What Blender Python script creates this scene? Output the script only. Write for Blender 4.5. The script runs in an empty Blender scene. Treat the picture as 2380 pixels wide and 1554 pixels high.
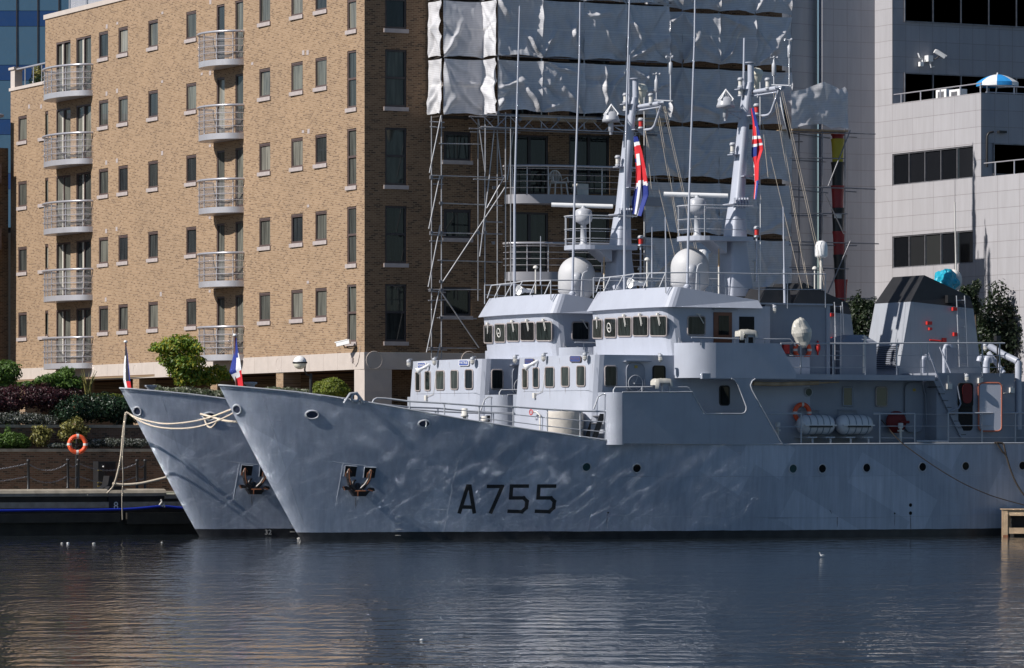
import bpy, bmesh, math, random
from mathutils import Vector, Matrix, noise
random.seed(7)
sc = bpy.context.scene
COL = sc.collection
PI = math.pi
# ---------------------------------------------------------------- camera model (world: x along the dock, y across it, z up)
TH = math.radians(27.0); CT, ST = math.cos(TH), math.sin(TH)
FOC, EYE = 10600.0, 3.2            # focal length in units of a 2380-wide frame; eye height over the water
def on_v(p, v):                    # where a line of sight meets the plane y = v
    k = (p[0]-1190)/FOC; u = v*(ST+k*CT)/(CT-k*ST); Y = u*ST+v*CT
    return Vector((u, v, EYE-(p[1]-1052)/FOC*Y))
def on_u(p, u):                    # ... the plane x = u
    k = (p[0]-1190)/FOC; v = u*(CT-k*ST)/(ST+k*CT); Y = u*ST+v*CT
    return Vector((u, v, EYE-(p[1]-1052)/FOC*Y))
def on_z(p, z):                    # ... the plane z
    Y = FOC*(EYE-z)/(p[1]-1052); X = (p[0]-1190)/FOC*Y
    return Vector((X*CT+Y*ST, -X*ST+Y*CT, z))
def at_Y(p, Y):                    # ... at a given distance
    X = (p[0]-1190)/FOC*Y
    return Vector((X*CT+Y*ST, -X*ST+Y*CT, EYE-(p[1]-1052)/FOC*Y))
TILES = dict(A=(0,0),B=(1000,0),C=(1700,0),D=(2400,0),E=(3072,0),F=(0,700),G=(1000,700),H=(1600,700),I=(2300,700),J=(3072,700),
             K=(0,1400),L=(1000,1400),M=(1600,1200),N=(2300,1400),O=(3072,1400))
DS = dict(a=(2900,1280,2.988),b=(3496,1080,2.988),c=(3496,1480,2.988),d=(2300,200,3.532),e=(2850,200,3.532),f=(1600,1380,3.7),
          g=(0,250,3.4525),h=(770,380,7.0625),i=(1420,1360,5.55),j=(3480,0,3.378),k=(1330,1840,8.633),l=(2000,420,3.532),m=(3180,480,3.7))
def T(t, x, y):
    if t in TILES: ox, oy = TILES[t]; s = 1.9424
    else: ox, oy, s = DS[t]
    return ((ox+x/s)/1.72101, (oy+y/s)/1.72101)
# ---------------------------------------------------------------- mesh builder
class MB:
    def __init__(s): s.v = []; s.f = []; s.m = []; s.sm = []; s.mi = 0
    def add(s, vs, fs, smooth=False, mi=None):
        b = len(s.v); s.v += [tuple(p) for p in vs]
        for f in fs:
            s.f.append(tuple(b+i for i in f)); s.m.append(s.mi if mi is None else mi); s.sm.append(smooth)
        return s
    def box(s, lo, hi, mi=None):
        (a,b,c),(d,e,f) = lo, hi
        a,d = min(a,d),max(a,d); b,e = min(b,e),max(b,e); c,f = min(c,f),max(c,f)
        return s.add([(a,b,c),(d,b,c),(d,e,c),(a,e,c),(a,b,f),(d,b,f),(d,e,f),(a,e,f)],
              [(0,3,2,1),(4,5,6,7),(0,1,5,4),(1,2,6,5),(2,3,7,6),(3,0,4,7)], False, mi)
    def hexa(s, p, mi=None):       # 8 points: bottom ring, top ring
        return s.add(p, [(0,3,2,1),(4,5,6,7),(0,1,5,4),(1,2,6,5),(2,3,7,6),(3,0,4,7)], False, mi)
    def quad(s, *p, mi=None, smooth=False): return s.add(p, [tuple(range(len(p)))], smooth, mi)
    def tube(s, pts, r, n=6, mi=None, cap=True, r2=None, closed=False):
        pts = [Vector(p) for p in pts]; N = len(pts); b = []
        if N < 2: return s
        prev = None; vs = []
        for i, p in enumerate(pts):
            if closed: t = pts[(i+1)%N]-pts[i-1]
            else: t = pts[min(i+1,N-1)]-pts[max(i-1,0)]
            if t.length < 1e-9: t = Vector((0,0,1))
            t.normalize()
            if prev is None:
                a = Vector((0,0,1)) if abs(t.z) < .9 else Vector((1,0,0))
                nrm = t.cross(a).normalized()
            else:
                nrm = prev - t*prev.dot(t)
                nrm = nrm.normalized() if nrm.length > 1e-6 else t.orthogonal().normalized()
            prev = nrm; bi = t.cross(nrm)
            rr = r if r2 is None else r+(r2-r)*i/(N-1)
            vs += [p+nrm*rr*math.cos(2*PI*j/n)+bi*rr*math.sin(2*PI*j/n) for j in range(n)]
        fs = []
        for i in range(N if closed else N-1):
            k = (i+1)%N
            fs += [(i*n+j, i*n+(j+1)%n, k*n+(j+1)%n, k*n+j) for j in range(n)]
        s.add(vs, fs, n > 5, mi)
        if cap and not closed: s.add(vs[:n], [tuple(range(n))[::-1]], False, mi); s.add(vs[-n:], [tuple(range(n))], False, mi)
        return s
    def lathe(s, prof, o=(0,0,0), ax=(0,0,1), n=16, mi=None, smooth=True, sq=None):   # prof: (radius, height)
        ax = Vector(ax).normalized(); e1 = ax.orthogonal().normalized(); e2 = ax.cross(e1); o = Vector(o); vs = []
        for r, h in prof:
            vs += [o+ax*h+e1*r*math.cos(2*PI*j/n)+e2*r*math.sin(2*PI*j/n) for j in range(n)]
        fs = [(i*n+j, i*n+(j+1)%n, (i+1)*n+(j+1)%n, (i+1)*n+j) for i in range(len(prof)-1) for j in range(n)]
        s.add(vs, fs, smooth, mi)
        if prof[0][0] > 1e-4: s.add(vs[:n], [tuple(range(n))[::-1]], False, mi)
        if prof[-1][0] > 1e-4: s.add(vs[-n:], [tuple(range(n))], False, mi)
        return s
    def ball(s, c, r, n=12, sc_=(1,1,1), mi=None):
        c = Vector(c); m = max(4, n//2); vs = []; fs = []
        for i in range(m+1):
            a = PI*i/m
            vs += [c+Vector((r*sc_[0]*math.sin(a)*math.cos(2*PI*j/n), r*sc_[1]*math.sin(a)*math.sin(2*PI*j/n), r*sc_[2]*math.cos(a))) for j in range(n)]
        fs = [(i*n+j, (i+1)*n+j, (i+1)*n+(j+1)%n, i*n+(j+1)%n) for i in range(m) for j in range(n)]
        return s.add(vs, fs, True, mi)
    def ring(s, c, ax, R, r, n=24, m=8, mi=None):
        ax = Vector(ax).normalized(); e1 = ax.orthogonal().normalized(); e2 = ax.cross(e1); c = Vector(c)
        return s.tube([c+e1*R*math.cos(2*PI*j/n)+e2*R*math.sin(2*PI*j/n) for j in range(n)], r, m, mi, closed=True)
    def prism(s, poly, d, mi=None):   # poly: 3-D points, extruded by vector d
        poly = [Vector(p) for p in poly]; d = Vector(d); n = len(poly)
        s.add(poly, [tuple(range(n))], False, mi); s.add([p+d for p in poly], [tuple(range(n))[::-1]], False, mi)
        return s.add(poly+[p+d for p in poly], [(j, n+j, n+(j+1)%n, (j+1)%n) for j in range(n)], False, mi)
    def rings(s, loops, closed=True, smooth=False, mi=None, cap0=False, cap1=False):
        n = len(loops[0]); vs = [p for l in loops for p in l]; fs = []
        for i in range(len(loops)-1):
            for j in range(n if closed else n-1):
                fs.append((i*n+j, i*n+(j+1)%n, (i+1)*n+(j+1)%n, (i+1)*n+j))
        s.add(vs, fs, smooth, mi)
        if cap0: s.add(loops[0], [tuple(range(n))[::-1]], False, mi)
        if cap1: s.add(loops[-1], [tuple(range(n))], False, mi)
        return s
    def build(s, name, mats, parent=None, recalc=True, weld=False):
        me = bpy.data.meshes.new(name)
        me.from_pydata(s.v, [], s.f)
        if not isinstance(mats, (list, tuple)): mats = [mats]
        for m in mats: me.materials.append(m)
        me.polygons.foreach_set('material_index', s.m); me.polygons.foreach_set('use_smooth', s.sm)
        if recalc or weld:
            bm = bmesh.new(); bm.from_mesh(me)
            if weld: bmesh.ops.remove_doubles(bm, verts=bm.verts, dist=1e-4)
            if recalc: bmesh.ops.recalc_face_normals(bm, faces=bm.faces)
            bm.to_mesh(me); bm.free()
        me.update()
        o = bpy.data.objects.new(name, me); COL.objects.link(o)
        if parent is not None: o.parent = parent
        return o
def tag(o, label=None, cat=None, group=None, kind=None):
    if label: o['label'] = label
    if cat: o['category'] = cat
    if group: o['group'] = group
    if kind: o['kind'] = kind
    return o
def empty(name, loc, label=None, cat=None, group=None):
    o = bpy.data.objects.new(name, None); COL.objects.link(o); o.location = loc; o.empty_display_size = .2
    return tag(o, label, cat, group)
def kids(o): return [c for c in bpy.data.objects if c.parent == o]
def copy_tree(o, parent=None, skip=()):
    c = o.copy(); COL.objects.link(c)
    if parent is not None:
        mi_ = o.matrix_parent_inverse.copy(); c.parent = parent; c.matrix_parent_inverse = mi_
    for ch in list(CH.get(o, kids(o))):
        if ch.name.split('.')[0] not in skip: copy_tree(ch, c, skip)
    return c
CH = {}
def lerp(a, b, t): return a+(b-a)*t
def tab(t, x):
    if x <= t[0][0]: return t[0][1]
    for (a,b),(c,d) in zip(t, t[1:]):
        if x <= c: return b+(d-b)*(x-a)/(c-a)
    return t[-1][1]
def text_mesh(txt, size, ext=.004):
    cu = bpy.data.curves.new('letters', 'FONT'); cu.body = txt; cu.size = size; cu.extrude = ext; cu.align_x = 'CENTER'; cu.align_y = 'CENTER'
    o = bpy.data.objects.new('letters', cu); COL.objects.link(o)
    me = bpy.data.meshes.new_from_object(o.evaluated_get(bpy.context.evaluated_depsgraph_get()))
    vs = [v.co.copy() for v in me.vertices]; fs = [tuple(p.vertices) for p in me.polygons]
    bpy.data.objects.remove(o); bpy.data.curves.remove(cu); bpy.data.meshes.remove(me)
    return vs, fs
# ---------------------------------------------------------------- materials
def new_mat(name):
    m = bpy.data.materials.new(name); m.use_nodes = True; nt = m.node_tree
    return m, nt, nt.nodes['Principled BSDF']
def node(nt, t, **kw):
    n = nt.nodes.new(t)
    for k, v in kw.items():
        if hasattr(n, k) and k not in n.inputs: setattr(n, k, v)
        else: n.inputs[k].default_value = v
    return n
def ramp(nt, fac, stops):
    r = nt.nodes.new('ShaderNodeValToRGB'); e = r.color_ramp.elements
    while len(e) < len(stops): e.new(.5)
    for el, (p, c) in zip(e, stops): el.position = p; el.color = (*c, 1) if len(c) == 3 else c
    nt.links.new(fac, r.inputs[0]); return r.outputs[0]
def mix(nt, fac, a, b, mode='MIX'):
    n = nt.nodes.new('ShaderNodeMix'); n.data_type = 'RGBA'; n.blend_type = mode
    for sock, val in ((n.inputs[0], fac), (n.inputs[6], a), (n.inputs[7], b)):
        if isinstance(val, (int, float)): sock.default_value = val
        elif isinstance(val, tuple): sock.default_value = (*val, 1) if len(val) == 3 else val
        else: nt.links.new(val, sock)
    return n.outputs[2]
def posn(nt, obj=False):
    if obj: return nt.nodes.new('ShaderNodeTexCoord').outputs['Object']
    return nt.nodes.new('ShaderNodeNewGeometry').outputs['Position']
def noise_(nt, vec, scale, detail=4, rough=.55, sx=(1,1,1)):
    mp = node(nt, 'ShaderNodeMapping'); mp.inputs['Scale'].default_value = sx
    nt.links.new(vec, mp.inputs['Vector'])
    n = node(nt, 'ShaderNodeTexNoise', Scale=scale, Detail=detail, Roughness=rough); nt.links.new(mp.outputs[0], n.inputs['Vector'])
    return n.outputs['Fac']
def paint(name, col, rough=.5, var=.12, scale=1.2, metal=0, streak=0., obj=True, spec=.5, dirt=(.12,.09,.06), dirt_amt=0., bump=0.):
    m, nt, b = new_mat(name); L = nt.links
    p = posn(nt, obj)
    f = noise_(nt, p, scale, 6)
    lo = tuple(c*(1-var) for c in col); hi = tuple(min(1, c*(1+var)) for c in col)
    c = ramp(nt, f, [(.3, lo), (.7, hi)])
    if streak:
        s = noise_(nt, p, 3.0, 5, .6, (2.2,2.2,.12))
        s2 = ramp(nt, s, [(.52, (0,0,0)), (.75, (1,1,1))])
        mm = node(nt, 'ShaderNodeMath', operation='MULTIPLY'); L.new(s2, mm.inputs[0]); mm.inputs[1].default_value = streak
        c = mix(nt, mm.outputs[0], c, tuple(x*.55 for x in col))
    if dirt_amt:
        s = noise_(nt, p, 2.3, 8, .65)
        s2 = ramp(nt, s, [(.55, (0,0,0)), (.72, (1,1,1))])
        mm = node(nt, 'ShaderNodeMath', operation='MULTIPLY'); L.new(s2, mm.inputs[0]); mm.inputs[1].default_value = dirt_amt
        c = mix(nt, mm.outputs[0], c, dirt)
    L.new(c, b.inputs['Base Color'])
    b.inputs['Roughness'].default_value = rough; b.inputs['Metallic'].default_value = metal
    b.inputs['Specular IOR Level'].default_value = spec
    if bump:
        bn = noise_(nt, p, 3.0, 4)
        bp = node(nt, 'ShaderNodeBump', Strength=.5, Distance=bump); L.new(bn, bp.inputs['Height']); L.new(bp.outputs[0], b.inputs['Normal'])
    return m
def brick_mat(name, axis, c1, c2, c3, mortar, bw=.225, bh=.075, ms=.0115):
    m, nt, b = new_mat(name); L = nt.links
    sp = node(nt, 'ShaderNodeSeparateXYZ'); L.new(posn(nt), sp.inputs[0])
    cb = node(nt, 'ShaderNodeCombineXYZ'); L.new(sp.outputs[axis], cb.inputs[0]); L.new(sp.outputs[2], cb.inputs[1])
    br = node(nt, 'ShaderNodeTexBrick', Scale=1.0); L.new(cb.outputs[0], br.inputs['Vector'])
    br.offset = .5; br.inputs['Mortar Size'].default_value = ms; br.inputs['Brick Width'].default_value = bw; br.inputs['Row Height'].default_value = bh
    br.inputs['Color1'].default_value = (0,0,0,1); br.inputs['Color2'].default_value = (1,1,1,1); br.inputs['Mortar'].default_value = (.5,.5,.5,1); br.inputs['Mortar Smooth'].default_value = .3
    tone = ramp(nt, br.outputs['Color'], [(0, c3), (.1, c3), (.22, c1), (.7, c2), (1, tuple(x*1.08 for x in c2))])
    big = ramp(nt, noise_(nt, posn(nt), .35, 5), [(.3, (.90,.90,.91)), (.7, (1.06,1.05,1.03))])
    tone = mix(nt, 1.0, tone, big, 'MULTIPLY')
    c = mix(nt, br.outputs['Fac'], tone, mortar)
    L.new(c, b.inputs['Base Color']); b.inputs['Roughness'].default_value = .9; b.inputs['Specular IOR Level'].default_value = .2
    inv = node(nt, 'ShaderNodeMath', operation='SUBTRACT'); inv.inputs[0].default_value = 1; L.new(br.outputs['Fac'], inv.inputs[1])
    bp = node(nt, 'ShaderNodeBump', Strength=.5, Distance=.01); L.new(inv.outputs[0], bp.inputs['Height']); L.new(bp.outputs[0], b.inputs['Normal'])
    return m
def glass_dark(name, col=(.02,.025,.03), rough=.04, varcol=None, spec=.5, wob=0.):
    m, nt, b = new_mat(name); L = nt.links
    if varcol:
        oi = nt.nodes.new('ShaderNodeObjectInfo')
        c = ramp(nt, oi.outputs['Random'], varcol)
        f = noise_(nt, posn(nt), 1.6, 2, .5, (6,6,.4))
        c = mix(nt, 1.0, c, ramp(nt, f, [(.35,(.55,.55,.55)),(.65,(1.25,1.25,1.2))]), 'MULTIPLY')
        L.new(c, b.inputs['Base Color'])
    else: b.inputs['Base Color'].default_value = (*col, 1)
    b.inputs['Roughness'].default_value = rough; b.inputs['Specular IOR Level'].default_value = spec
    if wob:
        bp = node(nt, 'ShaderNodeBump', Strength=1, Distance=wob); L.new(noise_(nt, posn(nt), 1.1, 2), bp.inputs['Height']); L.new(bp.outputs[0], b.inputs['Normal'])
    return m
M = {}
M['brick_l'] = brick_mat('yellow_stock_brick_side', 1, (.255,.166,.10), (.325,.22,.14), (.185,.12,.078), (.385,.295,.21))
M['brick_f'] = brick_mat('shade_dark_brick_front', 0, (.145,.085,.053), (.195,.12,.075), (.075,.048,.036), (.265,.195,.125))  # darker copy of the side brick: the front's shade is put into the colour
M['brick_q'] = brick_mat('quay_brick', 0, (.13,.075,.05), (.19,.11,.075), (.07,.05,.04), (.2,.16,.12))
M['stone'] = paint('pale_stone', (.50,.44,.40), .8, .06, 2.0)
M['sill'] = paint('sill_stone', (.40,.35,.34), .8, .1, 4.0)
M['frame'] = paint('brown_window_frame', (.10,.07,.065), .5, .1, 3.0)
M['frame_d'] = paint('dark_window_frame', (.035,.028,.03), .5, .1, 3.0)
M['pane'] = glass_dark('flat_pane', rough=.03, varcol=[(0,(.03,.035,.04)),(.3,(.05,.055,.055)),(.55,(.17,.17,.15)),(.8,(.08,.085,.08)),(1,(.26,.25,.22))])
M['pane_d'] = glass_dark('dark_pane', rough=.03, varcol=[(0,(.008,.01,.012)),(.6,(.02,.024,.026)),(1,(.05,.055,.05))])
M['curtain'] = paint('curtain', (.5,.48,.42), .9, .1)
M['alu'] = paint('balcony_aluminium', (.48,.475,.51), .38, .06, 2.0, metal=.35, streak=.25)
M['rail'] = paint('balcony_rail', (.55,.54,.58), .32, .05, 2.0, metal=.5)
M['dark'] = paint('dark_soffit', (.03,.028,.027), .8, .2)
M['void'] = paint('dark_interior', (.012,.012,.012), .9, .2)
M['clad'] = None
M['galv'] = paint('galvanised_tube', (.40,.40,.42), .45, .2, 5.0, metal=.5, dirt_amt=.3)
M['galv_d'] = paint('weathered_tube', (.22,.22,.24), .5, .25, 5.0, metal=.5, dirt_amt=.3)
M['board'] = paint('scaffold_board', (.34,.24,.15), .8, .25, 3.0)
M['rope'] = paint('mooring_rope', (.58,.50,.40), .9, .15, 20.)
M['rope_d'] = paint('tarry_rope', (.05,.038,.03), .9, .2, 20.)
M['orange'] = paint('lifebuoy_orange', (.78,.10,.03), .5, .08, 5.0)
M['red'] = paint('red_paint', (.55,.03,.025), .5, .1, 5.0)
M['white'] = paint('white_paint', (.80,.80,.80), .4, .04, 3.0)
M['cream'] = paint('cream_plastic', (.78,.74,.62), .4, .04, 3.0)
M['ivory'] = paint('dirty_white', (.62,.60,.56), .6, .1, 3.0)
M['black'] = paint('black_paint', (.018,.018,.02), .45, .2, 3.0)
M['rust'] = paint('rusty_iron', (.20,.075,.035), .8, .4, 9.0)
M['canvas'] = paint('canvas_cover', (.55,.51,.46), .8, .08, 4.0, bump=.03)
M['vinyl'] = paint('shiny_cover', (.52,.50,.45), .3, .08, 4.0)
M['timber'] = paint('weathered_timber', (.42,.30,.19), .8, .25, 3.0, streak=.4)
M['concrete'] = paint('weathered_coping', (.33,.29,.23), .85, .25, 2.5, dirt_amt=.5)
M['wetstone'] = paint('wet_quay_face', (.035,.031,.025), .6, .4, 1.5, dirt_amt=.4, dirt=(.012,.013,.008))
M['soil'] = paint('soil', (.05,.035,.022), .95, .3)
M['navy'] = paint('navy_blue', (.02,.045,.2), .5, .1)
M['blue'] = paint('blue_hose', (.01,.03,.36), .45, .1)
M['sky_blue'] = paint('sky_blue_cloth', (.02,.26,.62), .7, .1, 6.0)
M['yellow'] = paint('yellow_plastic', (.42,.34,.03), .6, .12)
M['cyan'] = paint('cyan_tarpaulin', (.02,.35,.48), .35, .25, 7.0, bump=.08)
M['brass'] = paint('ochre_pot', (.45,.33,.06), .5, .1)
M['wood_red'] = paint('varnished_wood', (.14,.045,.02), .4, .2)
# ================================================================ camera, light, sky
cam = bpy.data.cameras.new('camera'); camo = bpy.data.objects.new('camera', cam); COL.objects.link(camo)
camo.location = (0, 0, EYE); camo.rotation_euler = (PI/2, 0, -TH)
cam.sensor_width = 36; cam.lens = 36*FOC/2380; cam.shift_y = (1052-777)/2380; cam.clip_end = 5000; cam.clip_start = 1
sc.camera = camo
SUNOFF = .5
SUN_EL, SUN_OFF = math.radians(37.5), math.radians(SUNOFF)
sd = Vector((-math.cos(SUN_OFF)*math.cos(SUN_EL), -math.sin(SUN_OFF)*math.cos(SUN_EL), math.sin(SUN_EL)))   # towards the sun
sl = bpy.data.lights.new('sun', 'SUN'); sl.energy = 5.0; sl.angle = math.radians(.5); sl.color = (1, .95, .89)
so = bpy.data.objects.new('sun', sl); COL.objects.link(so); so.rotation_euler = sd.to_track_quat('Z', 'Y').to_euler(); so.location = (0, 0, 200)
w = bpy.data.worlds.new('World'); sc.world = w; w.use_nodes = True
sky = w.node_tree.nodes.new('ShaderNodeTexSky'); sky.sky_type = 'NISHITA'; sky.sun_disc = False
sky.sun_elevation = SUN_EL; sky.sun_rotation = math.atan2(sd.x, sd.y)
sky.air_density = 1.0; sky.dust_density = .2; sky.ozone_density = 5.0
bg = w.node_tree.nodes['Background']; bg.inputs['Strength'].default_value = .056
w.node_tree.links.new(sky.outputs[0], bg.inputs[0])
sc.view_settings.view_transform = 'Standard'; sc.view_settings.look = 'None'; sc.view_settings.exposure = .15; sc.view_settings.gamma = 1
sc.cycles.max_bounces = 8; sc.cycles.sample_clamp_indirect = 0; sc.cycles.blur_glossy = .03; sc.cycles.caustics_reflective = True
sc.cycles.use_guiding = True; sc.cycles.use_surface_guiding = True; sc.cycles.guiding_training_samples = 0; sc.cycles.surface_guiding_probability = .7   # so that the sun thrown up by the water onto the hulls is sampled well
# ================================================================ water
def water():
    m, nt, b = new_mat('dock_water'); L = nt.links
    b.inputs['Base Color'].default_value = (.022, .028, .034, 1); b.inputs['Roughness'].default_value = .055; b.inputs['IOR'].default_value = 1.75
    p = posn(nt)
    def octave(scale, amp, sx, rot, det=1, rough=.35):
        m0 = node(nt, 'ShaderNodeMapping'); m0.inputs['Rotation'].default_value = (0,0,TH+rot); L.new(p, m0.inputs[0])
        mp = node(nt, 'ShaderNodeMapping'); mp.inputs['Scale'].default_value = sx; L.new(m0.outputs[0], mp.inputs[0])
        n = node(nt, 'ShaderNodeTexNoise', Scale=scale, Detail=det, Roughness=rough); L.new(mp.outputs[0], n.inputs['Vector'])
        k = node(nt, 'ShaderNodeMath', operation='MULTIPLY'); L.new(n.outputs['Fac'], k.inputs[0]); k.inputs[1].default_value = amp
        return k.outputs[0]
    def add(a, b_):
        n = node(nt, 'ShaderNodeMath', operation='ADD'); L.new(a, n.inputs[0]); L.new(b_, n.inputs[1]); return n.outputs[0]
    def mul(a, b_):
        n = node(nt, 'ShaderNodeMath', operation='MULTIPLY'); L.new(a, n.inputs[0]); L.new(b_, n.inputs[1]); return n.outputs[0]
    swell = add(octave(.85, .058, (1,1,1), .2), octave(1.9, .019, (1,1,1), -.3))
    chop = add(octave(1.0, .040, (3.0,.7,1), .10, 3, .55), octave(1.0, .012, (9,2.4,1), -.2, 2, .5))
    # the strip of water in the lee of the hulls lies calmer than the open dock
    sp = node(nt, 'ShaderNodeSeparateXYZ'); L.new(p, sp.inputs[0])
    mr = node(nt, 'ShaderNodeMapRange'); L.new(sp.outputs[1], mr.inputs[0]); mr.inputs[1].default_value = 112; mr.inputs[2].default_value = 138; mr.inputs[3].default_value = 1.0; mr.inputs[4].default_value = .0
    pm = noise_(nt, p, .045, 3, .5, (1, 2.2, 1))
    pr = node(nt, 'ShaderNodeMapRange'); L.new(pm, pr.inputs[0]); pr.inputs[1].default_value = .35; pr.inputs[2].default_value = .65; pr.inputs[3].default_value = .35; pr.inputs[4].default_value = 1.3
    inv = node(nt, 'ShaderNodeMath', operation='MULTIPLY_ADD'); L.new(mr.outputs[0], inv.inputs[0]); inv.inputs[1].default_value = -.45; inv.inputs[2].default_value = 1.0
    k = node(nt, 'ShaderNodeMath', operation='ADD'); L.new(mul(swell, inv.outputs[0]), k.inputs[0]); L.new(mul(chop, mul(mr.outputs[0], pr.outputs[0])), k.inputs[1])
    bp = node(nt, 'ShaderNodeBump', Strength=1, Distance=WAVE); L.new(k.outputs[0], bp.inputs['Height']); L.new(bp.outputs[0], b.inputs['Normal'])
    return m
WAVE = 1.0
M['water'] = water()
mb = MB(); mb.quad((-900,-400,0), (1400,-400,0), (1400,166,0), (-900,166,0))
tag(mb.build('water', M['water']), kind='structure')
# ================================================================ quay and terraces
VQ = 164.5
mb = MB(); mb.quad((-200,VQ+.4,1.66), (300,VQ+.4,1.66), (300,169,1.66), (-200,169,1.66)); tag(mb.build('quay_pavement', M['concrete']), kind='structure')
mb = MB(); mb.quad((-200,170.2,4.16), (300,170.2,4.16), (300,700,4.16), (-200,700,4.16)); tag(mb.build('garden_ground', M['soil']), kind='structure')
mb = MB(); mb.quad((-200,168.5,3.2), (300,168.5,3.2), (300,170.4,3.2), (-200,170.4,3.2)); tag(mb.build('flower_bed_soil', M['soil']), kind='structure')
q = empty('quay_wall', (60,VQ,0), 'dark wet dock wall with rounded stone coping and timber fender beams', 'quay wall')
def loc(o, par): o.matrix_parent_inverse = Matrix.Translation(-par.location); return o
mb = MB(); mb.box((-200,VQ,-3), (300,VQ+.9,1.5)); loc(mb.build('wall_face', M['wetstone'], q), q)
for a, b2 in ((-200,60.9),(61.0,68.6),(72.4,130)):
    mb = MB(); prof = [(VQ-.22,1.5),(VQ-.25,1.62),(VQ-.18,1.73),(VQ,1.78),(VQ+.8,1.78),(VQ+.8,1.5)]
    mb.prism([(a,v,z) for v,z in prof], (b2-a,0,0)); loc(mb.build('coping_stone', M['concrete'], q), q)
mb = MB(); mb.box((68.6,VQ-.1,1.4), (72.4,VQ+.7,1.56)); loc(mb.build('coping_step', M['concrete'], q), q)
for a, b2, z0, z1 in ((-200,66.6,.50,.84),(66.9,76,.42,.86),(76.3,130,.45,.82)):
    mb = MB(); mb.box((a,VQ-.38,z0), (b2,VQ,z1)); loc(mb.build('fender_beam', M['timber_d'] if 'timber_d' in M else M['wetstone'], q), q)
mb = MB(); mb.box((-200,VQ-.12,1.05), (300,VQ-.002,1.28)); loc(mb.build('ledge', M['concrete'], q), q)
def garden_wall(name, v, z0, z1, label, u0=-60, u1=125):
    r = empty(name, (u0,v,z0), label, 'garden wall')
    mb = MB(); mb.box((u0,v,z0), (u1,v+.3,z1-.12)); loc(mb.build('brickwork', M['brick_q'], r), r)
    x = u0
    while x < u1:
        mb = MB(); mb.box((x+.01,v-.05,z1-.12), (min(x+12,u1),v+.36,z1)); loc(mb.build('coping', M['concrete'], r), r); x += 12
garden_wall('retaining_wall', 168.3, 1.6, 3.34, 'lower dark brick retaining wall with stone coping behind the promenade chain posts')
garden_wall('retaining_wall', 170.2, 3.1, 4.30, 'upper dark brick retaining wall below the purple and dark green hedges')
# ================================================================ brick apartment building
UB, VB, KB = 80.37, 171.2, .018
def FU(v): return UB+KB*(v-VB)
def on_f(p):
    k = (p[0]-1190)/FOC; qq = (ST+k*CT)/(CT-k*ST); v = (UB-KB*VB)/(qq-KB); u = v*qq; Y = u*ST+v*CT
    return Vector((u, v, EYE-(p[1]-1052)/FOC*Y))
bb = empty('apartment_building', (UB,VB,4.16), 'tall tan brick apartment block with curved white balconies beside the dock', 'building')
def bpart(mb, name, mat, par=None, label=None):
    o = mb.build(name, mat, par if par is not None else bb)
    if par is None: o.matrix_parent_inverse = Matrix.Translation(-bb.location)
    if label: o['label'] = label
    return o
FH = 3.252
def vv(t, x): return on_f(T(t, x, 800 if t in 'AB' else 600)).y
wins = []   # (face, a0, a1, z0, z1, type)
def fcol(t, x0, x1, ks, zb, h, kind):
    a, b2 = on_f(T(t, x0, 500)).y, on_f(T(t, x1, 500)).y
    for k in ks: wins.append(('L', min(a,b2), max(a,b2), zb+FH*k, zb+FH*k+h, kind))
fcol('A', 142, 208, range(0,4), 8.89, 1.26, 'w'); fcol('A', 308, 375, range(0,4), 8.89, 1.25, 'w')
fcol('A', 437, 548, range(0,5), 7.5, 2.62, 'd2'); fcol('A', 592, 708, range(0,5), 7.5, 2.62, 'd2')
for x0, x1 in ((768,840),(920,993),(1152,1227),(1447,1525)): fcol('A', x0, x1, range(0,5), 8.90, 1.25, 'w')
fcol('A', 1683, 1745, range(0,5), 7.54, 2.6, 'd1'); fcol('A', 1828, 1890, range(0,5), 7.54, 2.6, 'd1')
for x0, x1 in ((72,157),(320,410),(508,596)): fcol('B', x0, x1, range(0,5), 8.91, 1.26, 'w')
fcol('B', 755, 826, range(0,5), 7.81, 2.39, 't')
for x0, x1, zb, h, kind, ks in ((1050,1218,7.81,2.39,'t',range(0,5)),(1505,1718,None,1.2,'w',range(0,4))):
    a, b2 = on_v(T('B', x0, 700), VB).x, on_v(T('B', x1, 700), VB).x
    if zb is None: zb = on_v(T('G', 1610, 1095), VB).z
    for k in ks: wins.append(('F', a, b2, zb+FH*k, zb+FH*k+h, kind))
ZD1 = on_v(T('l', 800, 1262), VB).z; 
for x0, x1 in ((160,685),(975,1550)):
    a, b2 = on_v(T('l', x0, 600), VB).x, on_v(T('l', x1, 600), VB).x
    zt = on_v(T('l', (x0+x1)/2, 430), VB).z
    for k in range(-2, 2): wins.append(('F', a, b2, zt-2.5+FH*k, zt+FH*k, 'd2'))
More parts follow.
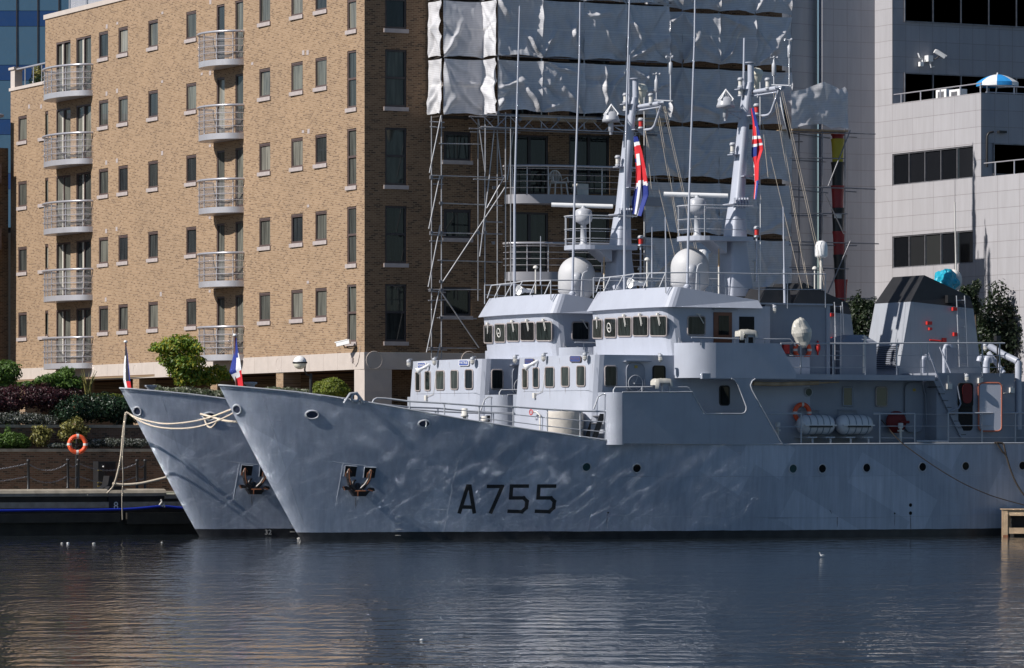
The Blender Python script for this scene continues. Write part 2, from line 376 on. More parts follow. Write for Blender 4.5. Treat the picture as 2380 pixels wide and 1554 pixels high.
def wall_grid(a0, a1, z0, z1, holes, pt, depth=.11):
    """wall face with real openings; pt(a, z, d) maps to 3-D, d = depth into the wall"""
    mb = MB(); A = sorted({a0,a1,*[h[0] for h in holes],*[h[1] for h in holes]}); Z = sorted({z0,z1,*[h[2] for h in holes],*[h[3] for h in holes]})
    A = [a for a in A if a0 <= a <= a1]; Z = [z for z in Z if z0 <= z <= z1]
    for i in range(len(A)-1):
        run = None
        for j in range(len(Z)-1):
            ac, zc = (A[i]+A[i+1])/2, (Z[j]+Z[j+1])/2
            hole = any(h[0] < ac < h[1] and h[2] < zc < h[3] for h in holes)
            if not hole and run is None: run = Z[j]
            if hole and run is not None: mb.quad(pt(A[i],run,0), pt(A[i+1],run,0), pt(A[i+1],Z[j],0), pt(A[i],Z[j],0)); run = None
        if run is not None: mb.quad(pt(A[i],run,0), pt(A[i+1],run,0), pt(A[i+1],z1,0), pt(A[i],z1,0))
    for h in holes:
        c = [(h[0],h[2]),(h[1],h[2]),(h[1],h[3]),(h[0],h[3])]
        for k in range(4):
            (p0,q0),(p1,q1) = c[k], c[(k+1)%4]
            mb.quad(pt(p0,q0,0), pt(p1,q1,0), pt(p1,q1,depth+.02), pt(p0,q0,depth+.02))
    return mb
def PL(a, z, d): return (FU(a)+d, a, z)
def PF(a, z, d): return (a, VB+d, z)
ZB0, ZB1 = 6.65, 7.36
hl = [x[1:5] for x in wins if x[0] == 'L']; hf = [x[1:5] for x in wins if x[0] == 'F']
mb = wall_grid(VB, 209.45, ZB1, 24.4, [h for h in hl if h[0] < 209.2], PL)
m2 = wall_grid(209.45, 214.45, ZB1, 21.24, [h for h in hl if h[0] > 209.2], PL); mb.add(m2.v, m2.f)
mb.quad(PL(209.45,21.24,0), PL(209.45,24.4,0), PL(209.45,24.4,8), PL(209.45,21.24,8))
mb.quad(PL(214.45,4.2,0), PL(214.45,21.24,0), PL(214.45,21.24,12), PL(214.45,4.2,12))
mb.quad(PL(VB,24.4,0), PL(209.45,24.4,0), PL(209.45,24.4,2.5), PL(VB,24.4,2.5))
mb.quad(PL(209.45,21.24,0), PL(214.45,21.24,0), PL(214.45,21.24,12), PL(209.45,21.24,12))
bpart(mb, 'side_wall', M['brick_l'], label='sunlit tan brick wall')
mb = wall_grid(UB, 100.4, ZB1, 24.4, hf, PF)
bpart(mb, 'front_wall', M['brick_f'], label='brick wall with its shade darkened into the colour')
# copings
mb = MB(); mb.hexa([PL(VB-.05,24.4,-.06), PL(209.55,24.4,-.06), PL(209.55,24.4,.3), PL(VB-.05,24.4,.3), PL(VB-.05,24.62,-.06), PL(209.55,24.62,-.06), PL(209.55,24.62,.3), PL(VB-.05,24.62,.3)])
bpart(mb, 'roof_coping', M['stone'])
mb = MB(); mb.hexa([PL(209.4,21.24,-.06), PL(214.55,21.24,-.06), PL(214.55,21.24,.3), PL(209.4,21.24,.3), PL(209.4,21.39,-.06), PL(214.55,21.39,-.06), PL(214.55,21.39,.3), PL(209.4,21.39,.3)])
mb.hexa([PL(213.85,21.39,0), PL(214.45,21.39,0), PL(214.45,21.39,.4), PL(213.85,21.39,.4), PL(213.85,22.29,0), PL(214.45,22.29,0), PL(214.45,22.29,.4), PL(213.85,22.29,.4)])
mb.hexa([PL(213.75,22.29,-.08), PL(214.55,22.29,-.08), PL(214.55,22.29,.5), PL(213.75,22.29,.5), PL(213.75,22.41,-.08), PL(214.55,22.41,-.08), PL(214.55,22.41,.5), PL(213.75,22.41,.5)])
bpart(mb, 'terrace_coping', M['stone'])
mb = MB(); mb.tube([PL(213.75,22.29,.1), PL(209.55,22.29,.1)], .05, 6)
for v in (210.2,211.4,212.6): mb.tube([PL(v,21.39,.1), PL(v,22.29,.1)], .025, 6)
bpart(mb, 'terrace_rail', M['rail'])
mb = MB(); mb.tube([PL(208.4,25.6,.2), PL(185,25.6,.2)], .05, 6)
for i in range(9): mb.tube([PL(206.6-i*2.4,24.5,.2), PL(206.6-i*2.4,25.5,.2)], .03, 6); mb.quad(PL(206.5-i*2.4,24.62,.22), PL(204.4-i*2.4,24.62,.22), PL(204.4-i*2.4,25.35,.22), PL(206.5-i*2.4,25.35,.22))
bpart(mb, 'roof_rail', M['rail'])
# stone band with the round discs
mb = MB()
mb.hexa([PL(VB,ZB0,-.025), PL(214.45,ZB0,-.025), PL(214.45,ZB0,.4), PL(VB,ZB0,.4), PL(VB,ZB1,-.025), PL(214.45,ZB1,-.025), PL(214.45,ZB1,.4), PL(VB,ZB1,.4)])
mb.box((UB-.025,VB-.025,ZB0-.002), (99.2,VB+.398,ZB1-.003))
for t, x, y in (('G',225,1468),('K',1055,165)):
    p = on_f(T(t,x,y)); mb.ring((p.x-.02,p.y,7.0), (1,0,0), .27, .014, 24, 5)
for x in (962,1700):
    p = on_v(T('G',x,1440), VB); mb.ring((p.x,VB-.028,p.z), (0,1,0), .36, .016, 28, 5)
v = VB+1.2
while v < 214: mb.box((FU(v)-.03,v,ZB0), (FU(v)-.02,v+.012,ZB1)); v += 1.5
mb2 = mb; bpart(mb, 'stone_band', M['stone'], label='pale stone band with carved rings')
mb = MB(); mb.box((UB,VB,4.16), (UB+1.25,VB+1.0,ZB0-.004)); 
for z in (5.75,): mb.box((UB-.004,VB-.004,z), (UB+1.254,VB+1.004,z+.012))
bpart(mb, 'corner_pillar', M['stone'])
for x0, x1, t in ((200,398,'L'),(-310,-215,'L'),(1030,1085,'K'),(560,640,'K'),(150,300,'K')):
    a, b2 = on_f(T(t,x0,200)).y, on_f(T(t,x1,200)).y
    mb = MB(); va = max(a,b2); mb.box((FU(va)+.02,va-.75,4.16), (FU(va)+.85,va,ZB0-.004)); bpart(mb, 'brick_pier', M['brick_l'])
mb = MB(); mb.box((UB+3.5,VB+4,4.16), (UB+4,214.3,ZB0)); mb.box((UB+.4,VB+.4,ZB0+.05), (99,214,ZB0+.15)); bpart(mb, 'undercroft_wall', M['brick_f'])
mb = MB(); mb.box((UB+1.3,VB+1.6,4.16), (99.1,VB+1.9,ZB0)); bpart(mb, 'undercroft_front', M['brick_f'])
# air vents
mb = MB()
for t, x, y in (('A',830,208),('A',912,183),('A',1262,103),('A',1635,18),('A',828,730),('A',910,708),('A',1260,637),('A',1633,570),('A',1568,577),('A',226,830),('A',320,830),('A',826,1266),('A',909,1250),('A',1260,1192),('A',1632,1135),('A',1960,497),('B',448,410),('B',414,412),('B',455,1022),('B',412,1025),('G',452,243),('G',450,835),('F',825,438),('F',906,422),('F',822,970),('F',1250,928),('F',1630,905),('F',1630,335)):
    p = on_f(T(t,x,y)); big = 1 if y % 2 == 0 else .6
    mb.box((p.x-.012,p.y-.13,p.z-.1*big), (p.x+.02,p.y+.1,p.z+.1*big))
bpart(mb, 'air_vent', M['sill'])['kind'] = 'stuff'
# windows
proto = {}; wrng = random.Random(4)
def window(face, a0, a1, z0, z1, kind):
    wd, h = a1-a0, z1-z0; key = (face, round(wd,1), round(h,1), kind)
    P3 = (lambda a, z, d: (d, a, z)) if face == 'L' else (lambda a, z, d: (a, d, z))
    base = Vector(PL(a0, z0, 0) if face == 'L' else PF(a0, z0, 0))
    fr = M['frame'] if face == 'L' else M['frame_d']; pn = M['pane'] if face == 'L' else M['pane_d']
    if key not in proto:
        def bx(mb, x0, x1, y0, y1, d0=.04, d1=.12):
            mb.hexa([P3(x0,y0,d0), P3(x1,y0,d0), P3(x1,y0,d1), P3(x0,y0,d1), P3(x0,y1,d0), P3(x1,y1,d0), P3(x1,y1,d1), P3(x0,y1,d1)])
        t = .085
        mb = MB(); bx(mb, 0, wd, 0, t); bx(mb, 0, wd, h-t, h); bx(mb, 0, t, t, h-t); bx(mb, wd-t, wd, t, h-t)
        if kind == 'd2': bx(mb, wd/2-.06, wd/2+.06, t, h-t)
        if kind == 't': bx(mb, t, wd-t, h*.49, h*.49+.09)
        if kind == 'w': bx(mb, t, t+.05, t, h-t, .055, .12); bx(mb, t, wd-t, h-t-.05, h-t, .055, .12)
        f = mb.build('window' if kind in 'wt' else 'balcony_door', fr)
        mb = MB(); mb.quad(P3(t,t,.10), P3(wd-t,t,.10), P3(wd-t,h-t,.10), P3(t,h-t,.10)); g = mb.build('pane', pn, f)
        ch = [g]
        if kind in 'wt':
            mb = MB(); bx(mb, -.07, wd+.07, -.17, -.005, -.06, .1); s = mb.build('sill', M['sill'], f); ch.append(s)
        if kind == 'd2' and face == 'L':
            mb = MB()
            for i in range(7): mb.quad(P3(wd/2+.1+i*.035,t,.097-.006*(i%2)), P3(wd/2+.135+i*.035,t,.097-.006*((i+1)%2)), P3(wd/2+.135+i*.035,h-t,.097-.006*((i+1)%2)), P3(wd/2+.1+i*.035,h-t,.097-.006*(i%2)))
            c = mb.build('curtain', M['curtain'], f); ch.append(c)
        proto[key] = f; CH[f] = ch; o = f
    else: o = copy_tree(proto[key])
    o.parent = bb; o.location = base-bb.location
    for g in kids(o):
        if g.name.startswith('pane') and face == 'L': g.rotation_euler = (0, wrng.uniform(-.012,.02), wrng.uniform(-.012,.012))
    return o
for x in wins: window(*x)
# balconies on the sunny side
def balcony(vc, a, d, zdeck, u0):
    def arc(r, z, n=26, kk=1.0): return [(u0-(d+r)*kk*abs(math.sin(PI*i/n))**.85, vc+(a+r)*math.cos(PI*i/n), z) for i in range(n+1)]
    mb = MB(); lo, hi = arc(0, zdeck-.26), arc(0, zdeck)
    mb.rings([lo, hi], False, True); mb.add(lo, [tuple(range(len(lo)))]); mb.add(hi, [tuple(range(len(hi)))])
    o = bpart(mb, 'balcony', M['alu'])
    mb = MB(); mb.tube(arc(.03, zdeck+1.22), .055, 8)
    for z in (.3,.58,.88): mb.tube(arc(.05, zdeck+z), .016, 5)
    for i in (3,8,13,18,23):
        p = arc(-.03, zdeck)[i]; mb.tube([p, (p[0],p[1],zdeck+1.2)], .026, 6)
    mb.build('railing', M['rail'], o)
    mb = MB(); mb.rings([arc(-.06, zdeck+.06), arc(-.06, zdeck+1.1)], False, True); mb.build('mesh_screen', M['mesh'], o)
    return o
m, nt, b = new_mat('perforated_screen'); M['mesh'] = m
b.inputs['Base Color'].default_value = (.30,.29,.30,1); b.inputs['Alpha'].default_value = .3; b.inputs['Roughness'].default_value = .5
balcs = []
for k in range(5):
    balcony(205.4, 2.5, 1.2, 7.47+FH*k, FU(205.4)); balcony(185.95, 1.76, 1.2, 7.51+FH*k, FU(186))
M['balc_shade'] = paint('shade_toned_balcony_fascia', (.30,.30,.33), .5, .08)  # white balcony metal toned down to grey to paint in the front's shade
def big_balcony(zd):
    # wide shallow curved balcony on the shaded front
    a = on_v(T('l', 150, 1300), VB).x-.3; b2 = a+8.6; mid = (a+b2)/2; R = (b2-a)/2
    def arc(r, z, n=30): return [(mid-(R+r)*math.cos(PI*i/n), VB-(1.55+r)*abs(math.sin(PI*i/n))**.7, z) for i in range(n+1)]
    mb = MB(); lo, hi = arc(0, zd-.38), arc(0, zd); mb.rings([lo, hi], False, True); mb.add(lo, [tuple(range(len(lo)))]); mb.add(hi, [tuple(range(len(hi)))])
    o = bpart(mb, 'balcony', M['balc_shade'], label='wide curved balcony on the shaded front')
    mb = MB(); mb.tube(arc(.03, zd+1.2), .055, 8)
    for z in (.28,.55,.82,1.08): mb.tube(arc(.05, zd+z), .014, 5)
    for i in range(2, 30, 3):
        p = arc(-.03, zd)[i]; mb.tube([p, (p[0],p[1],zd+1.2)], .024, 6)
    mb.build('railing', M['rail'], o)
zb = on_v(T('l', 600, 1258), VB-1.5).z
for k in (-1, 0): big_balcony(zb+FH*k)
# ---- other buildings on the left
lb = empty('neighbour_building', (72,214.6,4), 'shaded dark brick block with brown canopies at the left edge behind the shrubs', 'building')
def lpart(mb, name, mat): o = mb.build(name, mat, lb); o.matrix_parent_inverse = Matrix.Translation(-lb.location); return o
V2 = 214.75
zt = lambda y: on_v((20,y), V2).z
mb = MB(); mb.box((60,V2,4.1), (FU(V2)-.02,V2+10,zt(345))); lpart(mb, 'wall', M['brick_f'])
for y0, y1 in ((385,430),(535,582)):
    mb = MB(); mb.box((60,V2-1.15,zt(y1)), (80.35,V2,zt(y0))); lpart(mb, 'canopy', M['frame'])
for y0, y1 in ((437,490),(588,640),(730,790)):
    mb = MB(); mb.box((77.2,V2-.03,zt(y1)), (80.0,V2,zt(y0))); f = lpart(mb, 'window', M['frame_d'])
    mb = MB(); mb.box((77.3,V2-.04,zt(y1)+.08), (79.9,V2-.031,zt(y0)-.08)); o = mb.build('pane', M['pane'], f)
mb = MB(); mb.prism([(60,V2-.8,zt(270)), (60,V2+4,zt(238)), (60,V2+10,zt(238)), (60,V2+10,zt(282)), (60,V2-.8,zt(276))], (20.6,0,0)); lpart(mb, 'roof', paint('grey_lead_roof', (.22,.22,.25), .5))
mb = MB(); mb.box((60,V2+1.2,zt(345)), (80.7,V2+9,zt(276))); lpart(mb, 'attic_wall', M['dark'])
mb = MB(); mb.tube([(60,V2-.1,zt(333)), (80.6,V2-.1,zt(330))], .05, 6)
for i in range(7): mb.tube([(62+i*2.9,V2-.1,zt(360)), (62+i*2.9,V2-.1,zt(331))], .03, 6)
lpart(mb, 'railing', M['rail'])
gt = empty('glass_tower', (0,0,0), 'blue mirrored glass office tower behind the brick block', 'building')
gt.location = at_Y((50,1052), 430); gt.rotation_euler = (0,0,-TH); gt.location.z = 0
mw = 49*430/FOC; x0 = -34*430/FOC/1.0
zrow = lambda y: EYE-(y-1052)/FOC*430
def tower():
    mb = MB(); mb.box((-30,.3,0), (30,20,60)); mb.build('core', M['void'], gt)
    X0 = (130/3.343-50)*430/FOC-9*mw
    k = 0; z = zrow(25)+126*430/FOC; rows = []
    H1, H2 = 36*430/FOC, 90*430/FOC
    zz = zrow(205/3.343)
    mats = (glass_dark('tower_vision_glass', (.06,.125,.20), .06, spec=.5, wob=.02), glass_dark('tower_spandrel_glass', (.015,.05,.16), .08, spec=.5, wob=.02))
    for r in range(-3, 4):
        va = MB(); sp = MB()
        top = zz+r*(H1+H2)
        for c in range(18):
            xa = X0+c*mw
            va.quad((xa+.03,.02*(c%2),top-H2), (xa+mw-.03,.02*(c%2),top-H2), (xa+mw-.03,.0,top-.04), (xa+.03,.0,top-.04))
            sp.quad((xa+.03,0,top), (xa+mw-.03,0,top), (xa+mw-.03,0,top+H1-.04), (xa+.03,0,top+H1-.04))
        va.build('vision_glass', mats[0], gt); sp.build('spandrel_glass', mats[1], gt)
    mu = MB()
    for c in range(19): mu.box((X0+c*mw-.05,-.08,0), (X0+c*mw+.05,.1,60))
    mu.build('mullion', M['frame_d'], gt)
tower()
# ================================================================ grey office building on the right
def panel_mat(name, axis, w_, h_, base, off=0., z0=0.):
    m, nt, b = new_mat(name); L = nt.links
    sp = node(nt, 'ShaderNodeSeparateXYZ'); L.new(posn(nt), sp.inputs[0])
    def addv(s, v):
        n = node(nt, 'ShaderNodeMath', operation='ADD'); L.new(s, n.inputs[0]); n.inputs[1].default_value = v; return n.outputs[0]
    cb = node(nt, 'ShaderNodeCombineXYZ'); L.new(addv(sp.outputs[axis], off), cb.inputs[0]); L.new(addv(sp.outputs[2], -z0), cb.inputs[1])
    br = node(nt, 'ShaderNodeTexBrick', Scale=1.0); L.new(cb.outputs[0], br.inputs['Vector'])
    br.offset = 0; br.inputs['Mortar Size'].default_value = .011; br.inputs['Mortar Smooth'].default_value = .1
    br.inputs['Brick Width'].default_value = w_; br.inputs['Row Height'].default_value = h_
    br.inputs['Color1'].default_value = (0,0,0,1); br.inputs['Color2'].default_value = (1,1,1,1); br.inputs['Mortar'].default_value = (.5,.5,.5,1)
    tone = ramp(nt, br.outputs['Color'], [(0, tuple(x*.97 for x in base)), (1, tuple(x*1.03 for x in base))])
    st = ramp(nt, noise_(nt, posn(nt), 1.5, 6, .6, (2.5,2.5,.25)), [(.35,(.93,.925,.92)),(.65,(1.03,1.03,1.03))])
    tone = mix(nt, 1.0, tone, st, 'MULTIPLY')
    c = mix(nt, br.outputs['Fac'], tone, (.22,.205,.21))
    L.new(c, b.inputs['Base Color']); b.inputs['Roughness'].default_value = .55
    return m
U1 = 109.35
PC = (.385,.378,.40)
gb = empty('office_building', (U1,178,4.16), 'stepped grey panel clad office building with dark ribbon windows and terraces', 'building')
def gpart(mb, name, mat, par=None, label=None):
    o = mb.build(name, mat, par or gb)
    if par is None: o.matrix_parent_inverse = Matrix.Translation(-gb.location)
    if label: o['label'] = label
    return o
E_ = lambda x, y: on_u(T('E', x, y), U1)
J_ = lambda x, y: on_u(T('J', x, y), U1)
Va = E_(830, 300).y; Vb = E_(966, 300).y; Vc = E_(1655, 800).y; Vd = E_(1992, 1400).y-.4
Z1 = E_(1000, 805).z; Z2 = E_(1660, 1378).z
pz = E_(966, 1190).z
M['pan_u'] = panel_mat('panel_side', 1, 1.74, .73, PC, -Vb, pz); M['pan_v'] = panel_mat('panel_front_shade_tint', 0, .72, .73, (.31,.318,.355), -U1, pz)  # same cladding; front copy is darker and bluer, with shade in its colour
M['ribbon'] = glass_dark('ribbon_glass', (.012,.013,.016), .05, varcol=[(0,(.006,.007,.009)),(.7,(.012,.013,.016)),(.85,(.04,.042,.04)),(1,(.06,.062,.058))], spec=.0, wob=.01)
m, nt, b = new_mat('dark_office_glass'); M['ribbon'] = m
oi = nt.nodes.new('ShaderNodeObjectInfo'); df = node(nt, 'ShaderNodeBsdfDiffuse'); nt.links.new(ramp(nt, oi.outputs['Random'], [(0,(.006,.007,.009)),(.6,(.012,.013,.016)),(.75,(.05,.052,.05)),(1,(.07,.072,.068))]), df.inputs[0])
gl_ = node(nt, 'ShaderNodeBsdfGlossy', Roughness=.05); ms_ = node(nt, 'ShaderNodeMixShader'); ms_.inputs[0].default_value = .03
nt.links.new(df.outputs[0], ms_.inputs[1]); nt.links.new(gl_.outputs[0], ms_.inputs[2]); nt.links.new(ms_.outputs[0], nt.nodes['Material Output'].inputs[0])
M['deck2'] = paint('terrace_paving', (.07,.07,.07), .9, .2)
def U3(a, z, d): return (U1+d, a, z)
wz = {}
holes = []
def upane(t, x0, x1, yt0, yb0, n):
    f = E_ if t == 'E' else J_
    a = f(x0, 0).y; b2 = f(x1, 0).y; z1 = f(x0, yt0).z; z0 = f(x0, yb0).z
    holes.append((min(a,b2), max(a,b2), z0, z1)); return (min(a,b2), max(a,b2), z0, z1, n)
gw = [upane('E', 966, 1592, 1200, 1445, 5), upane('J', 966, 1592, 480, 728, 5), upane('J', 1657, 2300, 423, 680, 5)]
# extra storey down, hidden by trees but mirrored in the water
mb = wall_grid(Vd, Va, 4.16, Z2, holes, U3, .15)
m2 = wall_grid(Vc, Va, Z2, Z1, [h for h in holes if h[3] > Z2 and h[0] > Vc], U3, .15); mb = MB()
low = [h for h in holes]
def uw(a0, a1, z0, z1): 
    hh = [h for h in holes if h[0] >= a0-1e-3 and h[1] <= a1+1e-3 and h[2] >= z0-1e-3 and h[3] <= z1+1e-3]
    m3 = wall_grid(a0, a1, z0, z1, hh, U3, .15); mb.add(m3.v, m3.f)
ZM = gw[0][2]-.3
uw(Vd, Va, 4.16, min(ZM, Z2)); 
if ZM < Z2: uw(Vc, Va, ZM, Z1); uw(Vd, Vc, ZM, Z2)
else: uw(Vc, Va, Z2, ZM); uw(Vc, Va, ZM, Z1)
uw(Vb, Va, Z1, 31)
gpart(mb, 'side_wall', M['pan_u'], label='sunlit pale grey panel wall')
mb = MB()
mb.box((U1+.02,Vb,Z1+.02), (U1+45,Vb+3,31)); gpart(mb, 'upper_wall', M['pan_v'], label='shaded upper panel wall')
mb = MB(); mb.quad((U1,Vc,Z2), (U1+45,Vc,Z2), (U1+45,Vc,Z1-.02), (U1,Vc,Z1-.02)); mb.box((U1+.002,Vc-.002,Z1-.35), (U1+.3,Vb,Z1-.004))
gpart(mb, 'terrace_wall', M['pan_v'])
mb = MB(); mb.quad((U1,Vc,Z1-.35), (U1+45,Vc,Z1-.35), (U1+45,Vb,Z1-.35), (U1,Vb,Z1-.35)); mb.quad((U1,Vd,Z2-.3), (U1+45,Vd,Z2-.3), (U1+45,Vc,Z2-.3), (U1,Vc,Z2-.3)); gpart(mb, 'terrace_floor', M['deck2'])
# tower face turned a little to the sun, with the bright edge and the round column beside it
uL = on_v(T('E', 388, 300), 178.6).x
rt = math.radians(2.2); p0 = Vector((U1, Va, 0)); dr = Vector((-math.cos(rt), math.sin(rt), 0)); Lt = (U1-uL)/math.cos(rt)
pl = p0+dr*Lt; dn = Vector((-math.sin(rt), -math.cos(rt), 0))
mb = MB(); mb.quad((p0.x,p0.y,4.16), (pl.x,pl.y,4.16), (pl.x,pl.y,31), (p0.x,p0.y,31)); q2 = pl-dn*.35
mb.quad((pl.x,pl.y,4.16), (q2.x,q2.y,4.16), (q2.x,q2.y,31), (pl.x,pl.y,31)); gpart(mb, 'tower_wall', M['pan_v'])
mb = MB(); cx_, cy_ = pl.x-1.6, q2.y+1.5
mb.rings([[(cx_-2.2*math.cos(PI*i/16), cy_-1.8*math.sin(PI*i/16), z) for i in range(17)] for z in (4.16, 31)], False, True)
mb.quad((cx_-9,cy_-.6,4.16), (cx_-1,cy_-.6,4.16), (cx_-1,cy_-.6,31), (cx_-9,cy_-.6,31)); gpart(mb, 'round_column', panel_mat('panel_column', 0, 9.0, .73, (.36,.37,.40), 0, pz))
def ribbon(axis, a0, a1, z0, z1, n, fixed, rev=.12, par=None, mat=None):
    P3 = (lambda a, z, d: (fixed+d, a, z)) if axis == 1 else (lambda a, z, d: (a, fixed+d, z))
    def bx(mb, x0, x1, y0, y1, d0, d1): mb.hexa([P3(x0,y0,d0), P3(x1,y0,d0), P3(x1,y0,d1), P3(x0,y0,d1), P3(x0,y1,d0), P3(x1,y1,d0), P3(x1,y1,d1), P3(x0,y1,d1)])
    mb = MB(); t = .05; bx(mb, a0, a1, z0, z0+t, rev-.08, rev); bx(mb, a0, a1, z1-t, z1, rev-.08, rev)
    for i in range(n+1):
        x = lerp(a0+t/2, a1-t/2, i/n); bx(mb, x-t/2, x+t/2, z0+t, z1-t, rev-.08, rev)
    f = gpart(mb, 'ribbon_window', M['galv_d'])
    for i in range(n):
        xa, xb = lerp(a0, a1, i/n)+.05, lerp(a0, a1, (i+1)/n)-.05
        mb = MB(); mb.quad(P3(xa,z0+t,rev-.02), P3(xb,z0+t,rev-.02), P3(xb,z1-t,rev-.02), P3(xa,z1-t,rev-.02)); o = mb.build('pane', M['ribbon'], f)
for g in gw: ribbon(1, g[0], g[1], g[2], g[3], g[4], U1)
jv = lambda x, y: on_v(T('j', x, y), Vb)
a0 = jv(455, 500).x; pw = jv(1140, 500).x-jv(760, 500).x
for yt, yb in ((-420, 300), (985, 1500)):
    z1 = jv(460, yt).z; z0 = jv(460, yb).z
    mb = MB(); mb.box((a0,Vb-.03,z0), (a0+pw*9,Vb-.015,z1)); gpart(mb, 'window_recess', M['void'])
    ribbon(0, a0, a0+pw*8, z0, z1, 8, Vb-.13)
mb = MB()
ev = lambda x, y: on_v(T('E', x, y), Vc)
a0 = ev(1745, 1200).x; z1 = ev(1745, 1115).z; z0 = ev(1745, 1360).z
ribbon(0, a0, a0+2.0*5, z0, z1, 5, Vc-.13)
mb = MB(); mb.box((a0,Vc-.03,z0), (a0+10,Vc-.015,z1)); gpart(mb, 'window_recess', M['void'])
# terrace railings
mb = MB(); zr = Z1+.42
mb.tube([(U1+.1,Vb,zr), (U1+.1,Vc+.1,zr)], .03, 6)
for i in range(5): y = lerp(Vb-.6, Vc+.2, i/4); mb.tube([(U1+.1,y,Z1), (U1+.1,y,zr)], .03, 6)
ztop = zr
for z in (zr,zr-.62,zr-1.06+.0): pass
zl = Z1-.35
gpart(mb, 'railing', M['rail'])
mb = MB(); x0r = ev(1575/3.378*1.9424+0, 0).x if False else on_v(T('j',1575,1300), Vc).x
for y in (1160,1250,1345,1440):
    z = on_v(T('j',1600,y), Vc).z; mb.tube([(x0r-.3 if y==1160 else x0r,Vc+.05,z), (x0r+14,Vc+.05,z)], .028, 6)
zz0 = on_v(T('j',1600,1485), Vc).z; zz1 = on_v(T('j',1600,1160), Vc).z
for i in range(8): mb.tube([(x0r+.05+i*1.42,Vc+.05,zz0), (x0r+.05+i*1.42,Vc+.05,zz1)], .032, 6)
gpart(mb, 'railing', M['rail'])
# the part of the front below the open railing, and the solid parapet end
mb = MB(); mb.box((U1+.003,Vc-.003,zz0-.2), (x0r,Vc+.3,Z1-.006)); gpart(mb, 'parapet_end', M['pan_v'])
mb = MB(); mb.tube([(U1+.1,Vc-.1,Z2+.6), (U1+.1,Vd,Z2+.6)], .03, 6)
for i in range(6): mb.tube([(U1+.1,Vc-1-i*1.5,Z2-.1), (U1+.1,Vc-1-i*1.5,Z2+.6)], .03, 6)
gpart(mb, 'railing', M['rail'])
# ================================================================ the two grey training ships
OX, OY = 68.23, 150.76
ORG = Vector((OX, OY, 0))
def S(p, y): return on_v(p, OY+y)-ORG          # ship-local point seen at pixel p on the fore-and-aft plane y
def SX(p, x): return on_u(p, OX+x)-ORG         # ... on the athwartships plane x
GREY = (.405,.43,.50)
def hull_mat():
    m, nt, b = new_mat('hull_paint'); L = nt.links
    p = posn(nt, True); sp = node(nt, 'ShaderNodeSeparateXYZ'); L.new(p, sp.inputs[0])
    f = noise_(nt, p, .8, 6, .6)
    c = ramp(nt, f, [(.3,(.315,.35,.425)),(.7,(.375,.41,.49))])
    # repainted patches with square edges
    br = node(nt, 'ShaderNodeTexBrick', Scale=1.0); cb = node(nt, 'ShaderNodeCombineXYZ'); L.new(sp.outputs[0], cb.inputs[0]); L.new(sp.outputs[2], cb.inputs[1])
    mp = node(nt, 'ShaderNodeMapping'); mp.inputs['Rotation'].default_value = (0,0,.5); L.new(cb.outputs[0], mp.inputs[0]); L.new(mp.outputs[0], br.inputs['Vector'])
    br.inputs['Brick Width'].default_value = 1.9; br.inputs['Row Height'].default_value = 1.3; br.inputs['Mortar Size'].default_value = 0; br.offset = .37
    br.inputs['Color1'].default_value = (0,0,0,1); br.inputs['Color2'].default_value = (1,1,1,1)
    pt = ramp(nt, br.outputs['Color'], [(.74,(1,1,1)),(.76,(1.2,1.19,1.17))]); c = mix(nt, 1, c, pt, 'MULTIPLY')
    mp2 = node(nt, 'ShaderNodeMapping'); mp2.inputs['Rotation'].default_value = (0,0,0); L.new(cb.outputs[0], mp2.inputs[0])
    br2 = node(nt, 'ShaderNodeTexBrick', Scale=1.0); L.new(mp2.outputs[0], br2.inputs['Vector']); br2.inputs['Brick Width'].default_value = 1.35; br2.inputs['Row Height'].default_value = 2.3; br2.inputs['Mortar Size'].default_value = 0; br2.offset = .6
    br2.inputs['Color1'].default_value = (0,0,0,1); br2.inputs['Color2'].default_value = (1,1,1,1)
    c = mix(nt, 1, c, ramp(nt, br2.outputs['Color'], [(.1,(.93,.94,.95)),(.9,(1.07,1.06,1.05))]), 'MULTIPLY')
    st = noise_(nt, p, 2.5, 6, .62, (2.4,2.4,.14)); c = mix(nt, 1, c, ramp(nt, st, [(.35,(.86,.87,.88)),(.66,(1.1,1.1,1.1))]), 'MULTIPLY')
    rs = noise_(nt, p, 3.5, 5, .6, (3.5,3.5,.12)); gate = noise_(nt, p, .55, 3)
    mul = node(nt, 'ShaderNodeMath', operation='MULTIPLY'); L.new(ramp(nt, rs, [(.66,(0,0,0)),(.76,(1,1,1))]), mul.inputs[0]); L.new(ramp(nt, gate, [(.58,(0,0,0)),(.72,(.6,.6,.6))]), mul.inputs[1])
    c = mix(nt, mul.outputs[0], c, (.16,.11,.07))
    # boot topping
    wob = noise_(nt, p, 1.4, 4); zz = node(nt, 'ShaderNodeMath', operation='MULTIPLY_ADD'); L.new(wob, zz.inputs[0]); zz.inputs[1].default_value = .05; L.new(sp.outputs[2], zz.inputs[2])
    gt_ = node(nt, 'ShaderNodeMath', operation='GREATER_THAN'); L.new(zz.outputs[0], gt_.inputs[0]); gt_.inputs[1].default_value = .325
    bt = ramp(nt, noise_(nt, p, 2.2, 6), [(.35,(.010,.011,.014)),(.7,(.028,.029,.034))])
    c = mix(nt, gt_.outputs[0], bt, c)
    L.new(c, b.inputs['Base Color']); b.inputs['Roughness'].default_value = .42
    bp = node(nt, 'ShaderNodeBump', Strength=.35, Distance=.012); L.new(noise_(nt, p, 1.0, 2), bp.inputs['Height']); L.new(bp.outputs[0], b.inputs['Normal'])
    return m
M['hull'] = hull_mat()
M['grey'] = paint('superstructure_grey', GREY, .42, .05, 1.0, streak=.12, bump=.004)
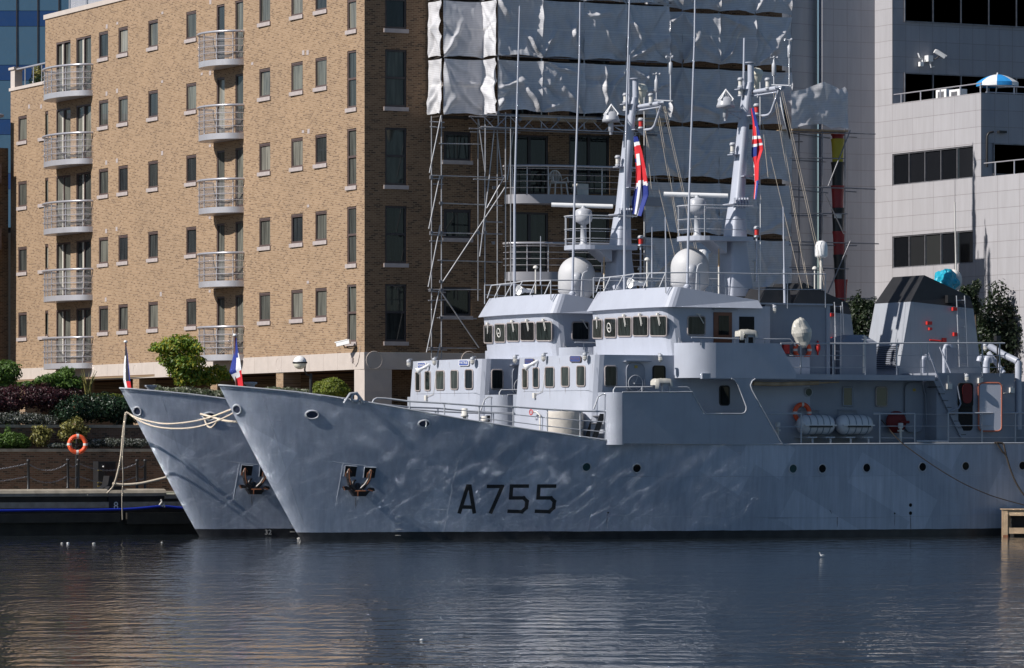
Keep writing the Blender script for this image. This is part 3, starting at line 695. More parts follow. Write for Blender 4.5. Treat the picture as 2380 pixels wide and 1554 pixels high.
M['grey_b'] = paint('bulwark_grey', (.33,.355,.415), .42, .06, 1.0, streak=.18, bump=.01)
M['grey_d'] = paint('deckhouse_grey', (.25,.272,.325), .45, .07, 1.0, streak=.15, bump=.006)
M['fitting'] = paint('fitting_grey', (.40,.415,.45), .4, .08, 4.0)
M['deck'] = paint('deck_paint', (.07,.075,.085), .7, .15)
M['pane_s'] = glass_dark('bridge_glass', rough=.05, spec=.28, varcol=[(0,(.010,.012,.014)),(.6,(.025,.032,.032)),(1,(.05,.055,.05))])
M['seal'] = paint('window_surround', (.33,.29,.28), .5, .15, 6.0)
M['seam'] = paint('weld_seam', (.30,.325,.375), .45, .05)
M['satdome'] = paint('grey_radome', (.50,.50,.51), .55, .03)
M['green_gl'] = glass_dark('port_glass_green', (.05,.12,.125), .08)
DKT = [(0,0),(.12,.17),(.3,.32),(.6,.47),(1.2,.70),(3.2,1.38),(6.2,2.25),(9.2,3.0),(12.2,3.54),(15.2,3.87),(18.2,4.06),(21,4.15),(60,4.15)]
WLT = [(0,0),(.12,.13),(.3,.23),(.6,.31),(2,.50),(5,1.12),(8,1.92),(11,2.72),(14,3.4),(18,3.92),(22,4.12),(60,4.12)]
ZDT = [(-3.3,5.62),(-1.93,5.49),(-.48,5.35),(1.75,5.02),(4.94,4.44),(7.95,3.98),(11.1,3.58),(12.5,3.51),(18,3.5),(28,3.55),(45,3.7)]
ZD = lambda x: tab(ZDT, x)
def stem(s): return -3.24*s
def halfb(x, s):
    xi = max(0, x-stem(max(s,0))); s_ = max(0, min(1.05, s))
    return lerp(tab(WLT, xi), tab(DKT, xi), s_**1.35)
def hull_at(p, out=0.0):
    y = -3.0
    for i in range(60):
        q = S(p, y); y2 = -halfb(q.x, q.z/ZD(q.x)); y = .5*y+.5*y2
    return S(p, y-out)
def hull_n(x, z, e=.05):
    f = lambda x, z: -halfb(x, z/ZD(x))
    n = Vector((-(f(x+e,z)-f(x-e,z))/(2*e), 1, -(f(x,z+e)-f(x,z-e))/(2*e))); n.normalize(); return -n
LEN = 41.5
def build_ship():
    root = empty('training_ship', ORG)
    tag(root, 'near grey naval ship marked A755 with white radome and tall aerials', 'ship', 'moored grey training ships')
    P = lambda mb, n, m, par=None, label=None: (lambda o: (o.__setitem__('label', label) if label else None, o)[1])(mb.build(n, m, par or root))
    # ---------------- hull
    qs = [0,.0012,.003,.005,.0075,.011,.016,.022,.035,.055,.08,.105]+[.13+.029*i for i in range(31)]
    svals = [-.16,0,.06,.14,.25,.37,.5,.63,.76,.88,.96,1.0]
    port = []
    for s in svals:
        row = []
        for q_ in qs:
            x = lerp(stem(max(s,0)), LEN, q_); h = halfb(x, s); taper = 1 if x < 33 else 1-.35*((x-33)/8.5)**2
            row.append((x, -h*taper, ZD(x)*s))
        port.append(row)
    mb = MB(); mb.rings(port, False, True); mb.rings([[(x,-y,z) for x,y,z in r_] for r_ in port], False, True)
    for i in range(len(svals)-1):
        a, b2 = port[i][-1], port[i+1][-1]; mb.quad(a, b2, (b2[0],-b2[1],b2[2]), (a[0],-a[1],a[2]))
    hull = P(mb, 'hull', M['hull'])
    mb = MB()   # deck a little below the sheer line, so the edge stands proud as on the ship
    for i in range(len(qs)-1):
        a, b2 = port[-1][i], port[-1][i+1]; d = .10
        mb.quad((a[0],a[1]*.985,a[2]-d), (b2[0],b2[1]*.985,b2[2]-d), (b2[0],-b2[1]*.985,b2[2]-d), (a[0],-a[1]*.985,a[2]-d))
    mb.build('deck', M['deck'], root)
    mb = MB()
    mb.tube([(p[0],p[1],p[2]) for p in port[-1]], .035, 6); mb.tube([(p[0],-p[1],p[2]) for p in port[-1]], .035, 6)
    mb.build('gunwale', M['fitting'], hull)
    # weld seams
    mb = MB()
    def seam(pts, w_=.008):
        pp = []
        for a, b2 in zip(pts, pts[1:]):
            n = max(2, int(math.hypot(a[0]-b2[0], a[1]-b2[1])/25))
            pp += [(lerp(a[0],b2[0],i/n), lerp(a[1],b2[1],i/n)) for i in range(n)]
        pp.append(pts[-1]); ms_ = MB(); ms_.tube([hull_at(p, -.004) for p in pp], w_, 5); ms_.build('weld_seam', M['seam'], hull)
    seam([T('L',90,325),T('L',155,545),T('L',250,840),T('L',345,1150),T('L',440,1420)])
    seam([T('L',1690,545),T('L',1600,930),T('L',1505,1415)]); seam([T('L',250,832),T('L',720,880)]); seam([T('L',0,535),T('L',830,600)])
    seam([T('L',255,1218),T('L',970,1272)]); seam([T('L',1220,918),T('L',1330,925)]); seam([T('L',1340,1235),T('L',1985,1268)])
    seam([T('N',200,750),T('N',105,1405)]); seam([T('N',250,1290),T('N',1985,1308)]); seam([T('N',330,985),T('N',720,986)]); seam([T('N',770,986),T('N',1400,985)]); seam([T('N',1435,984),T('N',1710,987)]); seam([T('N',1460,750),T('N',1455,985)]); seam([T('N',1447,1300),T('N',1445,1385)])
    seam([T('O',340,985),T('O',445,988)]); seam([T('O',560,984),T('O',785,981)]); seam([T('O',850,981),T('O',1200,975)]); seam([T('O',1360,972),T('O',1850,965)]); seam([T('O',0,1310),T('O',900,1303)]); seam([T('O',910,1300),T('O',1330,1292)]); seam([T('O',1340,1290),T('O',1800,1280)]); seam([T('O',967,1190),T('O',967,1296)]); seam([T('O',1333,1130),T('O',1335,1290)]); seam([T('O',1535,1140),T('O',1538,1283)]); seam([T('O',1380,1077),T('O',1545,1075)])
    # portholes
    for px, py, mat in ((1363,1086,'green_gl'),(1480,1089,'void'),(1843,1090,'green_gl'),(1911,1090,'void'),(2014,1088,'void'),(2144,1086,'void'),(2244,1084,'pane_s'),(2376,1083,'void')):
        c = hull_at((px,py)); n = hull_n(c.x, c.z)
        mb = MB(); mb.ring(c+n*.01, n, .172, .026, 26, 6); o = mb.build('porthole', M['fitting'], hull)
        mb = MB(); mb.lathe([(.165,.012),(0,.012)], c, n, 22); mb.build('glass', M[mat], o)
    # oval fairleads
    for (px, py), w2, h2, k in (((725.5,964.5),.235,.155,0),((986,985.5),.21,.14,1),((551,952),.15,.17,2)):
        c = hull_at((px,py)); n = hull_n(c.x, c.z); t = Vector((0,0,1)).cross(n).normalized(); up = n.cross(t)
        el = [c+n*.012+t*w2*math.cos(2*PI*i/24)+up*h2*math.sin(2*PI*i/24) for i in range(24)]
        mb = MB(); mb.tube(el, .035, 6, closed=True); o = mb.build('fairlead', M['fitting'], hull)
        mb = MB(); mb.add([c+n*.014+(e-c-n*.012)*.97 for e in el], [tuple(range(24))]); mb.build('opening', M['navy_d'], o)
        if k == 1:
            mb = MB(); mb.tube([c+n*.03-t*-.06+up*.1, c+n*.05+t*.08, c+n*.03+t*.06-up*.09], .025, 6); mb.build('bitt', M['white'], o)
    # drain holes
    for t, x, y, r_ in (('N',257,1266,.035),('O',1107,1207,.07),('O',1107,1270,.07),('O',984,1272,.035)):
        c = hull_at(T(t,x,y)); n = hull_n(c.x, c.z); mb = MB(); mb.lathe([(r_,.006),(0,.006)], c, n, 14); mb.build('drain_hole', M['void'], hull)
    for p_a, p_b, w0 in ((T('L',822,1150),T('L',822,1235),.05),(T('L',838,1150),T('L',836,1200),.03),(T('N',250,1275),T('N',248,1400),.03),(T('O',1107,1285),T('O',1110,1440),.035),(T('O',985,1282),T('O',983,1370),.025),(T('O',540,1300),T('O',538,1380),.04),(T('O',480,1245),T('O',497,1275),.03)):
        a, b2 = hull_at(p_a, .006), hull_at(p_b, .006); mid = a.lerp(b2, .5); ex = Vector((w0,0,0)); mb = MB(); mb.add([a-ex*.5, a+ex*.5, mid+ex*.8, b2+ex*.2, b2-ex*.2, mid-ex*.8], [(0,1,2,3,4,5)]); mb.build('rust_run', M['stain'], hull, recalc=False)
    # anchor pocket frame (raised edges) and the square fluke recesses
    mb = MB()
    KP = lambda x, y: T('k', x, y)
    mb.tube([hull_at(KP(x,y), 0) for x, y in ((370,130),(300,500),(230,900),(130,1430))], .018, 5)
    mb.tube([hull_at(KP(x,y), 0) for x, y in ((20,70),(370,130),(1180,210))], .012, 5)
    o = mb.build('anchor_pocket', M['seam'], hull)
    for q4 in (((445,200),(850,235),(795,590),(395,575)),((1110,255),(1510,275),(1450,630),(1070,620))):
        mb = MB(); mb.add([hull_at(KP(*c), .008) for c in q4], [(0,1,2,3)]); mb.build('recess', M['void'], o)
        mb = MB(); mb.tube([hull_at(KP(*q4[i]), .02) for i in (3,0,1)], .02, 5); mb.build('recess_edge', M['seam'], o)
    # hull number
    def stroke(mb, pts, w_=.115):
        pp = [hull_at(p, .004) for p in pts]
        for a, b2 in zip(pp, pp[1:]):
            n = hull_n((a.x+b2.x)/2, (a.z+b2.z)/2); d = (b2-a).normalized(); sd_ = d.cross(n).normalized()*w_/2; e = d*w_*.42
            mb.add([a-e+sd_, a-e-sd_, b2+e-sd_, b2+e+sd_], [(0,1,2,3)])
    num = None
    glyphs = [[[T('L',1628,1262),T('L',1692,1060),T('L',1708,1060),T('L',1742,1262)],[T('L',1655,1222),T('L',1730,1224)]],
              [[T('L',1852,1062),T('L',1960,1062),T('L',1872,1262)]]]
    def five(x0):
        f = lambda x, y: ((x0+x)/1.0, y)
        return [[f(43,1130.5), f(6,1130.5), f(4,1158), f(34,1158), f(42,1166), f(40,1181), f(30,1190), f(0,1189)]]
    glyphs += [five(1183), five(1246.5)]
    for gl in glyphs:
        mb = MB()
        for st_ in gl: stroke(mb, st_, .14)
        o = mb.build('hull_number', M['black'], hull, recalc=False)
    # draught marks
    mb = MB()
    for y in (1300,1348,1396,1443): mb.tube([hull_at(T('L',1128,y),.006), hull_at(T('L',1172,y),.006)], .008, 4)
    mb.build('draught_mark', M['ivory'], hull)
    # ---------------- side plating with its openings (port and starboard)
    yb = -4.15
    poly = [(368,728),(368,330),(910,328),(1000,480),(1010,490),(1022,496),(1295,498),(1318,490),(1330,470),(1331,440),(1262,262),(1240,236),(1215,224),(1400,226),(1377,243),(1364,275),(1375,310),(1600,715),(1616,733),(1640,742)]
    for sgn in (1, -1):
        mb = MB(); pts = [S(T('N',x,y), yb) for x, y in poly]
        if sgn < 0: pts = [Vector((p.x,-p.y,p.z)) for p in pts]
        pts = [p+Vector((0,sgn*.01,0)) for p in pts]
        mb.prism(pts, (0,sgn*.08,0))
        # rounded front end turning inboard
        a = pts[0]; b2 = pts[1]
        arc = [(a.x-.42*math.sin(t_*PI/2), a.y+sgn*(.42*(1-math.cos(t_*PI/2)))) for t_ in (0,.25,.5,.75,1)]+[(a.x-.42, a.y+sgn*1.25)]
        mb.rings([[(x,y,z) for x, y in arc] for z in (a.z-.05, b2.z)], False, True)
        mb.rings([[(x+.07,y,z) for x, y in arc] for z in (a.z-.05, b2.z)], False, True)
        P(mb, 'bulwark', M['grey_b'])
        if sgn > 0:
            mb = MB()
            for run in (poly[2:13], poly[13:20], poly[1:3]): mb.tube([S(T('N',x,y), yb-.0) for x, y in run], .028, 6)
            mb.build('bulwark_rim', M['fitting'], root)
    # lower deckhouse: rounded-corner plan, raked front
    def plan(xf, hw, xa, z, r_=.45, bulge=.3):
        pts = []
        for i in range(9): y = lerp(hw-.0, -(hw-r_), i/8); pts.append((xf-bulge*(1-(y/hw)**2)+bulge*.0, y, z))
        c0 = pts[-1]
        for t_ in (.25,.5,.75,1): pts.append((c0[0]+r_*(1-math.cos(t_*PI/2))+.02, -(hw-r_)-r_*math.sin(t_*PI/2), z))
        pts += [(xa,-hw,z),(xa,hw,z)]
        return pts
    zt1 = S(T('N',200,38), -3.1).z   # top of the lower deckhouse
    xw = S(T('N',770,200), -3.1).x
    mb = MB(); lo = plan(10.15, 3.1, 19.6, 2.6); hi = plan(10.45, 3.05, 19.6, zt1)
    mb.rings([lo, hi], True, False, 0, False, True)
    dh = P(mb, 'deckhouse', M['grey'])
    zdk = S(T('N',1900,233), -4.15).z
    mb = MB(); mb.box((19.6,-3.07,2.6), (33,3.07,zdk+.02)); mb.build('after_cabin', M['grey_d'], dh)
    def frontx(y, z): return lerp(10.15, 10.45, (z-2.6)/(zt1-2.6))-.3*(1-(y/3.1)**2)
    def on_front(p, fx, hw=3.1):
        x = 10.3
        for i in range(20): q = SX(p, x); x = fx(max(-hw,min(hw,q.y)), q.z)
        return SX(p, x)
    def rrect(c, ex, ey, w_, h_, r_=.09, n=4):
        pts = []
        for sx, sy, a0 in ((1,1,0),(-1,1,90),(-1,-1,180),(1,-1,270)):
            for i in range(n+1):
                a = math.radians(a0+90*i/n); pts.append(c+ex*(sx*(w_/2-r_)+r_*math.cos(a))+ey*(sy*(h_/2-r_)+r_*math.sin(a)))
        return pts
    def swin(c, ex, ey, w_, h_, par, name='window', r_=.09, glass='pane_s', fr='seal', t=.028):
        n = ex.cross(ey).normalized()
        l = rrect(c+n*.012, ex, ey, w_, h_, r_); mb = MB(); mb.tube(l, t, 6, closed=True); o = mb.build(name, M[fr], par)
        g = rrect(c+n*.012, ex, ey, w_-.02, h_-.02, r_); mb = MB(); mb.add(g, [tuple(range(len(g)))]); mb.build('pane', M[glass], o, recalc=False)
        return o
    def front_win(t, x0, x1, y0, y1, fx, par, hw=3.1):
        a = on_front(T(t,x0,(y0+y1)/2), fx, hw); b2 = on_front(T(t,x1,(y0+y1)/2), fx, hw)
        tp = on_front(T(t,(x0+x1)/2,y0), fx, hw); bt = on_front(T(t,(x0+x1)/2,y1), fx, hw)
        ex = (b2-a); w_ = ex.length; ex.normalize(); ey = (tp-bt); h_ = ey.length; ey.normalize()
        return swin((tp+bt)/2, ex, ey, w_, h_, par), (tp+bt)/2, ex, ey, h_
    def wiper(par, c, ex, ey, h_, lean=.25, ln=.45):
        n = ex.cross(ey).normalized(); top = c+ey*(h_/2+.07)+n*.06
        mb = MB(); mb.tube([top, top-ey*ln+ex*lean*ln], .018, 5); mb.tube([top+ex*.05, top-ey*ln*.85+ex*(lean*ln+.05)], .01, 4)
        mb.box(tuple(top-Vector((.03,.05,.03))), tuple(top+Vector((.03,.07,.05)))); mb.tube([top-ex*.09+ey*.02, top+ex*.12+ey*.06], .014, 4); mb.build('wiper', M['ivory'], par)
    for x0, x1, y0, y1, wp in ((953,995,537,688,0),(1035,1082,530,685,1),(1130,1200,525,680,1),(1255,1316,522,675,0),(1375,1440,515,672,0)):
        o, c, ex, ey, h_ = front_win('M', x0, x1, y0, y1, frontx, dh)
        if wp and False: wiper(o, c, ex, ey, h_)
    yv = Vector((1,0,0)); zv = Vector((0,0,1))
    def side_win(t, x0, x1, y0, y1, yy, par, **kw):
        a = S(T(t,x0,(y0+y1)/2), yy); b2 = S(T(t,x1,(y0+y1)/2), yy); tp = S(T(t,(x0+x1)/2,y0), yy); bt = S(T(t,(x0+x1)/2,y1), yy)
        return swin((tp+bt)/2, yv, zv, (b2-a).length, tp.z-bt.z, par, **kw)
    YD = -3.06
    side_win('N', 232, 322, 128, 285, YD, dh); side_win('N', 606, 698, 127, 250, YD, dh, fr='void')
    side_win('N', 1122, 1198, 283, 430, YD, dh, fr='black')
    # watertight door with a hand wheel
    def wt_door(t, x0, x1, y0, y1, yy, par, wheel=None):
        a = S(T(t,x0,(y0+y1)/2), yy); b2 = S(T(t,x1,(y0+y1)/2), yy); tp = S(T(t,(x0+x1)/2,y0), yy); bt = S(T(t,(x0+x1)/2,y1), yy)
        c = (tp+bt)/2; w_, h_ = b2.x-a.x, tp.z-bt.z
        mb = MB(); l = rrect(c-Vector((0,.005,0)), yv, zv, w_, h_, w_*.32, 6); mb.prism(l, (0,-.06,0)); mb.tube([p-Vector((0,.05,0)) for p in l], .022, 6, closed=True); o = mb.build('door', M['grey_d'], par)
        if wheel:
            wc = S(T(t,*wheel), yy-.17); mb = MB(); mb.ring(wc, (0,1,0), .3, .016, 28, 5)
            for i in range(5): mb.tube([wc, wc+Vector((.3*math.cos(i*1.2566),0,.3*math.sin(i*1.2566)))], .012, 4)
            mb.tube([wc, wc+Vector((0,.15,0))], .03, 6); mb.build('hand_wheel', M['fitting'], o)
        mb = MB(); mb.box(tuple(c+Vector((-.05,-.085,h_*.33))), tuple(c+Vector((.07,-.066,h_*.33+.1)))); mb.build('safety_plate', M['brass'], o)
        return o
    wt_door('N', 395, 535, 105, 330, YD, dh, (470,262))
    mb = MB(); a = S(T('N',378,85), YD); b2 = S(T('N',575,88), YD); mb.box((a.x,a.y-.2,a.z-.04), (b2.x,a.y,a.z)); mb.build('rain_hood', M['grey_d'], dh)
    # name plates and lamps on the front
    PLT = []
    for t, x0, x1, y0, y1, txt in (('M',978,1045,458,505,'HONNEUR'),('M',1328,1410,437,485,'PATRIE')):
        a = on_front(T(t,x0,(y0+y1)/2), frontx); b2 = on_front(T(t,x1,(y0+y1)/2), frontx); tp = on_front(T(t,(x0+x1)/2,y0), frontx); bt = on_front(T(t,(x0+x1)/2,y1), frontx)
        ex = b2-a; w_ = ex.length*1.05; ex.normalize(); ey = (tp-bt); h_ = ey.length; ey.normalize(); n = ex.cross(ey); c = (tp+bt)/2+n*.02
        def octo(w_, h_, d): k = h_*.22; return [c+n*d+ex*x*w_/2+ey*y*h_/2+ex*ddx+ey*ddy for x, y, ddx, ddy in ((1,1,-k,0),(-1,1,k,0),(-1,1,0,-k),(-1,-1,0,k),(-1,-1,k,0),(1,-1,-k,0),(1,-1,0,k),(1,1,0,-k))]
        mb = MB(); mb.prism(octo(w_,h_,0), n*.03); pl = mb.build('name_plate', M['plate_rim'], dh)
        mb = MB(); pp = octo(w_*.9,h_*.84,.034); mb.add(pp, [tuple(range(8))]); mb.build('plate_field', M['plate'], pl, recalc=False)
        vs, fs = text_mesh(txt, h_*.62, 0); xs = [v.x for v in vs]; k = w_*.78/(max(xs)-min(xs))
        mb = MB(); mb.add([c+n*.04+ex*v.x*k+ey*v.y for v in vs], fs); mb.build('lettering', M['plate_text'], pl, recalc=False)
    def bulkhead_lamp(p, par, d=Vector((-1,0,0))):
        mb = MB(); p = Vector(p); mb.tube([p-d*.16+zv*.14, p+zv*.14], .022, 5); mb.lathe([(.03,.13),(.085,.11),(.09,.04),(.075,0)], p, (0,0,1), 10)
        o = mb.build('bulkhead_lamp', M['fitting'], par)
        mb = MB(); mb.lathe([(.075,0),(.072,-.1),(.04,-.16),(0,-.17)], p, (0,0,1), 10); mb.build('globe', M['ivory'], o)
        mb = MB()
        for z in (-.03,-.09): mb.ring(p+zv*z, zv, .082, .008, 12, 4)
        for i in range(4): a = i*PI/2; mb.tube([p+Vector((.085*math.cos(a),.085*math.sin(a),.02)), p+Vector((.08*math.cos(a),.08*math.sin(a),-.1)), p+Vector((0,0,-.18))], .007, 4)
        mb.build('wire_guard', M['ivory'], o)
    for x, y in ((923,460),(1145,445),(1466,440)): q_ = on_front(T('M',x,y), frontx); bulkhead_lamp(q_+Vector((-.16,0,0)), dh)
    q_ = S(T('N',663,60), YD-.2); bulkhead_lamp(q_, dh, Vector((0,-1,0)))
    # loud-hailer horn
    def horn(c, d, r_, ln, par, mat='white'):
        mb = MB(); d = Vector(d).normalized(); mb.lathe([(.03,-ln*.75),(r_*.42,-ln*.7),(r_*.42,-ln*.2),(r_*.34,-ln*.15),(r_*.55,ln*.1),(r_,ln*.42),(r_*.95,ln*.40),(r_*.3,0)], c, d, 16)
        o = mb.build('loudspeaker', M[mat], par); return o
    q_ = on_front(T('M',1060,515), frontx); horn(q_+Vector((-.3,-.02,.02)), (-.75,.35,-.45), .15, .5, dh)
    mb = MB(); q_ = on_front(T('M',1053,745), frontx); mb.box((q_.x-.1,q_.y-.08,q_.z-.1), (q_.x,q_.y+.08,q_.z+.1)); r2 = on_front(T('M',1118,650), frontx); mb.tube([q_+Vector((-.05,-.06,.05)), on_front(T('M',1110,715), frontx)+Vector((-.03,0,0)), r2+Vector((-.02,0,0)), on_front(T('M',1122,560), frontx)], .012, 4); mb.build('junction_box', M['ivory'], dh)
    # fire hydrant
    q_ = on_front(T('M',1068,875), frontx); r2 = on_front(T('M',1105,990), frontx)
    mb = MB(); mb.tube([q_+Vector((-.18,0,0)), q_+Vector((-.16,-.2,.02)), Vector((q_.x-.15,r2.y,q_.z-.12)), Vector((q_.x-.15,r2.y,r2.z-.3))], .035, 6); o = mb.build('hydrant', M['ivory'], dh)
    mb = MB(); mb.ring(q_+Vector((-.26,.02,0)), (1,.2,0), .1, .018, 14, 5); mb.tube([q_+Vector((-.26,.02,-.1)), q_+Vector((-.26,.02,.1))], .014, 4); mb.build('valve_wheel', M['red'], o)
    for x, y0_, y1_ in ((968,690,760),(1058,690,740),(1165,685,775),(1285,680,735),(1405,678,760),(1500,500,600),(1240,455,500)):
        a, b2 = on_front(T('M',x,y0_), frontx), on_front(T('M',x+2,y1_), frontx); mb = MB(); w0 = .035
        mb.add([a+Vector((-.012,w0*.5,0)), a+Vector((-.012,-w0*.5,0)), b2+Vector((-.012,-w0*.2,0)), b2+Vector((-.012,w0*.2,0))], [(0,1,2,3)]); mb.build('rust_run', M['stain'], dh, recalc=False)
    mb = MB(); pp = [on_front(T('M',960+i*52,712-i*.9), frontx)+Vector((-.004,0,0)) for i in range(11)]; mb.tube(pp, .008, 4); mb.build('weld_seam', M['seam'], dh)
    # ---------------- wheelhouse
    zt2 = SX(T('I',450,1030), 13.4).z; zw0 = zt1
    def frontw(y, z): return lerp(13.75, 13.52, (z-zw0)/(8.6-zw0))-.28*(1-(y/3.0)**2)
    def wplan(dx, hw, xa, z, r_, bulge=.28):
        return [(x+dx, y, z2) for x, y, z2 in plan(0, hw, xa, z, r_, bulge)]
    XA = S(T('I',1510,1100), -2.9).x
    mb = MB(); mb.rings([wplan(13.75,2.95,XA-13.75,zw0-.02,.5), wplan(13.52,2.95,XA-13.52,8.66,.5)], True, False)
    wh = P(mb, 'wheelhouse', M['grey'])
    for x0, x1, y0, y1 in ((141,215,1127,1272),(233,322,1117,1265),(335,440,1108,1257),(452,570,1101,1253),(585,715,1098,1253)):
        o, c, ex, ey, h_ = front_win('I', x0, x1, y0, y1, frontw, wh)
        if x0 == 233:
            mb = MB(); n = ex.cross(ey); mb.ring(c+n*.05+ey*.02-ex*.05, n, .17, .02, 22, 5); mb.tube([c+n*.06-ex*.1, c+n*.06+ex*.05], .02, 5); mb.build('clear_view_screen', M['ivory'], o)
        else: wiper(o, c, ex, ey, h_, .3 if x0 > 300 else .05, .42)
    YW = -2.95
    o = side_win('I', 875, 1010, 1100, 1245, YW, wh); c = S(T('I',960,1085), YW-.06)
    mb = MB(); mb.tube([c, S(T('I',1000,1155), YW-.06)], .018, 5); mb.tube([c-Vector((.1,0,-.02)), c+Vector((.1,0,0))], .02, 5); mb.build('wiper', M['ivory'], o)
    a = S(T('I',1075,1068), YW); b2 = S(T('I',1215,1330), YW)
    mb = MB(); mb.box((a.x,YW-.05,b2.z-.3), (b2.x,YW-.005,a.z)); o = mb.build('door', M['wood_red'], wh, ); o['label'] = 'varnished wooden wheelhouse door'
    mb = MB(); a2 = S(T('I',1110,1095), YW); b3 = S(T('I',1190,1245), YW); mb.box((a2.x,YW-.06,b3.z), (b3.x,YW-.052,a2.z)); mb.build('pane', M['pane_s'], o)
    mb = MB(); a2 = S(T('I',1068,1045), YW); b3 = S(T('I',1250,1045), YW); mb.box((a2.x,YW-.16,a2.z-.03), (b3.x,YW,a2.z)); mb.build('rain_hood', M['grey_d'], wh)
    mb = MB(); a = S(T('I',1275,1102), YW); b2 = S(T('I',1392,1300), YW); mb.box((a.x,YW-.012,b2.z-.2), (b2.x,YW-.003,a.z)); mb.build('doorway', M['void'], wh)
    # brow (roof fascia) with sloping faces
    xe = S(T('I',1460,1030), -3.22).x
    lo = wplan(13.42, 3.22, xe-13.42, 8.58, .35, .34); xet = S(T('I',1430,975), -3.1).x
    hi_ = []; zf = SX(T('I',480,892), 13.9).z; za = S(T('I',1430,975), -3.1).z
    for i, (x, y, z) in enumerate(wplan(13.82, 3.02, xet-13.82, 0, .3, .34)):
        f = max(0, min(1, (x-14.0)/(xet-14.0))); hi_.append((x, y, lerp(zf, za, f)))
    mb = MB(); mb.rings([[(x,y,z-.0) for x,y,z in lo], hi_], True, False, None, True, True)
    br_ = P(mb, 'roof_fascia', M['grey'])
    zroof = 8.95
    # roof rails, outward-leaning stanchions round the front
    def rail(pts_lo, pts_hi, mids=(.5,), r_=.022, rt_=.026, parent=None, name='railing', mat='fitting', per=1):
        mb = MB(); mb.tube(pts_hi, rt_, 6)
        for f in mids: mb.tube([Vector(a).lerp(Vector(b2), f) for a, b2 in zip(pts_lo, pts_hi)], r_*.75, 5)
        for i in range(0, len(pts_lo), per): mb.tube([pts_lo[i], pts_hi[i]], r_, 6)
        return mb.build(name, M[mat], parent or root)
    top = [(198,805),(275,795),(375,785),(462,770),(580,765),(705,762)]; bot = [(165,908),(225,905),(315,897),(400,880),(530,880),(655,875)]
    hiP = []; loP = []
    ys = [2.7,2.1,1.2,.1,-1.3,-2.75]
    for (x, y), (x2, y2), yy in zip(top, bot, ys):
        hiP.append(S(T('I',x,y), yy)); loP.append(S(T('I',x2,y2), yy))
    rail(loP, hiP, (), .022)
    sideT = [(705,762),(968,760),(1170,765),(1430,770),(1650,770),(1945,772)]
    hiP = [S(T('I',x,y), -2.85) for x, y in sideT]; loP = [Vector((p.x, p.y, lerp(9.1,8.6,min(1,i/3)) if i < 5 else 8.65)) for i, p in enumerate(hiP)]
    rail(loP, hiP, (.55,), .022)
    hiS = [Vector((p.x,2.85,p.z)) for p in hiP]; loS = [Vector((p.x,2.85,p.z)) for p in loP]; rail(loS, hiS, (.5,), .02)
    # searchlight-style loud hailers on the roof
    q_ = S(T('I',470,845), 0.6); horn(q_, (-.9,-.15,.02), .2, .62, br_, 'white')
    # bridge wings: rounded plate, both sides
    W = [(890,1300),(1590,1315),(1718,1538)]
    zb_ = S(T('N',1000,218), yb).z; 
    for sgn in (1,-1):
        p0, p1, p2 = [S(T('I',x,y), yb) for x, y in W]
        r_ = 1.1; mb = MB()
        xc = S(T('I',1095,1310), yb).x
        arc = [(xc-r_*1.05*math.sin(t_*PI/2), yb+r_*(1-math.cos(t_*PI/2))) for t_ in [i/8 for i in range(9)]]
        arc = arc[::-1]
        zt_ = S(T('I',1095,1305), yb).z
        lo_ = [(x,sgn*y,zb_) for x, y in arc]; hi2 = [(x,sgn*y,zt_) for x, y in arc]
        mb.rings([lo_, hi2], False, True)
        mb.rings([[(x+.05,y*.99,z) for x,y,z in lo_], [(x+.05,y*.99,z) for x,y,z in hi2]], False, True)
        tri = [(xc,sgn*yb,zb_),(p2.x,sgn*yb,zb_),(p2.x,sgn*yb,p2.z),(p1.x,sgn*yb,zt_),(xc,sgn*yb,zt_)]
        mb.prism(tri, (0,sgn*.07,0))
        P(mb, 'bridge_wing', M['grey'])
    # boat deck slab with its edge
    xk = S(T('N',1000,220), yb).x; xe2 = S(T('O',1300,190), yb).x; zb0 = S(T('N',1900,233), yb).z; zb1 = S(T('N',1900,190), yb).z
    mb = MB(); mb.box((xk-.9,-3.0,zb0), (xe2,3.0,zb1)); mb.box((xk-.05,yb+.02,zb0), (xe2,-2.9,zb1-.004)); mb.box((xk-.05,2.9,zb0), (xe2,-yb-.02,zb1-.004)); P(mb, 'boat_deck', M['grey_b'])
    mb = MB(); mb.tube([S(T('N',1385,262), yb+.3), S(T('N',1560,268), yb+.3), S(T('O',390,258), yb+.3)], .09, 6); mb.tube([S(T('O',390,258), yb+.3), S(T('O',550,252), yb+.3)], .035, 6); P(mb, 'stowed_gangway', M['timber'])
    # wing rails and covered instrument
    a = S(T('I',905,1265), yb+.1); b2 = S(T('I',1325,1275), yb+.1); c2 = S(T('I',1395,1275), yb+.1); d2 = S(T('I',1670,1278), yb+.1)
    mb = MB(); mb.tube([a, b2], .026, 6); mb.tube([c2, d2, d2+Vector((.25,0,-.25))], .026, 6)
    for p in (a.lerp(b2,.17), a.lerp(b2,.8), b2, c2, c2.lerp(d2,.3)): mb.tube([p, Vector((p.x,p.y,7.15))], .022, 6)
    mb.build('wing_railing', M['fitting'], root)
    # ladder up the wheelhouse front edge
    mb = MB()
    l0 = S(T('I',808,1265), -2.97); mb.tube([S(T('I',830,1330), -3.05), S(T('I',806,1310), -3.05), S(T('I',806,1268), -3.05), S(T('I',832,1300), -3.05)], .014, 4)
    xL = S(T('I',858,1400), -3.05).x
    mb.tube([(xL-.14,-3.02,zt1), (xL-.14,-3.02,7.3)], .016, 4); mb.tube([(xL+.2,-3.3,6.0), (xL+.2,-3.3,7.3)], .016, 4)
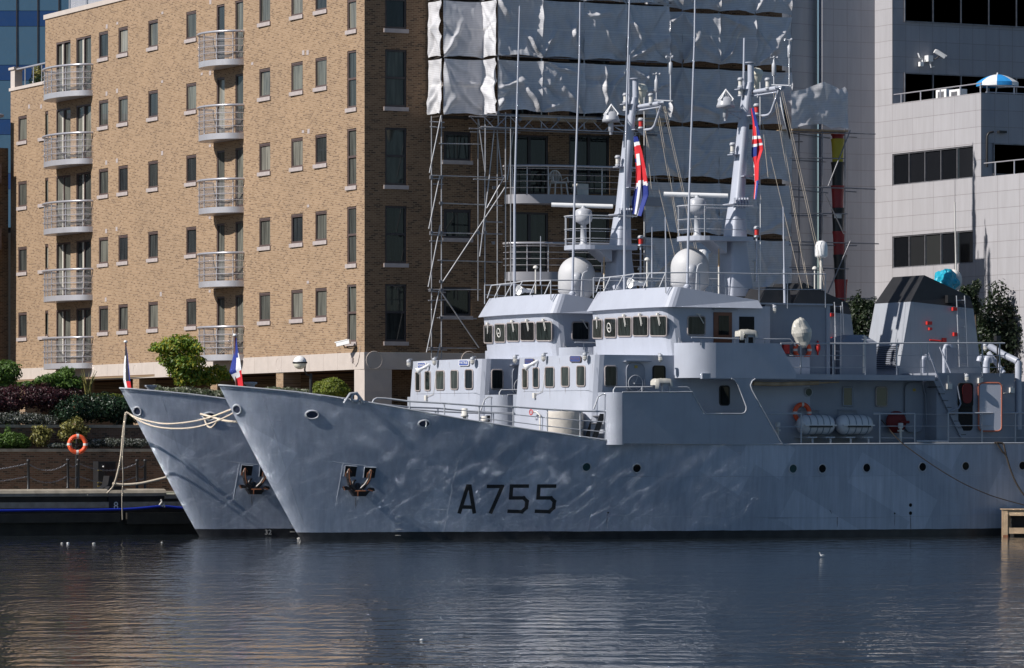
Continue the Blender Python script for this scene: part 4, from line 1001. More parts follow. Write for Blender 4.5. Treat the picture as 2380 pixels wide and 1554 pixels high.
    for i in range(5): mb.tube([(xL-.14,-3.02,6.0+i*.28), (xL+.2,-3.3,6.0+i*.28)], .012, 4)
    mb.build('ladder', M['fitting'], wh)
    # aft part of the bridge deck house
    xa2 = S(T('I',1970,1200), -2.6).x
    mb = MB(); z1 = S(T('I',1700,1012), -2.6).z; mb.box((XA-.02,-2.6,zb1-.05), (xa2,2.6,z1)); ah = P(mb, 'signal_house', M['grey_d'])
    mb = MB(); mb.box((XA-.3,-2.72,z1), (xa2+.12,2.72,z1+.06)); mb.box((xa2-.12,-2.66,zb1), (xa2+.03,-2.60,z1)); mb.build('roof', M['grey_b'], ah)
    z0c = z1+.06
    for x0, x1, y0 in ((1430,1680,870),(1690,1955,895)):
        a = S(T('I',x0,1000), -2.0); b2 = S(T('I',x1,1000), -2.0); zt_ = S(T('I',x0,y0), -2.0).z
        mb = MB(); mb.hexa([(a.x,-2,z0c),(b2.x,-2,z0c),(b2.x,1.6,z0c),(a.x,1.6,z0c),(a.x+.4,-1.9,zt_),(b2.x,-1.9,zt_),(b2.x,1.5,zt_),(a.x+.4,1.5,zt_)]); mb.build('locker', M['black'], ah)
    bulkhead_lamp(S(T('I',1550,1040), -2.85), ah, Vector((0,-1,0)))
    # satellite dome
    q_ = S(T('I',893,720), .3); zb3 = S(T('I',900,862), .3).z; zt3 = S(T('I',893,570), .3).z; r_ = (S(T('I',1043,720), .3).x-S(T('I',748,720), .3).x)*CT/2*1.0
    h_ = zt3-zb3
    prof = [(r_*.55,-.34),(r_*.93,-.02),(r_*.95,.0),(r_*1.0,.03),(r_,h_*.48)]+[(r_*math.cos(a*PI/20), h_*.48+h_*.52*math.sin(a*PI/20)) for a in range(1, 11)]
    mb = MB(); mb.lathe(prof, (q_.x,.3,zb3), (0,0,1), 32); mb.lathe([(.3,-1.0),(.3,-.3)], (q_.x,.3,zb3), (0,0,1), 12); P(mb, 'satellite_dome', M['satdome'])
    # mushroom vent and bent pipe beside the dome
    q_ = S(T('I',905,735), -1.2); zb4 = 8.9
    mb = MB(); mb.lathe([(.13,0),(.13,S(T('I',905,880),-1.2).z-zb4+.35),(.21,S(T('I',905,810),-1.2).z-zb4),(.21,S(T('I',905,730),-1.2).z-zb4),(.15,S(T('I',905,700),-1.2).z-zb4),(0,S(T('I',905,697),-1.2).z-zb4)], (q_.x,-1.2,zb4), (0,0,1), 16); P(mb, 'exhaust_vent', M['fitting'])
    mb = MB(); mb.tube([S(T('I',x,y), -1.6) for x, y in ((942,900),(948,740),(958,705),(975,692),(990,690))], .03, 6); P(mb, 'bent_pipe', M['fitting'])
    mb = MB(); q_ = S(T('I',1118,930), -.5); mb.tube([q_, S(T('I',1118,715), -.5)], .035, 6); o = P(mb, 'flag_pole', M['ivory'])
    mb = MB(); mb.tube([S(T('I',1118,715), -.5), S(T('I',1117,575), -.5)], .04, 6, r2=.025); mb.build('pole_top', M['timber'], o)
    # ---------------- mast
    y0 = 0.0
    def sect(t, xl, xr, y, hy):
        a = S(T(t,xl,y), -hy*.6); b2 = S(T(t,xr,y), -hy*.6); w_ = (b2.x-a.x)
        # the near face spans most of the width: choose the depth so both corners land at xl and xr
        L_ = (b2.x-a.x); dx = L_-.0
        x0_, x1_ = a.x+.0, b2.x
        c = []; rr = min(.12, hy*.5)
        hx = (x1_-x0_)/2*.82; cx = (x0_+x1_)/2
        for sx, sy, a0 in ((1,1,0),(-1,1,90),(-1,-1,180),(1,-1,270)):
            for i in range(4):
                an = math.radians(a0+30*i); c.append((cx+sx*(hx-rr)+rr*math.cos(an), sy*(hy-rr)+rr*math.sin(an), a.z))
        return c
    mb = MB()
    loops = [sect('I',1165,1400,945,.62), sect('I',1186,1345,600,.5), sect('I',1200,1340,470,.42), sect('I',1222,1335,230,.32), sect('D',1040,1130,1554,.3), sect('D',1092,1160,1030,.27), sect('D',1122,1178,760,.24), sect('D',1143,1190,640,.2)]
    mb.rings(loops, True, True, None, False, True)
    mast = P(mb, 'mast', M['grey'])
    a = S(T('D',1172,640), 0); b2 = S(T('D',1172,492), 0)
    mb = MB(); mb.tube([a-Vector((0,0,.3)), b2], .125, 14); mb.lathe([(.22,0),(.22,.03)], b2, (0,0,1), 14); mb.build('topmast', M['grey'], mast)
    mb = MB()
    for i in range(6): p = S(T('D',1042+i*19,1545), -.35+.02*i); mb.box((p.x-.015,-.42,p.z-.35), (p.x+.015,-.30,p.z+.03))
    mb.box((loops[3][0][0]-.65,-.42,loops[3][0][2]+.0), (loops[3][0][0]+.05,.42,loops[3][0][2]+.03)); mb.build('mast_collar', M['grey'], mast)
    # radar platform
    zp0 = S(T('I',1100,508), -1.2).z; zp1 = S(T('I',1100,472), -1.2).z
    a = S(T('I',832,490), 0.2); b2 = S(T('I',1382,490), -.9)
    cx0, cx1, hy = a.x+.55, b2.x, .95
    pl_ = [(cx1,-hy),(cx1,hy)]+[(cx0-hy*.75*math.sin(PI*i/12), hy*math.cos(PI*i/12)) for i in range(13)]
    mb = MB(); mb.prism([(x,y,zp0) for x, y in pl_], (0,0,zp1-zp0))
    mb.prism([(cx0+.4,-.5,zp0),(cx1-.9,-.5,zp0),(cx1-.9,-.5,zp0-.45)], (0,1.0,0)); plat = P(mb, 'radar_platform', M['grey'], mast)
    pr = [(x,y) for x, y in pl_]; pr = pr[1:]+pr[:1]
    hz = S(T('I',1100,238), -.9).z-zp1
    rail([Vector((x*1.0,y*.97,zp1)) for x, y in pr], [Vector((x,y*.97,zp1+hz)) for x, y in pr], (.22,.55), .018, .026, plat, 'railing', 'fitting', 3)
    # radar: pedestal, gearbox, scanner bar
    c = S(T('I',950,470), 0); zs = S(T('I',940,158), 0).z
    mb = MB(); mb.lathe([(.22,0),(.13,.1),(.11,zs-zp1-.75),(.25,zs-zp1-.68),(.33,zs-zp1-.62),(.36,zs-zp1-.5),(.33,zs-zp1-.2),(.25,zs-zp1-.14),(.1,zs-zp1-.1),(.1,zs-zp1)], (c.x,0,zp1), (0,0,1), 16); rad = P(mb, 'radar_pedestal', M['fitting'], mast)
    e0 = at_Y(T('I',690,150), (OX+c.x)*ST+OY*CT)-ORG; e1 = at_Y(T('I',1188,164), (OX+c.x)*ST+OY*CT)-ORG
    d_ = (e1-e0).normalized(); up = Vector((0,0,1)); sd_ = d_.cross(up).normalized()
    mb = MB(); L0 = []
    for e, k in ((e0,1),(e1,1)):
        L0.append([e+up*.085*math.sin(2*PI*i/12)*k+sd_*.08*math.cos(2*PI*i/12)*k for i in range(12)])
    mb.rings(L0, True, True, None, True, True); sc_ = P(mb, 'radar_scanner', M['white'], mast)
    # yard to port, its stay, lights, wind instruments
    y_a = S(T('D',1180,718), 0); y_b = S(T('D',1425,678), -2.3)
    mb = MB(); mb.tube([y_a, y_a.lerp(y_b,.45)], .075, 8, r2=.085); mb.tube([y_a.lerp(y_b,.45), y_b], .09, 8)
    mb.tube([y_a-Vector((0,0,.15)), y_a.lerp(y_b,.8)-Vector((0,0,.15))], .03, 6)
    mb.tube([S(T('D',1390,700),-2.0), S(T('D',1332,868),-1.35), S(T('D',1312,892),-1.2), S(T('D',1285,900),-1.0), S(T('D',1255,902),-.7)], .05, 8)
    yard = P(mb, 'yard', M['grey'], mast)
    mb = MB(); a = S(T('D',1335,662),-1.9); b2 = S(T('D',1490,668),-3.2); mb.tube([a, b2], .03, 6)
    p = S(T('D',1352,655),-2.0); mb.tube([p, p+Vector((0,0,.35))], .03, 6); mb.lathe([(.06,.3),(.085,.33),(.085,.75),(.05,.8),(.03,.95)], p, (0,0,1), 10)
    for i in range(3): an = i*2.1; e = p+Vector((.15*math.cos(an),.15*math.sin(an),1.0)); mb.tube([p+Vector((0,0,1.0)), e], .012, 4); mb.ball(e, .05, 8)
    p = S(T('D',1472,660),-3.1); mb.tube([p, p+Vector((0,0,1.3))], .035, 6); mb.lathe([(.04,1.0),(.075,1.05),(.075,1.45),(.03,1.5)], p, (0,0,1), 10)
    for i in range(3): an = i*2.1+.5; e = p+Vector((.16*math.cos(an),.16*math.sin(an),1.68)); mb.tube([p+Vector((0,0,1.68)), e], .014, 4); mb.ball(e, .06, 8, mi=0)
    mb.tube([p+Vector((0,0,1.4)), p+Vector((0,0,1.68))], .02, 5); mb.build('wind_instruments', M['fitting'], mast)
    def navlight(p, par, mat='ivory', dn=False):
        mb = MB(); mb.lathe([(.11,0),(.11,.05),(.07,.06),(.07,.08)], p, (0,0,1), 12); mb.lathe([(.07,.3),(.12,.3),(.12,.36),(.08,.42),(0,.42)], p, (0,0,1), 12); o = mb.build('navigation_light', M['fitting'], par)
        mb = MB(); mb.lathe([(.085,.08),(.085,.3)], p, (0,0,1), 12); mb.build('lens', M[mat], o)
    def bracket(t, x0, x1, y, yy, par):
        a = S(T(t,x0,y), yy); b2 = S(T(t,x1,y), yy); mb = MB(); mb.box((a.x,yy-.2,a.z-.03), (b2.x,yy+.2,a.z)); mb.prism([(b2.x,yy-.02,a.z-.03),(lerp(a.x,b2.x,.35),yy-.02,a.z-.03),(b2.x,yy-.02,a.z-.3)], (0,.04,0)); return mb.build('light_bracket', M['grey'], par)
    o = bracket('D',1010,1090,1200,0,mast); navlight(S(T('D',1030,1195),0), o)
    o = bracket('D',1100,1240,1368,-.35,mast); navlight(S(T('D',1215,1365),-.35), o)
    o = bracket('D',1150,1250,898,-.35,mast); navlight(S(T('D',1216,892),-.35), o, 'red')
    o = bracket('D',1065,1150,692,0,mast); navlight(S(T('D',1092,690),0), o); navlight(S(T('D',1092,750),0), o)
    navlight(S(T('D',1303,692),-1.3), yard)
    # radio direction-finder basket with a wire diamond on a forward bracket
    q_ = S(T('D',975,830), 0); r_ = .33
    mb = MB(); mb.lathe([(r_*1.05,0),(r_*1.05,-.1),(r_*.95,-.1)], q_+Vector((0,0,.05)), (0,0,1), 16); mb.lathe([(r_,0),(r_*.8,.25),(r_*.45,.32),(.02,.33)], q_+Vector((0,0,.05)), (0,0,1), 16)
    mb.lathe([(.1,-.1),(.1,-.4),(.06,-.42),(.06,-.55)], q_, (0,0,1), 10); mb.tube([q_+Vector((0,0,-.2)), S(T('D',1115,868),0)], .03, 6); mb.tube([q_+Vector((.2,0,-.25)), S(T('D',1160,960),0)], .022, 5)
    o = P(mb, 'direction_finder', M['fitting'], mast)
    c = S(T('D',978,775), 0); mb = MB()
    for ang in (0, PI/2):
        e1_ = Vector((math.cos(ang+.5),math.sin(ang+.5),0)); k = [c+Vector((0,0,.38)), c+e1_*.34, c-Vector((0,0,.38)), c-e1_*.34]
        mb.tube(k, .03, 5, closed=True); mb.tube([k[0],k[2]], .015, 4); mb.tube([k[1],k[3]], .015, 4)
    for sgx in (-1,1): mb.tube([c+Vector((sgx*.2,0,-.2)), q_+Vector((sgx*.25,0,.3))], .015, 4)
    mb.build('diamond_antenna', M['white'], o)
    # mushroom aerial behind the top and steps up the mast
    q_ = S(T('D',1215,585), .35); mb = MB(); mb.lathe([(.27,0),(.27,.06),(.24,.16),(.15,.25),(0,.29)], q_, (0,0,1), 18); mb.lathe([(.24,0),(.1,-.5),(.03,-.6)], q_, (0,0,1), 12); mb.tube([q_+Vector((-.02,0,-.3)), S(T('D',1195,700),.1)], .03, 6); P(mb, 'mushroom_aerial', M['cream'], mast)
    mb = MB()
    for x, y in ((1175,950),(1160,1100),(1150,1240)): p = S(T('D',x,y), -.25); mb.tube([p-Vector((.12,0,0)), p, p+Vector((0,0,.12))], .022, 5)
    mb.build('mast_step', M['fitting'], mast)
    # whip aerials
    for t, pts, yy, r0 in (('I',((872,880),(872,830)),-1.9,.05),('I',((598,800),(598,405)),1.6,.03),('I',((1630,1000),(1618,250)),-2.2,.05),('I',((1345,995),(1345,990)),0,.0)):
        if not r0: continue
        a = S(T(t,*pts[0]), yy); b2 = S(T(t,*pts[1]), yy)
        if t == 'I' and pts[0][0] == 872:
            b2 = S((1616,-40), yy); mid = S(T('I',888,150), yy)
            mb = MB(); mb.lathe([(.13,-.15),(.1,0),(.16,.05),(.06,.15)], a, (0,0,1), 12); mb.tube([a, mid], .05, 7, r2=.045); mb.tube([mid, S(T('D',735,300),yy), b2], .042, 7, r2=.03)
        else: mb = MB(); mb.tube([a, a.lerp(b2,.35)], r0, 6); mb.tube([a.lerp(b2,.35), b2], r0*.7, 6, r2=r0*.45)
        P(mb, 'whip_aerial', M['grey'])
    mb = MB(); a = S(T('D',1115,690), .25); mb.tube([a, S(T('D',1122,298), .25)], .045, 7); P(mb, 'pole_aerial', M['grey'], mast)
    mb = MB(); a = S((1451.5,690), 2.3); mb.lathe([(.12,-.15),(.1,0),(.15,.05),(.06,.15)], a, (0,0,1), 12); mb.tube([a, S(T('I',386,80),2.3)], .055, 7, r2=.05); mb.tube([S(T('I',386,80),2.3), S(T('D',160,1540-560),2.3) if False else S((1464,-30),2.3)], .045, 7, r2=.03); P(mb, 'whip_aerial', M['grey'])
    mb = MB(); a = S(T('I',1412,830), -.8); b2 = S(T('I',1412,485), -.8); mb.tube([a, b2], .035, 6); o = P(mb, 'light_pole', M['grey']); navlight(b2, o, 'red')
    mb = MB(); a = S(T('I',1910,890), -1.9); b2 = S(T('I',1912,645), -1.9); mb.tube([a, b2], .06, 8); o = P(mb, 'gps_pole', M['ivory']); mb = MB(); r_ = .25; mb.lathe([(.16,0),(.24,.04),(r_,.1),(r_,.42),(.2,.58),(.1,.64),(0,.65)], b2, (0,0,1), 16); mb.build('gps_dome', M['white'], o)
    for x, y0_, y1_, yy in ((560,870,665,1.2),(1398,830,680,0.5),(1863,890,735,-1.0)):
        mb = MB(); a = S(T('I',x,y0_), yy); b2 = S(T('I',x,y1_), yy); mb.tube([a, b2], .03, 6); mb.lathe([(.1,0),(.1,.05),(.06,.1),(0,.12)], b2, (0,0,1), 10); P(mb, 'small_aerial', M['ivory'])
    # signal halyards
    for (t0, x0, y0_, ya), (t1, x1, y1_, yb2) in ((('D',1345,715,-1.6),('I',1805,880,-2.2)),(('D',1360,715,-1.7),('I',1815,880,-2.3)),(('D',1405,705,-2.1),('I',1935,860,-2.5)),(('D',1418,700,-2.25),('I',1950,860,-2.6)),(('D',1250,900,-.7),('I',1765,890,-1.5)),(('D',1256,905,-.75),('I',1500,20,-1.2)),(('D',1185,720,0),('D',1250,1554,-.3))):
        mb = MB(); mb.tube([S(T(t0,x0,y0_),ya), S(T(t1,x1,y1_),yb2)], .008, 4); mb.build('signal_halyard', M['rope'], mast)
    mb = MB(); mb.tube([S(T('D',1243,640), -.5), S(T('I',1440,760), -.9)], .013, 4); mb.build('signal_halyard', M['white'], mast)
    # ---------------- foredeck rails, stowed gear
    topR = [(75,790),(345,805),(615,825),(880,832),(1145,852),(1400,865),(1722,872)]; botR = [(70,852),(342,893),(615,930),(878,970),(1142,1010),(1403,1052),(1700,1090)]
    hiP = []; loP = []
    for (x, y), (x2, y2) in zip(topR, botR):
        l = hull_at(T('M',x2,y2)); yy = l.y+.1; hiP.append(S(T('M',x,y), yy)); loP.append(Vector((hiP[-1].x, yy, ZD(hiP[-1].x)-.08)))
    l0 = hull_at(T('L',950,415)); st_ = [S(T('L',950,415), l0.y+.1), S(T('L',962,388), l0.y+.1), S(T('L',985,376), l0.y+.1), S(T('L',1050,378), l0.y+.1)]
    mb = MB(); mb.tube(st_+hiP, .036, 6)
    for f in (.33,.66): mb.tube([a.lerp(b2, f) for a, b2 in list(zip(loP, hiP))[1 if f > .5 else 2:]], .018, 5)
    for a, b2 in zip(loP, hiP): mb.tube([a, b2], .026, 6)
    P(mb, 'foredeck_railing', M['fitting'])
    mb = MB(); hs = [Vector((p.x,-p.y,p.z)) for p in st_+hiP]; mb.tube(hs, .036, 6)
    for a, b2 in zip(loP, hiP): mb.tube([(a.x,-a.y,a.z), (b2.x,-b2.y,b2.z)], .026, 6)
    mb.tube([Vector((a.x,-a.y,lerp(a.z,b2.z,.5))) for a, b2 in zip(loP, hiP)], .018, 5)
    P(mb, 'foredeck_railing', M['fitting'])
    # stairs from the foredeck up, with black strings, and hoop rails
    def stair(x0, y0_, z0, x1, z1, wd, par, n=5):
        mb = MB()
        for yy in (y0_, y0_-wd): mb.prism([(x0,yy,z0),(x0+.22,yy,z0),(x1+.22,yy,z1),(x1,yy,z1)], (0,.03,0))
        o = mb.build('stair', M['black'], par); mb = MB()
        for i in range(n): f = (i+.7)/n; mb.box((lerp(x0,x1,f),y0_-wd,lerp(z0,z1,f)-.015), (lerp(x0,x1,f)+.22,y0_+.03,lerp(z0,z1,f)+.015))
        mb.build('tread', M['galv_d'], o); return o
    a = S(T('M',1460,1045), -3.3); b2 = S(T('M',1600,740), -3.3); stair(a.x, -2.95, a.z-.3, b2.x-.35, a.z+.75, .55, root, 4)
    mb = MB(); mb.box((b2.x-.1,-3.2,3.3), (b2.x,-2.95,b2.z)); P(mb, 'black_post', M['black'])
    mb = MB(); mb.tube([S(T('M',1505,850),-3.6), S(T('M',1540,755),-3.6), S(T('M',1570,735),-3.6), S(T('M',1720,737),-3.9)], .03, 6); mb.tube([S(T('M',1652,1000),-3.8), S(T('M',1660,700),-3.8), S(T('M',1672,680),-3.8), S(T('M',1985,678),-3.8)], .03, 6); mb.tube([S(T('N',520,290),-3.9), S(T('N',520,325),-3.9)], .024, 5)
    mb.tube([S(T('N',745,292),-4.0), S(T('N',870,290),-4.0), S(T('N',890,300),-4.0), S(T('N',898,325),-4.0)], .026, 6); P(mb, 'hoop_rail', M['fitting'])
    # foredeck gear just showing over the sheer: capstan, bollards, mushroom vents
    for t, x, y in (('K',1125,300),('L',75,285),):
        c = S(T(t,x,y), 0) if t == 'L' else S((T('K',1125,300)[0]+246,T('K',1125,300)[1]-6), 0)
        mb = MB(); mb.lathe([(.22,-.5),(.14,-.1),(.15,.02),(.24,.08),(.24,.13),(0,.14)], c, (0,0,1), 14); P(mb, 'capstan', M['fitting']); break
    c = hull_at(T('L',805,395)); mb = MB(); mb.tube([(c.x-.45,-1.9,c.z-.1),(c.x-.2,-1.9,c.z+.25),(c.x+.05,-1.9,c.z+.28),(c.x+.35,-1.9,c.z-.1)], .05, 6); mb.ring((c.x,-1.9,c.z+.1),(0,1,0),.14,.045,16,6); P(mb, 'chain_stopper', M['fitting'])
    for t, x, y, hh in (('M',502,845,.30),('M',655,905,.2),('M',1570,890,.3)):
        c = S(T(t,x,y), -2.2); mb = MB(); mb.lathe([(.07,-.55),(.07,-hh),(.14,-hh),(.15,-hh+.06),(.11,-hh+.08),(.11,0),(0,.01)], c, (0,0,1), 12); P(mb, 'deck_vent', M['ivory'])
    # ---------------- after deckhouse wall on the main deck
    YA = -3.0
    xa0 = S(T('N',1085,300), YA).x; xb0 = S(T('O',1190,400), YA).x
    aw = dh
    mb = MB(); 
    side_win('O', 582, 655, 292, 436, YA-.1, dh, glass='curt_d', fr='grey_d', r_=.03); side_win('O', 838, 925, 290, 440, YA-.1, dh, glass='curt_d', fr='seal')
    c = S(T('O',316,330), YA-.1); mb = MB(); mb.ring(c, (0,1,0), .16, .025, 20, 6); o = mb.build('porthole', M['fitting'], dh); mb = MB(); mb.lathe([(.155,0),(0,0)], c+Vector((0,-.0,0)), (0,-1,0), 18); mb.build('glass', M['green_gl'], o)
    wt_door('O', 1062, 1192, 258, 640, YA-.1, dh)
    mb = MB(); mb.tube([S(T('O',1200,230),YA-.12), S(T('O',1205,290),YA-.12), S(T('O',1225,350),YA-.12), S(T('O',1235,680),YA-.12)], .035, 6); mb.build('drain_pipe', M['grey_d'], dh)
    # after block nearer the side, with an open dark doorway and a red-rimmed open door
    YB = -3.85
    a = S(T('O',1405,200), YB); b2 = S(T('O',1915,185), YB)
    mb = MB(); mb.box((a.x-.55,YB,3.3), (b2.x,3.85,b2.z)); ab = P(mb, 'after_deckhouse', M['grey_d'])
    o = side_win('O', 1478, 1588, 262, 440, YB-.01, ab, name='doorway', glass='void', fr='void')
    p0_, p1_ = S(T('O',1478,262), YB), S(T('O',1590,630), YB)
    mb = MB(); l = rrect(Vector(((p0_.x+p1_.x)/2, YB-.004, (p0_.z+p1_.z)/2)), yv, zv, p1_.x-p0_.x, p0_.z-p1_.z, .15, 5); mb.add(l, [tuple(range(len(l)))]); mb.build('opening', M['void'], o, recalc=False)
    mb = MB(); c = S(T('O',1545,340), YB-.03); mb.prism(rrect(c, yv, zv, .42, .75, .18, 4), (0,-.04,0)); mb.build('red_jacket', M['red_d'], o)
    p0_, p1_ = S(T('O',1630,258), YB), S(T('O',1780,632), YB); c = Vector(((p0_.x+p1_.x)/2, YB-.03, (p0_.z+p1_.z)/2)); w_, h_ = p1_.x-p0_.x, p0_.z-p1_.z
    # the door stands open, turned toward the bow so that it catches the sun
    hinge = Vector((p0_.x-.02, YB-.03, 0)); ang = math.radians(13)
    def turn(p): return Vector((hinge.x+(p.x-hinge.x)*1.0, YB-.04-(p.x-hinge.x)*math.tan(ang), p.z))
    l = [turn(p) for p in rrect(c, yv, zv, w_*1.03, h_, .16, 5)]; mb = MB(); mb.prism(l, (0,-.05,0)); o = mb.build('door', M['grey'], ab); o['label'] = 'open steel door with an orange-red rim'
    mb = MB(); mb.tube([p-Vector((0,.04,0)) for p in l], .035, 6, closed=True); mb.build('door_seal', M['salmon'], o)
    bulkhead_lamp(S(T('O',1545,215), YB-.2), ab, Vector((0,-1,0)))
    mb = MB()
    for t, x, y in (('O',1895,315),('O',1410,285),('O',1650,240)): p = S(T(t,x,y), YB-.06); mb.box((p.x-.09,p.y-.06,p.z-.1), (p.x+.09,p.y+.06,p.z+.1))
    mb.tube([S(T('O',1400,200),YB-.1), S(T('O',1400,280),YB-.1)], .03, 5); mb.tube([S(T('O',1815,270),YB-.08), S(T('O',1818,305),YB-.08)], .03, 5); mb.tube([S(T('O',1830,338),YB-.08), S(T('O',1865,335),YB-.08)], .02, 5)
    mb.build('switch_box', M['ivory'], ab)
    mb = MB(); mb.tube([S(T('O',1470,280),YB-.15), S(T('O',1498,420),YB-.15), S(T('O',1480,455),YB-.15), S(T('O',1400,485),YB-.15)], .03, 6); mb.build('hand_rail', M['grey_d'], ab)
    mb = MB(); p = S(T('O',1945,85), -3.6); q_ = S(T('O',1945,620), -3.6); mb.tube([q_, p], .13, 10); p2 = S(T('O',1930,110), -3.6); mb.tube([S(T('b',1370,905),-2.6), S(T('b',1540,1010),-3.0), S(T('b',1715,1095),-3.6)], .13, 8, r2=.13); mb.tube([S(T('b',1370,990),-2.6), S(T('b',1550,1235),-3.2)], .1, 8); mb.build('crane_post', M['grey'], root)
    # inclined ladder from the boat deck to the main deck
    a = S(T('O',1235,215), -3.5); b2 = S(T('O',1480,690), -3.5)
    mb = MB()
    for yy in (-3.35,-3.95): mb.prism([(a.x-.05,yy,a.z),(a.x+.2,yy,a.z),(b2.x+.1,yy,b2.z),(b2.x-.15,yy,b2.z)], (0,.04,0))
    o = P(mb, 'inclined_ladder', M['grey_d']); mb = MB()
    for i in range(9): f = (i+.5)/9; mb.box((lerp(a.x,b2.x,f)-.1,-3.95,lerp(a.z,b2.z,f)), (lerp(a.x,b2.x,f)+.12,-3.31,lerp(a.z,b2.z,f)+.035))
    mb.build('tread', M['black'], o)
    mb = MB(); mb.tube([S(T('O',1245,5),-3.95), S(T('O',1310,180),-3.95), S(T('O',1372,320),-3.95)], .032, 6); mb.tube([S(T('O',1335,-20),-3.3), S(T('O',1450,250),-3.3), S(T('O',1500,370),-3.3)], .03, 6); mb.build('hand_rail', M['grey'], o)
    # main deck rail (aft) and boat deck rail
    def deck_rail(t, xs, ytop, ymid, ybot, yy, name, thick=.034):
        mb = MB(); hi_ = [S(T(t,x,ytop), yy) for x in xs]; lo_ = [S(T(t,x,ybot), yy) for x in xs]
        mb.tube(hi_, thick, 6)
        for ym in ymid: mb.tube([S(T(t,x,ym), yy) for x in xs], .015, 5)
        for a, b2 in zip(lo_, hi_): mb.tube([a, b2], .032, 6)
        return P(mb, name, M['fitting'])
    deck_rail('N', (1475,1757), 497, (600,), 740, -4.05, 'deck_railing')
    deck_rail('O', (868,1140), 497, (594,685), 740, -4.05, 'deck_railing'); deck_rail('O', (1400,1662,1922,2200), 492, (590,682), 730, -4.05, 'deck_railing')
    mb = MB(); mb.tube([S(T('O',820,497),-3.9), S(T('O',868,498),-4.05)], .05, 6); mb.tube([S(T('O',1150,712),-4.05), S(T('O',1395,712),-4.05)], .05, 6); mb.tube([S(T('O',1140,500),-4.05), S(T('O',1400,502),-4.05)], .01, 4); mb.tube([S(T('O',1140,594),-4.05), S(T('O',1400,594),-4.05)], .01, 4); P(mb, 'gangway_bar', M['fitting'])
    deck_rail('J', (-40+1330/1,1), 0, (), 0, -4.0, 'x') if False else None
    mb = MB(); hiP = [S(T('J',x,1312), -4.0) for x in (100,255,505,755)]+[S(T('J',x,1309), -4.0) for x in (1000,1190,1240,1665,1800,1838)]
    mb.tube(hiP, .034, 6)
    for ym in (1405,1497): mb.tube([S(T('J',x,ym), -4.0) for x in (170,505,755)], .015, 5); mb.tube([S(T('J',x,ym), -4.0) for x in (1010,1240)], .015, 5); mb.tube([S(T('J',x,ym), -4.0) for x in (1450,1665,1838)], .015, 5)
    for p in hiP[1:-1]: mb.tube([p, Vector((p.x,p.y,zb1-.02))], .028, 6)
    P(mb, 'boat_deck_railing', M['fitting'])
    for t, x, yt, yb3 in (('O',1030,570,735),('O',1852,505,725),('O',75,565,700)):
        p = S(T(t,x,yt), -3.7); q_ = S(T(t,x,yb3), -3.7); mb = MB(); mb.tube([q_, p-Vector((0,0,.1))], .055, 8); mb.lathe([(.09,-.2),(.1,-.18),(.1,0),(0,.01)], p, (0,0,1), 12); mb.lathe([(.12,-.32),(.12,-.26)], p, (0,0,1), 12); P(mb, 'air_pipe', M['ivory'])
    # ---------------- funnel
    hw = 1.35
    fA = [T('b',0,890), T('b',285,870)]; 
    b_fl = S(T('J',775,1510), hw); b_fr = S(T('J',955,1530), -hw); u_fl = S(T('J',880,990), hw); u_fr = S(T('J',1060,985), -hw)
    t_fl = S(T('J',1012,790), hw*.8); t_fr = S(T('J',1172,780), -hw*.8); u_ar = S(T('J',1600,1040), -hw); b_ar = S(T('J',1665,1530), -hw); t_ar = S(T('J',1595,945), -hw)
    xf0 = (b_fl.x+b_fr.x)/2; xf1 = (u_fl.x+u_fr.x)/2; xf2 = (t_fl.x+t_fr.x)/2
    zb5 = zb1-.02; zm = u_fr.z; zt5 = t_fr.z
    lo_ = [(xf0,-hw,zb5),(b_ar.x,-hw,zb5),(b_ar.x,hw,zb5),(xf0,hw,zb5)]; md = [(xf1,-hw*.97,zm),(u_ar.x,-hw*.97,u_ar.z),(u_ar.x,hw*.97,u_ar.z),(xf1,hw*.97,zm)]
    tp = [(xf2,-hw*.85,zt5),(u_ar.x-.05,-hw*.85,t_ar.z),(u_ar.x-.05,hw*.85,t_ar.z),(xf2,hw*.85,zt5)]
    mb = MB(); mb.rings([lo_, md], True, False); fn = P(mb, 'funnel', M['grey_f'])
    mb = MB(); e = .006; md2 = [(x-(e if i in (0,3) else -e), y*1.004, z) for i, (x,y,z) in enumerate(md)]; mb.rings([md2, tp], True, False, None, False, True); mb.build('funnel_top', M['black'], fn)
    # louvre slats on the lower front
    mb = MB(); z0_ = S(T('J',780,1515), 0).z; z1_ = S(T('J',790,1335), 0).z
    for i in range(13):
        z = lerp(z0_, z1_, i/12); x = lerp(xf0, xf1, (z-zb5)/(zm-zb5)); mb.hexa([(x-.05,-1.05,z),(x+.02,-1.05,z+.04),(x+.02,1.05,z+.04),(x-.05,1.05,z),(x-.05,-1.05,z+.02),(x+.02,-1.05,z+.06),(x+.02,1.05,z+.06),(x-.05,1.05,z+.02)])
    mb.hexa([(lerp(xf0,xf1,(z0_-zb5)/(zm-zb5))-.015,-1.05,z0_),(lerp(xf0,xf1,(z0_-zb5)/(zm-zb5)),-1.05,z0_),(lerp(xf0,xf1,(z0_-zb5)/(zm-zb5)),1.05,z0_),(lerp(xf0,xf1,(z0_-zb5)/(zm-zb5))-.015,1.05,z0_),(lerp(xf0,xf1,(z1_-zb5)/(zm-zb5))-.015,-1.05,z1_),(lerp(xf0,xf1,(z1_-zb5)/(zm-zb5)),-1.05,z1_),(lerp(xf0,xf1,(z1_-zb5)/(zm-zb5)),1.05,z1_),(lerp(xf0,xf1,(z1_-zb5)/(zm-zb5))-.015,1.05,z1_)], 1)
    mb.build('louvre', [M['grey_d'], M['void']], fn)
